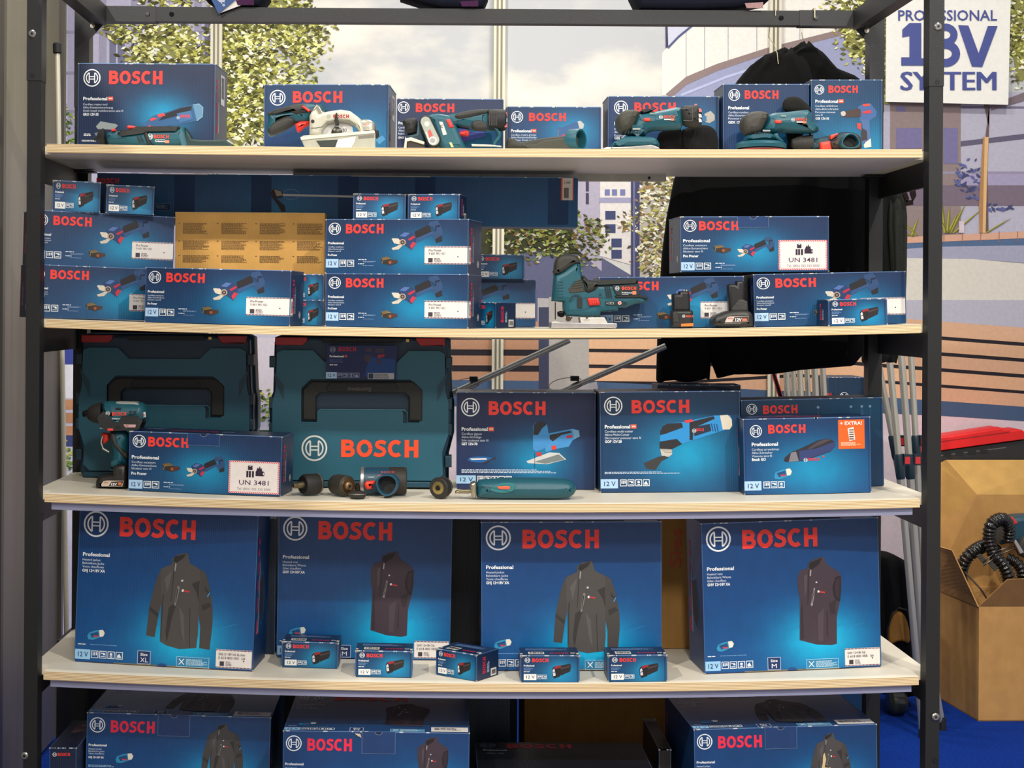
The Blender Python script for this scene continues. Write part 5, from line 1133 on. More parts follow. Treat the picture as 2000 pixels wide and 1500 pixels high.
# sheet sander
def sander(name, label, px, ox, oy, k, head, body, extra_parts):
    pass
t = Tool('sheet_sander', 'teal cordless sander with square pad, rubber head and black battery', 'sander', .06, 1, 1290, 1000, 0)
t.part('palm_head', [(822, 925), (845, 880), (900, 850), (980, 850), (1010, 872), (985, 920), (955, 995), (900, 1040), (860, 1030), (830, 985)], (56, 56, 46), .03, .10, .016, 'rubber', sm=2)
t.part('body', [(965, 905), (1010, 880), (1150, 860), (1330, 818), (1345, 880), (1345, 998), (1260, 1005), (1110, 1012), (1065, 1030), (1050, 1060), (890, 1050), (930, 1010), (950, 960)], TEAL, .035, .095, .022, sm=1)
t.part('top_grip', [(1010, 862), (1120, 848), (1090, 868), (1010, 876)], (30, 30, 28), .045, .09, .006, 'rubber')
def f(mb):
    mb.prism(rounded([t.p(*a, Y=.034) for a in [(1318, 822), (1440, 812), (1480, 830), (1495, 870), (1498, 960), (1470, 982), (1400, 985), (1330, 950)]], 1), .034, .094, .018, (34, 33, 30), 'rubber')
b_ = t.mesh('battery', f)
def f(mb):
    S = t.sheet(mb, .0336); S.stroke([(1325, 850), (1410, 845), (1408, 945), (1338, 940)], 4, (90, 90, 84), 2)
    for y, c in ((845, (206, 116, 108)), (888, (226, 226, 222)), (924, (226, 226, 222))): S.poly([(1458, y), (1478, y+6), (1484, y+30), (1460, y+30)], c, 3)
    S.rect(1425, 812, 1445, 822, (200, 120, 110), 3)
t.mesh('battery_label', f, b_)
def f(mb):
    S = t.sheet(mb, .0346); S.logo(1163, 914, 15); S.brand(1186, 902, 84, 20, (226, 80, 56)); S.rect(1188, 928, 1265, 938, (206, 210, 206), 2); S.rect(1240, 926, 1266, 942, (220, 120, 90), 3); S.stroke([(1118, 905), (1305, 893), (1290, 940), (1150, 955), (1118, 935), (1118, 905)], 2, (10, 52, 62), 2)
    S.rect(1075, 880, 1115, 892, (130, 146, 130), 2); S.rect(943, 1000, 1002, 1014, (150, 156, 150), 2)
    for i in range(6): S.poly([(878+i*22, 1040), (890+i*22, 1022), (899+i*22, 1022), (889+i*22, 1046)], (8, 20, 24), 2)
    S.disc(998, 1070, 9, (10, 30, 36), 2)
t.mesh('nameplate', f)
t.part('power_switch', [(1025, 928), (1040, 920), (1085, 922), (1085, 948), (1035, 948)], (226, 66, 48), .031, .05, .003, sm=1)
t.part('pad_housing', [(785, 1150), (792, 1105), (860, 1078), (900, 1058), (1075, 1062), (1130, 1070), (1160, 1115), (1155, 1150)], TEAL, .02, .10, .014, sm=1)
t.part('sanding_pad', [(780, 1148), (940, 1142), (1090, 1130), (1150, 1150), (1150, None), (782, None)], (176, 172, 164), .018, .102, .002, 'metal')
t.part('clamp_lever', [(712, 1160), (740, 1148), (780, 1150), (780, None), (712, None)], (206, 202, 196), .04, .07, .002, 'metal')
# dust bag of the sheet sander
e = Tool('dust_bag', 'black ribbed fabric dust bag behind the sheet sander on top shelf', 'dust bag', .115, 1, 1350, 1000, 0)
e.part('bag', [(1120, None), (1150, 1040), (1200, 1005), (1280, 995), (1340, 1000), (1340, None)], (24, 24, 24), .10, .145, .014, 'fabric', sm=1)
e.part('ribbed_end', [(1325, None), (1330, 1010), (1400, 985), (1480, 965), (1560, 975), (1605, 1010), (1622, 1080), (1615, None)], (30, 30, 30), .095, .145, .020, 'mesh_fabric', sm=1)
# round sander
t = Tool('random_orbit_sander', 'teal cordless sander with round red-edged pad on top shelf', 'sander', .055, 1, 1520, 1260, 80, .27)
t.part('palm_head', [(712, 570), (735, 530), (780, 505), (850, 500), (910, 515), (890, 570), (850, 650), (800, 672), (745, 668), (715, 620)], (60, 58, 52), .02, .09, .016, 'rubber', sm=2)
t.part('body', [(890, 535), (940, 512), (1020, 508), (1120, 496), (1210, 488), (1222, 575), (1272, 605), (1272, 650), (1220, 660), (1040, 655), (980, 650), (940, 665), (850, 655), (880, 590)], TEAL, .028, .085, .02, sm=1)
t.part('dust_duct', [(930, 668), (960, 658), (975, 690), (1010, 720), (1000, 740), (930, 700)], TEAL, .04, .07, .005)
t.part('power_switch', [(935, 578), (950, 570), (990, 572), (990, 596), (945, 597)], (226, 66, 48), .025, .04, .003, sm=1)
def f(mb):
    S = t.sheet(mb, .0276); S.logo(1070, 570, 13); S.brand(1090, 558, 78, 19, (226, 80, 56)); S.rect(1095, 582, 1166, 591, (206, 210, 206), 2); S.rect(1140, 580, 1166, 597, (220, 120, 90), 3); S.rect(982, 536, 1022, 548, (130, 150, 140), 2); S.rect(850, 643, 905, 655, (150, 160, 160), 2)
    S.stroke([(1060, 545), (1205, 540), (1205, 600), (1100, 610)], 2, (10, 56, 66), 2)
    for i in range(6): S.poly([(786+i*19, 680), (798+i*19, 660), (806+i*19, 660), (797+i*19, 682)], (8, 20, 24), 2)
t.mesh('nameplate', f)
t.part('collar', [(742, 700), (750, 672), (860, 655), (935, 665), (945, 690), (940, 712), (745, 716)], TEAL, .025, .09, .012, sm=1)
def f(mb):
    c = t.v(838, 735, .052); r = abs(t.p(1020, 735)[0] - t.p(655, 735)[0]) / 2; z0 = t.z
    mb.lathe((c.x, c.y, z0 + .005), (c.x, c.y, z0 + .020), [(0, r*.97), (.5, r), (.8, r*.93), (1, r*.80)], TEAL, 'plastic', 40)
t.mesh('pad_housing', f)
def f(mb):
    c = t.v(838, 735, .052); r = abs(t.p(1010, 735)[0] - t.p(670, 735)[0]) / 2; z0 = t.z
    mb.lathe((c.x, c.y, z0), (c.x, c.y, z0 + .0048), [(0, r*.96), (.35, r), (.36, r), (1, r*.97)], (150, 44, 50), 'rubber', 40, [(196, 90, 84), (196, 90, 84), (40, 24, 26), (40, 24, 26)])
t.mesh('sanding_disc', f)
e = Tool('dust_bag', 'black ribbed dust bag sticking up behind the round sander on top shelf', 'dust bag', .105, 1, 1550, 1260, 80, .27)
e.part('ribbed_end', [(1000, 450), (1020, 410), (1070, 394), (1120, 400), (1170, 440), (1205, 475), (1215, 520), (1130, 520), (1010, 510)], (36, 36, 34), .088, .112, .011, 'mesh_fabric', sm=2)
e.part('bag', [(1040, None), (1035, 700), (1000, 600), (1000, 500), (1200, 500), (1200, 640), (1130, 690), (1075, 730), (1065, None)], (22, 20, 22), .092, .112, .011, 'fabric', sm=1)
# drill lying on its side
t = Tool('drill_driver', 'teal drill lying down with open battery socket towards us, right end of top shelf', 'drill', .05, 1, 1620, 1500, 0)
def f(mb):
    a = t.v(185, 1140, .06); a.z = t.z + .017; b = t.v(345, 1120, .06); b.z = t.z + .019
    mb.lathe(a, b, [(0, .009), (.12, .012), (.45, .0165), (.46, .0155), (1, .0175)], (40, 38, 36), 'rubber')
t.mesh('chuck', f)
t.part('body', [(335, 1150), (340, 1085), (420, 1068), (500, 1050), (550, 1038), (600, 1020), (700, 1030), (740, 1070), (742, None), (335, None)], TEALD, .04, .09, .018, sm=1)
t.part('rubber_cover', [(470, 1100), (540, 1070), (700, 1030), (742, 1070), (742, None), (470, None)], (54, 38, 30), .036, .085, .014, 'rubber', sm=1)
t.part('trigger', [(408, 1112), (490, 1098), (496, None), (412, None)], (226, 62, 44), .03, .06, .006); t.part('direction_switch', [(490, 1055), (548, 1038), (552, 1052), (500, 1088), (490, 1082)], (226, 72, 54), .032, .06, .003)
def f(mb):
    c = t.v(632, 1092, .03); c.z = t.z + .0175; pts = []
    R = .0205
    for i in range(36):
        a = 2*math.pi*i/36; r = R * (1 + .07*math.cos(3*a + 1.57)); pts.append((r*math.cos(a), r*math.sin(a)*.82))
    n = len(pts)
    for (sc, y0, y1, col) in ((1.0, .012, .036, TEAL),):
        vs = [(c.x + x*s_, y, c.z + z*s_) for (s_, y) in ((1., .036), (1., .014), (.95, .012), (.84, .012), (.80, .016), (.80, .030)) for x, z in pts]
        fs = [(k*n+i, k*n+(i+1) % n, (k+1)*n+(i+1) % n, (k+1)*n+i) for k in range(5) for i in range(n)] 
        mb.add(vs, fs, col, 'plastic'); mb.add([(c.x + x*.81, .0295, c.z + z*.81) for x, z in pts], [tuple(range(n))], (5, 6, 6), 'rubber')
t.mesh('battery_socket', f)
# jigsaw, second shelf
t = Tool('jigsaw', 'large teal cordless jigsaw standing on second shelf before a secateur carton', 'jigsaw', .06, 2, 1150, 1000, 330)
t.part('body', [(318, 1032), (328, 930), (335, 830), (400, 800), (500, 725), (537, 728), (545, 800), (556, 850), (620, 880), (700, 892), (985, 882), (1002, 900), (1000, 985), (1062, 1006), (1060, 1042), (965, 1055), (915, 1075), (900, 1085), (840, 1085), (835, 1110), (700, 1118), (690, 1150), (600, 1158), (430, 1150), (408, 1110), (405, 1040)], TEAL, .03, .09, .012, extra=None)
t.part('head_cap', [(334, 832), (338, 740), (352, 695), (390, 668), (450, 662), (505, 676), (532, 710), (540, 745), (500, 742), (450, 775), (400, 812), (345, 826)], (48, 48, 42), .0285, .0915, .010, 'rubber', sm=1)
t.part('rear_grip', [(545, 838), (565, 832), (600, 868), (690, 876), (985, 864), (990, 884), (860, 890), (700, 896), (650, 950), (600, 970), (570, 958)], (36, 38, 34), .0245, .08, .008, 'rubber')
t.part('vent_window', [(440, 935), (540, 848), (568, 960), (450, 972)], (58, 54, 42), .0285, .04, .002, 'rubber')
def f(mb):
    S = t.sheet(mb, .0284)
    for i in range(4): S.stroke([(455+i*6, 938-i*22+i*4), (556, 925-i*20)], 3, (20, 20, 18), 2)
    for y in range(868, 1010, 24): S.stroke([(345, y), (352, y+12), (392, y+14), (400, y+6)], 4, (8, 52, 62), 2)
    S.arc(500, 1040, 48, 55, 20, 178, 12, (10, 48, 58), 2); S.rect(510, 1005, 548, 1085, (26, 30, 30), 3); S.stroke([(455, 1035), (500, 1000), (540, 1000)], 4, (20, 66, 78), 3)
    for i in range(3): S.poly([(720+i*17, 905), (728+i*17, 905), (748+i*17, 1005), (738+i*17, 1005)], (6, 18, 22), 2)
    S.stroke([(560, 1005), (700, 1000), (800, 1020)], 3, (10, 60, 72), 2); S.stroke([(700, 1040), (560, 1100), (430, 1100)], 3, (10, 60, 72), 2)
    S.poly([(726, 1036), (870, 1032), (876, 1064), (730, 1066)], (14, 34, 40), 2); S.frame(755, 1041, 795, 1056, 2.5, (190, 196, 190), 3); S.rect(770, 1041, 774, 1056, (190, 196, 190), 3); S.disc(742, 1049, 4, (190, 196, 190), 3); S.disc(841, 1047, 14, (216, 190, 186), 3); S.disc(841, 1047, 8, (220, 90, 80), 4)
    for x in (872, 884): S.poly([(x, 1036), (x+6, 1034), (x+12, 1062), (x+6, 1064)], (6, 18, 22), 3)
    S.disc(585, 1161, 10, (60, 60, 56), 2); S.disc(690, 980, 9, (10, 50, 60), 2)
t.mesh('surface_marks', f)
t.part('name_panel', [(778, 906), (985, 896), (1000, 986), (818, 992), (800, 960)], (26, 40, 44), .027, .035, .002, 'rubber')
def f(mb):
    S = t.sheet(mb, .0268); S.logo(822, 932, 17); S.brand(858, 918, 112, 27, (232, 78, 50)); S.text('Professional', 858, 972, 11, WHITE, .02, 78, 2); S.rect(940, 955, 970, 982, (226, 130, 96), 2); S.rect(858, 977, 910, 981, (190, 196, 196), 2)
t.mesh('nameplate', f)
t.part('tail_rim', [(800, 990), (1002, 984), (1062, 1006), (1060, 1020), (1000, 1006), (810, 1008)], (22, 28, 28), .026, .06, .003, 'rubber')
t.part('power_switch', [(588, 1014), (600, 1008), (678, 1006), (690, 1055), (684, 1064), (604, 1068)], (216, 44, 34), .0225, .04, .004)
def f(mb):
    S = t.sheet(mb, .0223); 
    for x in (622, 640, 656): S.stroke([(x, 1016), (x+6, 1060)], 3, (140, 24, 20), 2)
t.mesh('switch_ridges', f)
def f(mb): mb.tube([t.v(338, 1040, .045), t.v(338, 1176, .045)], .0011, (30, 28, 26), 'metal'); mb.tube([t.v(405, 1030, .045), t.v(405, 1120, .045), t.v(392, 1140, .045)], .0011, (170, 160, 140), 'metal')
t.mesh('blade_guard_wire', f)
t.part('blade_clamp', [(358, 1118), (380, 1108), (410, 1112), (412, 1150), (390, 1160), (362, 1150)], (26, 22, 20), .04, .075, .004, 'metal')
def f(mb):
    c = t.v(440, 1172, .05); mb.lathe(c + Vector((0, -.008, 0)), c + Vector((0, .008, 0)), [(0, .0055), (1, .0055)], (90, 78, 60), 'metal'); mb.tube([t.v(425, 1150, .05), t.v(440, 1180, .05), t.v(470, 1160, .05)], .0015, (60, 52, 44), 'metal')
t.mesh('guide_roller', f)
t.part('foot_bracket', [(530, 1160), (722, 1158), (752, 1208), (540, 1212)], (206, 200, 190), .035, .085, .002, 'brushed')
t.part('base_plate', [(308, 1205), (318, 1196), (700, 1204), (820, 1206), (822, 1232), (812, None), (306, None)], (190, 184, 180), .02, .10, .0015, 'metal')
t.part('plate_shoe', [(310, 1196), (330, 1190), (372, 1194), (380, 1206), (312, 1216)], (212, 206, 190), .022, .09, .002, 'brushed')
# batteries on the second shelf
t = Tool('battery_pack', 'black battery pack standing upright with orange base stripe, beside the jigsaw', 'battery', .05, 2, 1337, 1000, 330)
t.part('tower', [(1262, 1110), (1258, 985), (1268, 975), (1310, 978), (1312, 955), (1385, 955), (1390, 975), (1398, 1115)], (26, 25, 24), .035, .068, .006, 'plastic')
t.part('base', [(1255, 1120), (1262, 1105), (1410, 1105), (1418, 1115), (1418, None), (1256, None)], (34, 32, 30), .028, .075, .006, 'plastic')
t.part('side_latch', [(1256, 1120), (1290, 1110), (1312, 1180), (1310, 1200), (1258, 1200)], (44, 42, 40), .026, .04, .003, 'rubber')
t.mesh('contacts', lambda mb: [mb.prism([t.p(x, 958, .045), t.p(x+10, 958, .045), t.p(x+10, 944, .045), t.p(x, 944, .045)], .042, .058, .0008, (206, 196, 170), 'metal') for x in (1338, 1358)])
def f(mb):
    S = t.sheet(mb, .0277); S.logo(1341, 1150, 12); S.brand(1360, 1142, 54, 18, (226, 90, 60)); S.poly([(1322, 1210), (1416, 1204), (1416, 1228), (1320, 1230)], (230, 120, 40), 2)
    for x in (1280, 1300): S.rect(x, 990, x+4, 1100, (50, 48, 46), -26)
t.mesh('nameplate', f)
t = Tool('battery_pack', 'black wide-based battery pack with 12V plate, left of the right end carton', 'battery', .05, 2, 1435, 1000, 330)
t.part('tower', [(1698, 1110), (1690, 910), (1700, 898), (1748, 898), (1756, 905), (1756, 875), (1800, 872), (1818, 880), (1816, 1040), (1800, 1110)], (28, 27, 26), .038, .066, .006, 'plastic')
t.part('release_clip', [(1715, 1112), (1720, 1080), (1770, 1022), (1800, 1016), (1842, 1034), (1846, 1112)], (58, 57, 54), .03, .06, .004, 'rubber')
t.part('base', [(1575, 1190), (1590, 1150), (1640, 1132), (1700, 1108), (1840, 1104), (1885, 1130), (1888, 1200), (1890, None), (1580, None)], (38, 37, 34), .015, .085, .010, 'plastic', sm=1)
def f(mb):
    S = t.sheet(mb, .0147); S.poly([(1662, 1198), (1680, 1160), (1700, 1152), (1848, 1150), (1842, 1196)], (206, 188, 176), 2); S.poly([(1720, 1194), (1738, 1156), (1846, 1152), (1840, 1194)], (60, 44, 40), 3); S.text('12V', 1744, 1190, 24, WHITE, .03, 50, 4); S.rect(1798, 1168, 1834, 1188, (220, 120, 90), 4); S.brand(1686, 1162, 36, 10, (216, 90, 80), 4)
    S.micro(1660, 1206, 170, 3, 1, (150, 150, 150), 3)
    for i in range(4): S.stroke([(1742-i*4+6, 1040+i*16), (1790, 1036+i*16)], 4, (22, 21, 20), -62)
t.mesh('nameplate', f)
# impact driver, third shelf
t = Tool('impact_driver', 'teal impact driver standing on its battery before the left teal case', 'impact driver', .16, 3, 220, 0, 640)
t.z -= .0; 
def f(mb):
    a = t.v(683, 672, .16); b = t.v(800, 668, .16)
    mb.lathe(a, b, [(0, .009), (.08, .014), (.35, .020), (.7, .0235), (1, .025)], (36, 35, 32), 'rubber', 32); mb.lathe(t.v(648, 672, .16), a, [(0, .0065), (.25, .0085), (.3, .0065), (.7, .0085), (1, .0085)], (16, 15, 15), 'gloss')
t.mesh('nose_cone', f)
t.part('motor_housing', [(775, 600), (800, 580), (900, 582), (1080, 588), (1108, 605), (1132, 650), (1132, 740), (1118, 746), (1080, 752), (985, 754), (965, 800), (900, 800), (850, 800), (812, 770), (795, 700)], TEAL, .125, .195, .024, sm=1)
t.part('rubber_band', [(795, 640), (812, 640), (830, 730), (870, 745), (1060, 738), (1120, 700), (1128, 728), (1108, 748), (1060, 752), (988, 754), (960, 806), (850, 790), (812, 765)], (32, 33, 34), .1225, .19, .018, 'rubber')
t.part('top_ridge', [(900, 596), (905, 580), (1060, 584), (1090, 600), (1080, 610), (930, 612)], (150, 156, 150), .135, .18, .004)
t.part('handle', [(848, 800), (985, 808), (990, 900), (986, 960), (986, 1075), (940, 1085), (850, 1122), (852, 1060), (872, 985), (862, 930), (845, 870)], TEAL, .135, .185, .018, sm=1)
t.part('handle_grip', [(862, 815), (900, 830), (910, 900), (960, 960), (990, 980), (994, 1030), (950, 1000), (890, 930), (860, 880)], (44, 44, 40), .132, .17, .006, 'rubber')
t.part('trigger', [(783, 828), (800, 822), (848, 828), (846, 880), (820, 905), (800, 908), (802, 860)], (226, 56, 40), .15, .17, .006); t.part('direction_switch', [(832, 790), (842, 784), (884, 788), (884, 808), (838, 810)], (226, 66, 60), .121, .15, .003)
t.part('battery', [(745, 1200), (762, 1168), (800, 1158), (870, 1150), (880, 1090), (900, 1076), (984, 1072), (986, 1150), (988, 1165), (988, None), (752, None), (742, 1240)], (34, 32, 28), .12, .20, .010, 'plastic')
def f(mb):
    S = t.sheet(mb, .1247); S.logo(843, 670, 17); S.brand(874, 658, 112, 30, (226, 74, 56)); S.text('Professional', 875, 716, 11, WHITE, .02, 76, 2); S.rect(948, 700, 984, 724, (226, 150, 120), 2); S.rect(856, 733, 1060, 736, (110, 150, 160), 2)
    for r in range(4):
        for i in range(2): S.rect(1008+i*34, 652+r*19, 1032+i*34, 661+r*19, (6, 22, 28), 2)
    for i in range(2): S.rect(902, 765+i*16, 945, 773+i*16, (10, 24, 30), 12)
    S.poly([(966, 755), (1064, 756), (1060, 778), (980, 778)], (214, 170, 166), 12); S.text('EC', 984, 774, 14, (150, 40, 40), .02, 24, 13); S.rect(780, 780, 812, 790, (130, 160, 160), 3)
    S.rect(902, 625, 945, 640, (16, 20, 24), 2)
    S.poly([(1088, 668), (1130, 660), (1134, 700), (1092, 708)], (214, 206, 200), -40); S.rect(1098, 678, 1124, 696, (200, 70, 60), -38)
    m5 = MB(); S2 = t.sheet(m5, .1197); S2.poly([(790, 1225), (808, 1200), (830, 1194), (968, 1196), (955, 1240), (795, 1240)], (206, 190, 170), 2); S2.poly([(850, 1236), (870, 1204), (966, 1198), (950, 1236)], (60, 44, 36), 3); S2.text('12V', 868, 1232, 18, WHITE, .03, 46, 4); S2.rect(924, 1208, 950, 1228, (220, 120, 70), 4); S2.brand(812, 1204, 34, 10, (220, 90, 80), 4)
    for i in range(4): S2.stroke([(885, 1096+i*12), (925, 1094+i*12)], 3, (60, 58, 52), 2)
    m5.build('battery_plate', t.e, loc=t.loc)
t.mesh('nameplate', f)
t.mesh('steel_clip', lambda mb: mb.tube([t.v(800, 850, .158), t.v(790, 900, .156), t.v(805, 945, .156), t.v(852, 970, .158)], .0022, (190, 184, 170), 'metal'))

# ---- teal cases on the third shelf
def case(name, label, pxl, pxr, base, top, Y, dpt, detail, z=None):
    """moulded case standing on edge: k = px scale; coordinates in crop px relative to a 366 wide, 300 high face"""
    X0, X1 = P(pxl, 800, Y)[0], P(pxr, 800, Y)[0]; W = X1 - X0; k = W/366
    zb = max(sz(3, X0+.03), sz(3, X1-.03)) + .0008; cx = (X0+X1)/2; loc = (cx, Y + dpt/2, zb)
    e = empty(name, loc, label, 'tool case'); H = P(600, top, Y)[1] - zb
    q = lambda x, y: (X0 + x*k, zb + H - y*k)
    hh = H/k
    A = (26, 86, 104); A2 = (16, 64, 82)
    def part(nm, pts, y0, y1, b, col, m='plastic', parent=e, sm=0):
        mb = MB(); pp = [q(*a) for a in pts]; pp = rounded(pp, sm) if sm else pp; mb.prism(pp, y0, y1, b, col, m); return mb.build(nm, parent, loc=loc)
    part('rear_shell', [(10, 4), (20, 0), (346, 0), (358, 6), (362, 110), (366, 130), (366, 190), (356, 230), (356, hh-8), (348, hh), (14, hh), (6, hh-8), (8, 230), (0, 190), (0, 130), (8, 110)], Y + dpt*.45, Y + dpt, .008, A2)
    lid = part('lid', [(14, 12), (22, 4), (342, 4), (352, 12), (356, 110), (360, 132), (360, 188), (350, 226), (350, hh-10), (342, hh-3), (20, hh-3), (12, hh-10), (14, 226), (6, 188), (6, 132), (12, 110)], Y + .012, Y + dpt*.5, .006, (10, 44, 66))
    # raised face with the recesses left open round latches and handle
    F_ = [(20, 34), (30, 28), (90, 28), (112, 50), (252, 50), (276, 30), (330, 30), (344, 40), (346, 105), (350, 130), (350, 190), (340, 225), (340, hh-26), (330, hh-14), (34, hh-14), (22, hh-26), (24, 225), (12, 190), (12, 130), (18, 105)]
    hl, hr, ht, hb = 68, 306, 84, 168
    hole = [(hl, hb), (hl, ht+18), (hl+18, ht), (hr-18, ht), (hr, ht+18), (hr, hb), (hr-32, hb), (hr-32, 148), (hr-37, 143), (hl+37, 143), (hl+32, 148), (hl+32, hb)]
    # face made of two pieces joined above and below the handle recess
    mb = MB(); y0, y1 = Y, Y + .013
    left = [(20, 34), (30, 28), (90, 28), (112, 50), (183, 50), (183, ht), (hl+18, ht), (hl, ht+18), (hl, hb), (hl+32, hb), (hl+32, 148), (hl+37, 143), (183, 143), (183, hh-14), (34, hh-14), (22, hh-26), (24, 225), (12, 190), (12, 130), (18, 105)]
    mir = [(366 - x, y) for x, y in left][::-1]
    mb.prism([q(*a) for a in left], y0, y1, 0, A); mb.prism([q(*a) for a in mir], y0, y1, 0, A)
    mb.build('face_panel', lid, loc=loc)
    # bright moulded edges
    mb = MB()
    mb.tube([Vector((q(*a)[0], Y, q(*a)[1])) for a in [(hl, hb), (hl+32, hb), (hl+32, 148), (hl+37, 143), (hr-37, 143), (hr-32, 148), (hr-32, hb), (hr, hb)]], .0016, (40, 110, 124), 'plastic', 6)
    mb.build('recess_rim', lid, loc=loc)
    # handle
    h = part('handle', [(hl+3, hb-5), (hl+3, ht+20), (hl+20, ht+4), (hr-20, ht+4), (hr-3, ht+20), (hr-3, hb-5), (hr-29, hb-5), (hr-29, 118), (hr-36, 110), (hl+36, 110), (hl+29, 118), (hl+29, hb-5)], Y - .006, Y + .010, .004, (34, 34, 30), 'rubber')
    part('handle_inlay', [(hl+48, 100), (hl+56, 90), (hr-56, 90), (hr-48, 100), (hr-52, 108), (hl+52, 108)], Y - .0075, Y, .002, (24, 24, 22), 'rubber', h)
    for (a, b) in ((16, 78), (290, 346)):
        s_ = 1 if a < 100 else -1
        part('latch', [(a, 3), (b, 3), (b, 10 if s_ > 0 else 18), (b-8 if s_ > 0 else b, 18), (a if s_ > 0 else a+8, 18), (a, 8)], Y + .001, Y + .02, .002, (150, 22, 26))
    part('hinge_bar', [(108, 4), (262, 4), (262, 13), (108, 13)], Y + .006, Y + .016, .001, (14, 16, 18), 'rubber'); part('lock_stud', [(270, 5), (277, 5), (277, 11), (270, 11)], Y + .003, Y + .02, .001, (190, 160, 90), 'metal')
    for yy in (40, 120, 170, 232): 
        for xs in ((5, 18), (348, 361)): part('side_clip', [(xs[0], yy), (xs[1], yy), (xs[1], yy+22), (xs[0], yy+22)], Y + .004, Y + .05, .002, (10, 48, 64))
    part('foot_rail', [(20, hh-12), (346, hh-12), (346, hh-.2), (20, hh-.2)], Y + .002, Y + .06, .003, A2)
    # side bevel facets
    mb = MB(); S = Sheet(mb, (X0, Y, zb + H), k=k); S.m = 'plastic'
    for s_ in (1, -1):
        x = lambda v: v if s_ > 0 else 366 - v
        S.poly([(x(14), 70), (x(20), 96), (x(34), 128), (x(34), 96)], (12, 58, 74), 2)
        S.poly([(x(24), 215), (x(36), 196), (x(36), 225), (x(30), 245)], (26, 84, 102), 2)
    detail(mb, S, hh, lambda nm, m, pa: m.build(nm, {'lid': lid, 'handle': h}[pa], loc=loc)); mb.build('lid_print', lid, loc=loc)
    return e
def d1(mb, S, hh, put): pass
def d2(mb, S, hh, put):
    S.m = 'paper'; S.logo(94, 218, 25, (206, 208, 200), 3); S.brand(146, 201, 150, 34, (236, 72, 26), 3)
    m3 = MB(); S3 = Sheet(m3, S.o, k=S.k); S3.text('Sortimo', 158, 107, 7.5, (84, 84, 78), .02, 46, 33, flip=True); put('embossed_name', m3, 'handle')
    m4 = MB(); S = Sheet(m4, S.o, k=S.k)
    # printed inlay card
    S.poly([(118, 18), (254, 18), (252, 84), (116, 82)], (22, 36, 84), 28); S.poly([(200, 40), (250, 44), (250, 80), (190, 78)], (14, 60, 124), 29); S.logo(129, 26, 5.5, (150, 160, 180), 29); S.brand(140, 21, 34, 8.5, (170, 34, 60), 29); S.text('Professional', 123, 41, 4, WHITE, .03, 27, 29); S.rect(152, 37, 157, 41, (200, 80, 60), 30); S.micro(123, 45, 34, 1, 4, (70, 90, 140), 29); S.micro(123, 55, 22, 1.6, 1, WHITE, 29)
    volt(Sheet_L(S, 28), 116, 70, 137, 82); S.icons(138, 71, 9.6, 4, (150, 160, 190), 29); S.rect(197, 71, 248, 83, (170, 172, 178), 29); S.rect(198.5, 72, 208, 82, (30, 50, 80), 30); S.micro(210, 73, 36, 1, 5, (60, 70, 90), 30)
    for a in ([(190, 24), (204, 22), (206, 30), (192, 30)], [(210, 24), (228, 22), (228, 32), (212, 32)], [(190, 36), (204, 36), (202, 50), (192, 50)], [(216, 38), (222, 38), (224, 54), (216, 52)]): S.poly(a, (60, 50, 70), 30)
    S.poly([(216, 36), (230, 34), (228, 40), (216, 42)], (150, 40, 60), 31); put('inlay_card', m4, 'lid')
class Sheet_L:
    def __init__(s, S, l): s.S = S; s.l = l
    def rect(s, a, b, c, d, col, L=1, m=None): s.S.rect(a, b, c, d, col, L + s.l, m)
    def text(s, t_, x, b, c, col, bold=0., width=None, L=2, m=None): s.S.text(t_, x, b, c, col, bold, width, L + s.l, m)
case('tool_case', 'dark teal plastic tool case with black handle, left on third shelf', 142, 499, 940, 654, .33, .12, d1)
case('tool_case', 'dark teal plastic tool case with large orange-red letters on third shelf', 520, 888, 955, 656, .255, .15, d2)
place(UN, 251, 548, .085, -7, 'blue secateur carton with red-striped hazard sticker, before the left teal case on third shelf', shelf=3, row=910, hpx=116)
# loose drill heads
def head(name, label, px, base_px, Y, fn, cat='drill attachment'):
    t_ = Tool(name, label, cat, Y, 3, px, 560, 900, .24); fn(t_); return t_
def c_(t_, x, r, dy=0.): p = t_.v(x, 200, t_.Y + dy); p.z = t_.z + r; return p
def fa(t):
    r = .0235; a = c_(t, 130, r, -.012); b = c_(t, 270, r, .018)
    t.mesh('housing', lambda mb: mb.lathe(a, b, [(.0, r*.86), (.12, r), (.7, r), (.9, r*.95), (1, r*.7)], (34, 33, 30), 'rubber', 36))
    n = (b-a).normalized(); t.mesh('shaft', lambda mb: mb.lathe(a - n*.026, a, [(0, .0045), (.1, .0068), (.45, .0068), (.5, .0078), (.55, .0068), (.8, .0078), (1, .0085)], (120, 108, 84), 'metal', 18))
    t.mesh('socket_face', lambda mb: mb.lathe(a - n*.0003, a + n*.001, [(0, r*.8), (1, r*.84)], (12, 11, 10), 'rubber', 30))
    t.mesh('ring', lambda mb: mb.lathe(a + (b-a)*.80, a + (b-a)*.84, [(0, r*1.01), (1, r*1.0)], (190, 184, 170), 'metal', 36))
head('drill_attachment', 'black drill head with grey threaded shaft, left of four on third shelf', 605, 0, .10, fa)
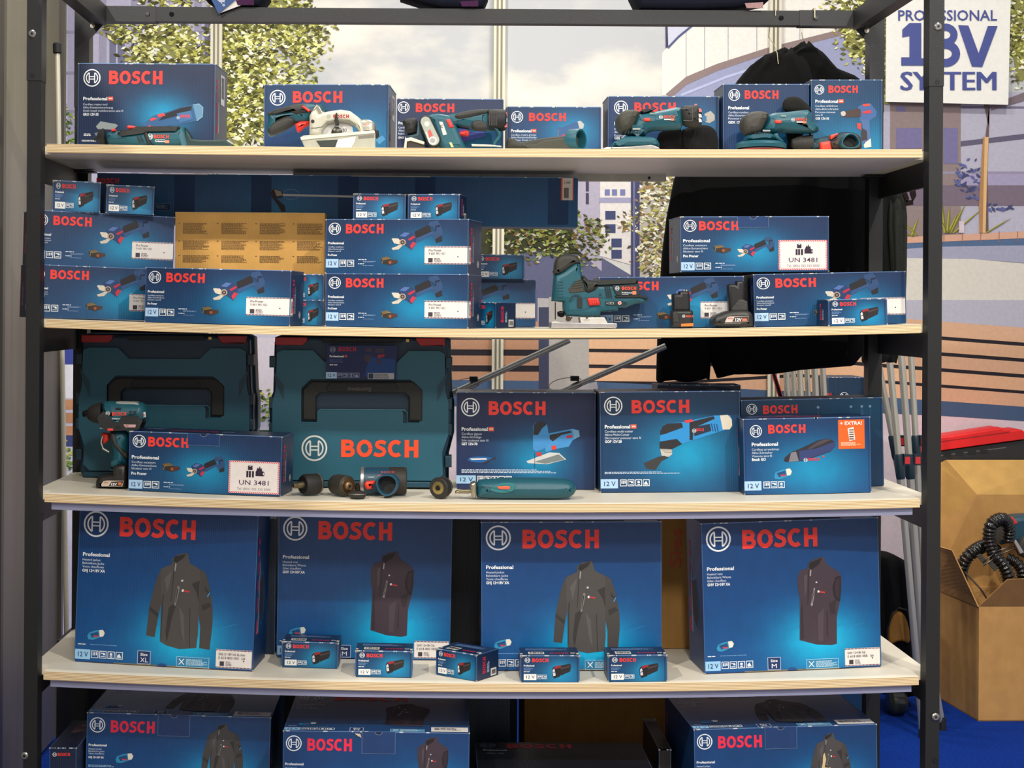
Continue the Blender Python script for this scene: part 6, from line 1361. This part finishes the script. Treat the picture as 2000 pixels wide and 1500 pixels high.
def fb(t):
    r = .0235; a = c_(t, 500, r, -.010); b = c_(t, 380, r, .030); n = (b-a).normalized()
    t.mesh('housing', lambda mb: mb.lathe(a, b, [(0, r*.82), (.06, r*.97), (.6, r), (.85, r*.93), (1, r*.7)], (44, 42, 34), 'rubber', 36))
    t.mesh('brass_gear', lambda mb: [mb.lathe(a - n*.001, a + n*.001, [(0, r*.72), (1, r*.8)], (110, 84, 56), 'metal', 30), mb.lathe(a - n*.006, a, [(0, .006), (.3, .009), (1, .010)], (176, 146, 110), 'metal', 12)])
    t.mesh('gear_pin', lambda mb: mb.lathe(a - n*.0065, a - n*.0055, [(0, .0035), (1, .0035)], (16, 14, 12), 'rubber', 12))
head('drill_attachment', 'black drill head with brass coloured gears inside, beside the angle head', 672, 0, .09, fb)
def fc(t):
    c = t.v(577, 0, t.Y); z = t.z
    t.mesh('disc_base', lambda mb: mb.lathe((c.x, c.y, z), (c.x, c.y, z + .016), [(0, .016), (.2, .019), (.5, .020), (.8, .017), (1, .010)], (38, 36, 32), 'rubber', 36))
    t.mesh('spindle', lambda mb: mb.lathe((c.x, c.y, z + .016), (c.x, c.y, z + .034), [(0, .0062), (.7, .0062), (.75, .004), (1, .004)], (52, 48, 42), 'metal', 16))
    t.mesh('ring', lambda mb: mb.lathe((c.x, c.y, z + .0085), (c.x, c.y, z + .0100), [(0, .0203), (1, .0201)], (180, 174, 160), 'metal', 36))
head('drill_attachment', 'small black angle head with upright spindle on third shelf', 699, 0, .06, fc)
def fd(t):
    r = .0235; a = c_(t, 1225, r, -.010); b = c_(t, 1350, r, .012); n = (b-a).normalized(); n2 = Vector((-.55, -1, 0)).normalized()
    a = c_(t, 1232, r, -.012); b = a - n2*.034
    t.mesh('housing', lambda mb: mb.lathe(a, b, [(0, r*.9), (.08, r), (.6, r), (.9, r*.88), (1, r*.7)], (34, 32, 28), 'rubber', 36))
    t.mesh('brass_ring', lambda mb: mb.lathe(a + n2*.0008, a + n2*.0004, [(0, r*.52), (1, r*.60)], (176, 156, 100), 'metal', 30))
    t.mesh('bit_socket', lambda mb: mb.lathe(a + n2*.004, a, [(0, .005), (1, .0065)], (60, 56, 50), 'metal', 14))
    t.mesh('ring', lambda mb: mb.lathe(a + (b-a)*.60, a + (b-a)*.64, [(0, r*1.01), (1, r*1.0)], (190, 184, 170), 'metal', 36))
head('drill_attachment', 'black drill head with a pale brass ring, beside the multi-cutter', 866, 0, .08, fd)
t = Tool('drill_driver', 'compact teal drill body lying with open battery socket towards us on third shelf', 'drill', .11, 3, 745, 560, 900, .24)
a0 = t.v(600, 200, .13); a0.z = t.z + .031; b0_ = t.v(975, 200, .13); b0_.z = t.z + .031
t.mesh('body', lambda mb: mb.lathe(a0, b0_, [(0, .024), (.02, .029), (.12, .031), (.85, .031), (.97, .029), (1, .024)], (24, 64, 84), 'plastic', 36))
t.mesh('rubber_cover', lambda mb: mb.lathe(a0 + (b0_-a0)*.62, b0_ + Vector((.0005, 0, 0)), [(0, .0315), (.8, .0317), (.97, .0297), (1, .024)], (44, 38, 34), 'rubber', 36))
t.mesh('silver_collar', lambda mb: mb.lathe(a0 - Vector((.001, 0, 0)), a0 + (b0_-a0)*.08, [(0, .022), (.3, .0305), (1, .0316)], (200, 190, 186), 'metal', 36))
t.part('trigger', [(630, 190), (645, 168), (715, 164), (720, 190), (690, 200), (695, 232), (650, 236), (634, 215)], (226, 62, 40), .088, .11, .006); t.part('direction_switch', [(722, 120), (780, 112), (784, 130), (730, 140)], (226, 80, 76), .102, .12, .003)
def f(mb):
    S = t.sheet(mb, .1005); S.rect(665, 128, 712, 138, (150, 180, 176), 2); S.brand(768, 85, 106, 12, (200, 60, 70), 4)
t.mesh('nameplate', f)
def f(mb):
    c = t.v(815, 230, .07); c.z = t.z + .0290; n_ = Vector((-.12, -1, .06)).normalized(); u = n_.orthogonal(); u = Vector((1, -.12, 0)).normalized(); v = u.cross(n_); pts = []
    for i in range(40):
        a = 2*math.pi*i/40; r = .0245*(1 + .05*math.cos(3*a + 1.57)); pts.append(u*r*math.cos(a) + v*r*math.sin(a))
    n = 40
    vs = [c + n_*d - (n_*0) + p*s_ for (s_, d) in ((1., -.045), (1., .002), (.95, .004), (.84, .004), (.80, 0), (.80, -.02)) for p in pts]
    mb.add(vs, [(k*n+i, k*n+(i+1) % n, (k+1)*n+(i+1) % n, (k+1)*n+i) for k in range(5) for i in range(n)], (22, 72, 96), 'plastic')
    mb.add([c - n_*.0195 + p*.81 for p in pts], [tuple(range(n))], (7, 9, 9), 'rubber')
t.mesh('battery_socket', f)
# multi-cutter lying at the right of the attachments
t = Tool('multi_cutter', 'long teal multi-cutter with orange switch lying on third shelf edge', 'multi-cutter', .07, 3, 1010, 560, 900, .24)
a0 = t.v(1560, 0, .08); 
t.part('body', [(1545, 300), (1548, 168), (1640, 160), (1760, 152), (1880, 150), (2100, 148), (2300, 158), (2360, 200), (2360, 270), (2300, None), (1880, None), (1700, None), (1560, 310)], TEAL, .05, .11, .024, sm=1)
t.part('thumb_recess', [(1680, 200), (1760, 182), (1840, 180), (1868, 205), (1850, 240), (1800, 262), (1720, 262), (1650, 240)], (44, 116, 122), .0492, .07, .001, sm=1)
t.part('power_switch', [(1708, 208), (1800, 204), (1820, 212), (1815, 234), (1730, 232)], (226, 100, 70), .0475, .06, .002)
def f(mb):
    S = t.sheet(mb, .0497); S.stroke([(1550, 200), (1640, 212), (1860, 262)], 4, (12, 60, 70), 2)
t.mesh('seam', f)
t.part('tool_neck', [(1490, 200), (1500, 182), (1545, 168), (1546, 305), (1505, 300), (1500, 262)], (176, 166, 146), .055, .09, .006, 'metal', sm=1)
t.part('blade_arm', [(1370, 252), (1400, 240), (1500, 232), (1540, 240), (1540, 250), (1480, 268), (1370, 266)], (150, 138, 112), .068, .085, .002, 'metal')
# ------------------------------------------------------------------ behind and around the rack
def cloth(name, parent, loc, rows, Y, ry, col, folds=.10, nf=7, seed=1, m='fabric', seg=56):
    """rows: (py, xL, xR, slope) loft of soft cloth around depth Y"""
    mb = MB(); rnd = random.Random(seed); ph = [rnd.uniform(0, 6.28) for _ in range(5)]; vs = []; R = []
    for i in range(len(rows) - 1):                      # densify
        for t in (0, .5): R.append(tuple(rows[i][j]*(1-t) + rows[i+1][j]*t for j in range(4)))
    R.append(rows[-1])
    for k, (py, a, b, sl) in enumerate(R):
        xa, z = P(a, py, Y); xb = P(b, py, Y)[0]; cx, rx = (xa+xb)/2, (xb-xa)/2; env = min(1, k/3 + .25)
        for i in range(seg):
            an = 2*math.pi*i/seg; c_, s_ = math.cos(an), math.sin(an); x = cx + rx*math.copysign(abs(c_)**.8, c_)
            f_ = 1 + folds*(math.sin(nf*an + ph[0] + k*.25)*.6 + math.sin(nf*1.8*an + ph[1] - k*.4)*.3 + math.sin(3*an + ph[2] + k*.7)*.4)
            vs.append((x, Y + ry*env*math.copysign(abs(s_)**.7, s_)*f_, z + sl*(x - cx) + .004*math.sin(5*an + k)))
    n = len(R)
    fs = [(k*seg+i, k*seg+(i+1) % seg, (k+1)*seg+(i+1) % seg, (k+1)*seg+i) for k in range(n-1) for i in range(seg)]
    fs += [tuple(range(seg))[::-1], tuple(range((n-1)*seg, n*seg))]
    mb.add(vs, fs, col, m); return mb.build(name, parent, loc=loc, smooth=80)
YG = .60
L = tuple(P3(1500, 300, YG)); e = empty('jacket', L, 'large black jacket hanging from the rear beam behind the right half of the rack', 'jacket')
cloth('body', e, L, [(84, 1566, 1580, 0), (98, 1545, 1594, 0), (115, 1500, 1614, 0), (132, 1476, 1634, 0), (150, 1456, 1668, 0), (175, 1420, 1700, 0), (230, 1376, 1710, 0), (300, 1345, 1712, 0), (350, 1330, 1712, 0), (420, 1328, 1710, 0), (520, 1340, 1706, 0), (620, 1360, 1702, .02), (690, 1385, 1690, .07), (722, 1400, 1668, .10)], YG, .05, (9, 9, 10), seed=3)
cloth('sleeve', e, L, [(300, 1335, 1372, 0), (350, 1316, 1386, 0), (420, 1303, 1392, 0), (500, 1293, 1394, 0), (600, 1286, 1392, 0), (700, 1283, 1388, .02), (742, 1282, 1385, .05)], YG + .012, .042, (11, 11, 12), seed=5)
cloth('hood', e, L, [(96, 1528, 1548, 0), (112, 1488, 1566, 0), (132, 1464, 1580, 0), (160, 1440, 1590, 0), (190, 1420, 1600, 0)], YG - .03, .035, (15, 15, 16), folds=.2, seed=9)
mb = MB(); q = [P3(x, y, YG) for x, y in ((1570, 100), (1570, 84), (1567, 70), (1565, 52))]; yb = RD - .02
q += [Vector((q[-1].x, RD + .008, zt + .006)), Vector((q[-1].x, RD - .03, zt + .007)), Vector((q[-1].x, RD - .046, zt + .006)), Vector((q[-1].x, RD - .047, zt - .018))]
mb.tube(q, .0016, (206, 196, 160), 'metal', 8); mb.build('hanger_hook', e, loc=L)
Y2 = .74; L = tuple(P3(1735, 400, Y2)); e = empty('jacket', L, 'dark grey jacket hanging beside the right rear post, half hidden by the big black one', 'jacket')
cloth('body', e, L, [(318, 1700, 1722, 0), (345, 1688, 1756, 0), (380, 1684, 1764, 0), (420, 1684, 1768, 0), (520, 1684, 1768, 0), (620, 1684, 1766, 0), (680, 1684, 1756, 0), (706, 1686, 1748, 0)], Y2, .045, (26, 28, 26), folds=.22, seed=12)
cloth('sleeve', e, L, [(372, 1738, 1758, 0), (400, 1734, 1768, 0), (440, 1732, 1770, 0), (520, 1736, 1768, 0), (600, 1740, 1766, 0), (640, 1742, 1762, 0)], Y2 - .035, .02, (44, 46, 42), folds=.2, seed=14)
mb = MB(); mb.tube([P3(1718, 332, Y2), P3(1728, 326, .62), P3(1722, 322, .54), P3(1712, 322, RD + .0016)], .0016, (90, 88, 80), 'metal', 8); mb.build('hanger_hook', e, loc=L)
mb = MB(); 
for pts in ([(1760, 372), (1768, 368), (1776, 388), (1771, 396)], [(1775, 362), (1786, 360), (1790, 382), (1783, 394), (1778, 380)], [(1766, 392), (1783, 390), (1784, 400), (1770, 402)]): mb.slab([P3(x, y, Y2 - .07) for x, y in pts], .004, (38, 30, 30), 'fabric')
mb.build('carry_strap', e, loc=L)
mb = MB(); q = [P3(x, y, RD + .03) for x, y in ((1503, 56), (1501, 72), (1512, 88), (1518, 104), (1520, 125))]
q = [Vector((q[0].x, RD - .042, zt - .012)), Vector((q[0].x, RD - .042, zt + .004)), Vector((q[0].x, RD + .002, zt + .004))] + q
mb.tube(q, .001, (190, 182, 150), 'metal', 6); o = mb.build('wire_hook'); tagit(o, 'thin bent wire hooked over the rear beam left of the jacket hook', 'hook')

# telescopic stands leaning together behind the rack
YS = 1.62; fr = PY(0, YS, 0)[1]
STANDS = []
def stand(x0, y0, x1, y1, wd, clamp, label, col=(196, 192, 178), Y=YS, red=True):
    dx = (x1-x0)/(y1-y0); top = P3(x0 - dx*40, y0-40, Y + .0); ft = P3(x0 + dx*(fr - y0)*.93, fr, Y); ft.z = .012
    if abs(Y-YS) > .001: ft = P3(x0 + dx*(PY(0, Y, 0)[1] - y0)*.93, PY(0, Y, 0)[1], Y); ft.z = .012
    r = wd/2*(CD+Y)/F; cl = P3(x0 + dx*(clamp-y0), clamp, Y); L = tuple(ft)
    e = empty('light_stand', L, label, 'stand', 'aluminium stands behind the rack')
    STANDS.append(e)
    mb = MB(); mb.tube([top, cl], r, col, 'aluminium', 16); mb.build('upper_tube', e, loc=L)
    mb = MB(); mb.tube([cl, ft], r*1.08, (178, 176, 168), 'aluminium', 16); mb.build('lower_tube', e, loc=L)
    d = (cl - top).normalized()
    mb = MB(); mb.lathe(cl - d*.03, cl + d*.05, [(0, r*1.2), (.1, r*1.4), (.9, r*1.4), (1, r*1.2)], (14, 40, 50), 'plastic', 16)
    if red: mb.box(cl.x + r, cl.x + r + .022, Y - .012, Y + .012, cl.z - .005, cl.z + .03, (14, 40, 50), 'plastic'); c = mb.build('clamp', e, loc=L)
    if red: mb = MB(); mb.box(cl.x + r + .003, cl.x + r + .019, Y - .016, Y - .012, cl.z, cl.z + .022, (206, 44, 50), 'plastic'); mb.build('clamp_lever', c, loc=L)
    mb = MB(); mb.lathe(ft + Vector((0, 0, -.012)), ft + Vector((0, 0, .03)), [(0, r*1.3), (.6, r*1.25), (1, r*1.1)], BLK, 'rubber', 16); mb.build('foot', e, loc=L)
base = 'aluminium stand tube '
for i, (a, b, c_0, d_, w_, cl, lab) in enumerate(((1535, 700, 1539, 788, 13, 935, 'leftmost thick one above the screwdriver carton'), (1548, 700, 1552, 788, 11, 940, 'second from left above the screwdriver carton'), (1561, 700, 1565, 788, 12, 930, 'third from left above the screwdriver carton'), (1575, 700, 1579, 788, 11, 930, 'fourth from left above the screwdriver carton'), (1590, 700, 1594, 788, 13, 940, 'left of the close pair beside the blue upright carton'), (1606, 700, 1610, 788, 12, 940, 'right of the close pair beside the blue upright carton'))):
    stand(a, b, c_0, d_, w_, cl, base + lab, Y=(1.42, 1.50)[i % 2], red=False)
for (a, b, c_0, d_, w_, cl, lab, Y) in ((1716, 710, 1742, 848, 12, 868, 'leftmost between the two right posts', 1.70), (1738, 710, 1755, 888, 13, 905, 'second from left between the two right posts', 1.60), (1760, 690, 1775, 888, 14, 905, 'third from left between the two right posts', 1.66), (1779, 690, 1788, 848, 12, 868, 'rightmost, beside the right front post', 1.74)):
    stand(a, b, c_0, d_, w_, cl, base + lab, Y=Y)
mb = MB(); q = [P3(1503, 716, 1.36), P3(1512, 722, 1.36), P3(1530, 786, 1.36), P3(1521, 792, 1.36)]; q2 = P3(1560, 900, 1.36)
mb.slab([q[0], q[1], q2 + Vector((.01, 0, 0)), q2 - Vector((.006, 0, 0))], .003, (24, 20, 22), 'fabric')
for s_ in (0, 1):
    a, b = (q[0], q2 - Vector((.006, 0, 0))) if s_ == 0 else (q[1], q2 + Vector((.01, 0, 0)))
    mb.tube([a - Vector((0, .004, 0)), b - Vector((0, .004, 0))], .0012, (206, 60, 60), 'fabric', 6)
o = mb.build('shoulder_strap', STANDS[0], loc=tuple(STANDS[0].location)); o['label'] = 'black strap with red edging'
# tall blue carton behind the stands
zz = P(1640, 737, 1.8)[1]; x0, x1 = P(1617, 760, 1.8)[0], P(1690, 760, 1.8)[0]; W = x1-x0
mb = carton(W, zz, .2, (16, 60, 104), (12, 56, 100)); S, h = front(mb, W, zz, .2, 73); S.logo(32, 38, 9); S.rect(20, 0, 21, 70, (8, 30, 60), 2); S.brand(-2, 30, 9, 10)
o = mb.build('tool_carton'); tagit(o, 'tall blue carton with round emblem standing behind the aluminium stands', 'box'); o.location = ((x0+x1)/2, 1.9, 0)
# carton behind the multi-cutter carton
x0, x1 = P(1284, 760, .38)[0], P(1446, 760, .38)[0]; W = x1-x0; zb = rest(3, x0, x1); H = P(1400, 752, .38)[1] - zb
mb = carton(W, H, .1, (14, 34, 66), (10, 40, 80)); S, h = front(mb, W, H, .1, 162); S.micro(20, 8, 120, 2, 2, (130, 60, 80), 2)
o = mb.build('tool_carton'); tagit(o, 'dark carton peeking out behind the multi-cutter carton on third shelf', 'box'); o.location = ((x0+x1)/2, .38 + .05, zb)

# diagonal braces of the rack and their cable loops
def brace(a, b, Y0, Y1, label):
    mb = MB(); p0, p1 = P3(*a, Y0), P3(*b, Y1); d = p1 - p0; mb.tube([p0, p1], .0078, (196, 198, 192), 'aluminium', 12); mb.build('diagonal_brace', rack, loc=RL)
brace((1112, 664), (760, 825), .515, .515, ''); brace((1300, 676), (1010, 803), .515, .515, '')
for (x, y, rx, ry, lab) in ((912, 750, 26, 11, 'left'), (1106, 751, 34, 13, 'right')):
    mb = MB(); pts = [P3(x + rx*math.cos(a*.3), y - ry*math.sin(a*.3) - rx*.12*math.cos(a*.3), .515 + .012*math.sin(a*.3)) for a in range(22)]
    mb.tube(pts, .0011, (176, 166, 140), 'metal', 6); k = P3(x + rx*.5, y - ry*.9, .507); mb.box(k.x-.010, k.x+.010, .50, .53, k.z-.006, k.z+.006, BLK, 'rubber')
    o = mb.build('cable_tie'); tagit(o, 'thin wire loop tied round the %s diagonal brace above the cartons' % lab, 'cable tie')
# bags lying over the top of the rack
for (pts, lab, y0) in (([(398, -90), (396, -8), (420, None), (506, None), (522, -10), (520, -90)], 'dark blue bag on the top beam behind the blue leaflets', .452),
                   ([(770, -90), (780, -10), (820, 3), (862, None), (945, None), (955, -10), (958, -90)], 'black bag with rounded base on the middle of the top beam', .452),
                   ([(1226, -90), (1236, -12), (1250, None), (1368, None), (1440, 13), (1500, 2), (1512, -10), (1514, -90)], 'black bag with zip on the top beam, nearest the right end', .452)):
    mb = MB(); z_ = zt + .0035
    pp = [(P(x, 0, y0)[0], z_ if y is None else max(z_, P(x, y, y0)[1])) for x, y in pts]
    mb.prism(pp, y0, .56, .012, (16, 18, 30), 'fabric')
    L = (sum(p[0] for p in pp)/len(pp), .5, z_); e = empty('tool_bag', L, lab, 'bag'); mb.build('body', e, loc=L)
    mb = MB(); cx = pp[-1][0] - .03
    mb.slab([(cx, y0-.002, z_+.001), (cx-.04, y0-.002, z_+.001), (cx-.045, y0-.002, z_+.013), (cx, y0-.002, z_+.016)], .002, (150, 120, 120) if 'zip' in lab else (60, 30, 60), 'fabric'); mb.build('zip_pull', e, loc=L)
for (pts, col, lab) in (([(411, -4), (438, -30), (462, -2), (427, 27)], (20, 62, 116), 'blue leaflet with white print hanging over the top beam, front one'), ([(427, 27), (462, -2), (481, 3), (472, 10), (440, 22)], (206, 200, 196), 'pale leaflet tucked behind the blue one on the top beam')):
    yl = RD - .052 if col[0] < 100 else RD - .047
    mb = MB(); mb.slab([P3(x, y, yl) for x, y in pts], -.0012, col, 'paper')
    if col[0] < 100:
        S = Sheet(mb, P3(418, -2, yl - .0016), P3(440, 20, yl) - P3(411, -4, yl), P3(411, -4, yl) - P3(438, -30, yl), .0012); S.n = Vector((0, -1, 0)); S.micro(3, -14, 18, .9, 7, WHITE, 1); S.logo(23, -3, 2.4, WHITE, 1)
    o = mb.build('leaflet'); tagit(o, lab, 'leaflet')

# black wheeled bag on the floor behind the right end
YB = 1.9; L = tuple(P3(1755, 1370, YB)); L = (L[0], YB, 0)
e = empty('wheeled_bag', L, 'black bag with tan oval panel on the carpet behind the right end of the rack', 'bag')
q = lambda pts: [(P(x, y, YB)[0], max(.0, P(x, y, YB)[1])) for x, y in pts]
mb = MB(); mb.prism(rounded(q([(1700, 1090), (1770, 1090), (1800, 1130), (1812, 1300), (1805, 1368), (1715, 1362), (1695, 1300)]), 2), YB, YB + .2, .03, (12, 12, 14), 'fabric'); mb.build('body', e, loc=L)
mb = MB(); mb.prism(rounded(q([(1732, 1262), (1735, 1215), (1748, 1192), (1764, 1196), (1774, 1220), (1778, 1258), (1756, 1250)]), 1), YB - .012, YB + .02, .008, (140, 98, 44), 'kraft'); mb.build('tan_panel', e, loc=L)
mb = MB(); mb.tube([Vector((P(x, y, YB)[0], YB - .014, P(x, y, YB)[1])) for x, y in [(1729, 1270), (1730, 1225), (1740, 1196), (1752, 1186), (1768, 1190), (1778, 1215)]], .004, (20, 18, 18), 'gloss', 8); mb.build('piping', e, loc=L)
mb = MB(); c = P3(1748, 1353, YB); mb.lathe((c.x - .03, YB - .02, .045), (c.x + .03, YB - .02, .045), [(0, .030), (.2, .042), (.8, .042), (1, .030)], (40, 44, 40), 'gloss', 28); mb.build('wheel', e, loc=L)

# open brown carton with hose
YC = 1.81; c0 = P3(1911, 1402, YC); c0.z = 0; hh = .379; W, D = .46, .38; an = math.radians(2.5)
u = Vector((math.cos(an), math.sin(an), 0)); v = Vector((-.10, .995, 0)).normalized(); K = (196, 148, 88)
L = tuple(c0 + u*W/2 + v*D/2); e = empty('cardboard_box', L, 'large open brown carton on the blue carpet right of the rack', 'box')
up = Vector((0, 0, hh)); c1, c2, c3 = c0 + u*W, c0 + u*W + v*D, c0 + v*D
mb = MB()
for a, b in ((c0, c1), (c1, c2), (c2, c3), (c3, c0)): mb.slab([a, b, b + up, a + up], -.005, K, 'kraft')
mb.slab([c0, c1, c2, c3], .004, K, 'kraft'); mb.build('carton_body', e, loc=L)
def fl(nm, pts, col=K): mb = MB(); mb.slab(pts, .004, col, 'kraft'); return mb.build(nm, e, loc=L)
fl('flap', [c0 + up, P3(1861, 1074, YC + .02), P3(1806, 1058, YC + .33), c3 + up])
fl('flap', [c1 + up, c0 + up, P3(1968, 1132, YC - .03), P3(2075, 1128, YC - .03)], (150, 110, 66))
bk = P3(1908, 966, YC + .36); bk2 = P3(2090, 966, YC + .40)
fl('flap', [c2 + up, c3 + up, P3(1832, 1024, YC + .38), bk, bk2])
fl('flap_fold', [bk2, bk, P3(1848, 898, YC + .44), P3(2090, 898, YC + .46)], (196, 154, 88))
fl('flap_side', [bk, P3(1832, 1024, YC + .38), P3(1828, 908, YC + .44), P3(1848, 898, YC + .44)], (176, 134, 74))
mb = MB(); mb.box(c0.x + .02, c1.x - .07, YC + .03, YC + .33, .005, .24, (12, 12, 12), 'rubber'); o = mb.build('dark_filler', None); tagit(o, 'dark added cables filling the open brown carton', 'filler', kind='stuff')  # plain black block added to make the inside of the carton dark
def hose(pts, r, label):
    P_ = [P3(x, y, Y_) for x, y, Y_ in pts]; path = []
    for i in range(len(P_) - 1):                        # Catmull-Rom
        a, b, c, d = P_[max(i-1, 0)], P_[i], P_[i+1], P_[min(i+2, len(P_)-1)]
        for t in [k/26 for k in range(26)]: path.append(.5*((2*b) + (c-a)*t + (2*a-5*b+4*c-d)*t*t + (3*b-a-3*c+d)*t**3))
    lens = [0]
    for i in range(1, len(path)): lens.append(lens[-1] + (path[i]-path[i-1]).length)
    n = int(lens[-1] / .0028); pp = []; rr = []; j = 0
    for k in range(n):
        s_ = lens[-1]*k/n
        while lens[j+1] < s_: j += 1
        t = (s_ - lens[j]) / max(1e-6, lens[j+1]-lens[j]); pp.append(path[j]*(1-t) + path[j+1]*t); rr.append(r*(1 + .13*math.sin(s_/.0128*6.283)))
    mb = MB(); mb.tube(pp, r, (26, 24, 22), 'gloss', 14, rr); o = mb.build('vacuum_hose', smooth=80); return tagit(o, label, 'hose')
ya = YC + .16
hose([(1878, 1150, ya+.06), (1876, 1120, ya+.02), (1884, 1096, ya), (1900, 1078, ya), (1925, 1066, ya+.05), (1945, 1075, ya+.12)], .021, 'black ribbed hose bending at the left side inside the open carton')
hose([(1968, 1056, ya+.03), (1970, 1030, ya+.02), (1958, 1014, ya), (1937, 1024, ya-.02), (1932, 1050, ya-.02), (1940, 1080, ya-.03), (1962, 1108, ya-.05), (1972, 1140, ya-.05), (1972, 1190, ya-.02)], .021, 'black ribbed hose arching up in the middle of the open carton')
hose([(1966, 1090, ya+.05), (1982, 1098, ya+.04), (1994, 1112, ya+.03), (1998, 1140, ya+.03), (2002, 1190, ya+.04)], .019, 'black ribbed hose running down at the right inside the open carton')
yv = ya + .07; L = tuple(P3(1985, 1060, yv)); e = empty('vacuum_cleaner', L, 'teal and black hand vacuum with red button lying in the open carton', 'vacuum cleaner')
q = lambda pts, Y_: [P(x, y, Y_) for x, y in pts]
mb = MB(); mb.prism(rounded(q([(1955, 1066), (1962, 1030), (1966, 1014), (2000, 1008), (2060, 1008), (2070, 1070), (2000, 1064), (1975, 1062)], yv), 1), yv, yv + .10, .016, (20, 66, 84), 'plastic'); mb.build('body', e, loc=L)
mb = MB(); mb.prism(q([(1960, 1015), (1978, 1010), (1988, 1022), (1970, 1026)], yv), yv - .004, yv + .02, .002, (216, 50, 36), 'plastic'); mb.build('power_button', e, loc=L)
mb = MB(); mb.prism(rounded(q([(1982, 1066), (1994, 1046), (2040, 1036), (2060, 1100), (1995, 1092)], yv), 1), yv - .03, yv + .03, .012, (58, 54, 52), 'rubber'); mb.build('nozzle', e, loc=L)
mb = MB(); mb.prism(q([(1973, 1054), (1978, 1052), (1993, 1076), (1986, 1079)], yv), yv - .034, yv - .02, .001, (206, 206, 206), 'metal'); mb.build('steel_clip', e, loc=L)
mb = MB()
for (x, y) in ((1908, 1086), (1930, 1100)): mb.slab([P3(x, y, ya - .06), P3(x+8, y-4, ya - .06), P3(x+20, y+10, ya - .06), P3(x+13, y+16, ya - .06)], .008, (60, 60, 54), 'rubber')
mb.tube([P3(1920, 1098, ya-.06), P3(1948, 1076, ya-.07), P3(1980, 1066, ya-.06)], .002, BLK, 'gloss', 6); mb.tube([P3(1920, 1106, ya-.06), P3(1950, 1084, ya-.07), P3(1985, 1070, ya-.06)], .002, BLK, 'gloss', 6); mb.tube([P3(1885, 1118, ya-.04), P3(1915, 1150, ya-.08), P3(1932, 1176, ya-.06)], .003, (70, 68, 66), 'gloss', 6)
o = mb.build('power_cord'); tagit(o, 'thin black cord with grey plugs lying over the hoses in the carton', 'cord')
# black tool chest with red lid
yt = 2.29; x0, x1 = P(1800, 900, yt)[0], P(2010, 900, yt)[0]; L = ((x0+x1)/2, yt + .06, 0)
e = empty('tool_chest', L, 'black tool chest with bright red lid at the wall behind the brown carton', 'tool chest')
q = lambda pts: [(P(x, y, yt)[0], P(x, y, yt)[1]) for x, y in pts]
mb = MB(); zl = P(1835, 868, yt)[1]; pp = q([(1810, 884), (2010, 858)]); mb.prism([pp[0], pp[1], (x1, 0), (x0, 0)], yt, yt + .12, .004, (38, 36, 34), 'rubber')
S = Sheet(mb, (0, 0, 0), m='rubber'); S.w = lambda x, y, L_: Vector((P(x, y, yt)[0], yt - .0003*L_, P(x, y, yt)[1])); S.poly([(1835, 889), (1965, 873), (1965, 875), (1835, 891)], (96, 94, 90), 2)
for x in (1842, 1866, 1890, 1914): S.rect(x, 884-(x-1842)*.08, x+16, 892-(x-1842)*.08, (22, 21, 20), 2)
mb.build('body', e, loc=L)
mb = MB(); mb.prism(q([(1805, 859), (1956, 836), (1960, 840), (1970, 838), (1972, 842), (1994, 839), (1998, 842), (2001, 857), (1805, 884)]), yt - .012, yt + .13, .003, (226, 20, 14), 'plastic')
S = Sheet(mb, (0, 0, 0), m='plastic'); S.w = lambda x, y, L_: Vector((P(x, y, yt-.012)[0], yt - .0122 - .0003*L_, P(x, y, yt-.012)[1])); S.poly([(1835, 862), (1972, 843), (1972, 845), (1835, 864)], (150, 10, 10), 1)
mb.build('lid', e, loc=L)
for m_ in ('dims', 'top', 'tl'):
    for o in bpy.data.objects:
        if m_ in o.keys(): del o[m_]
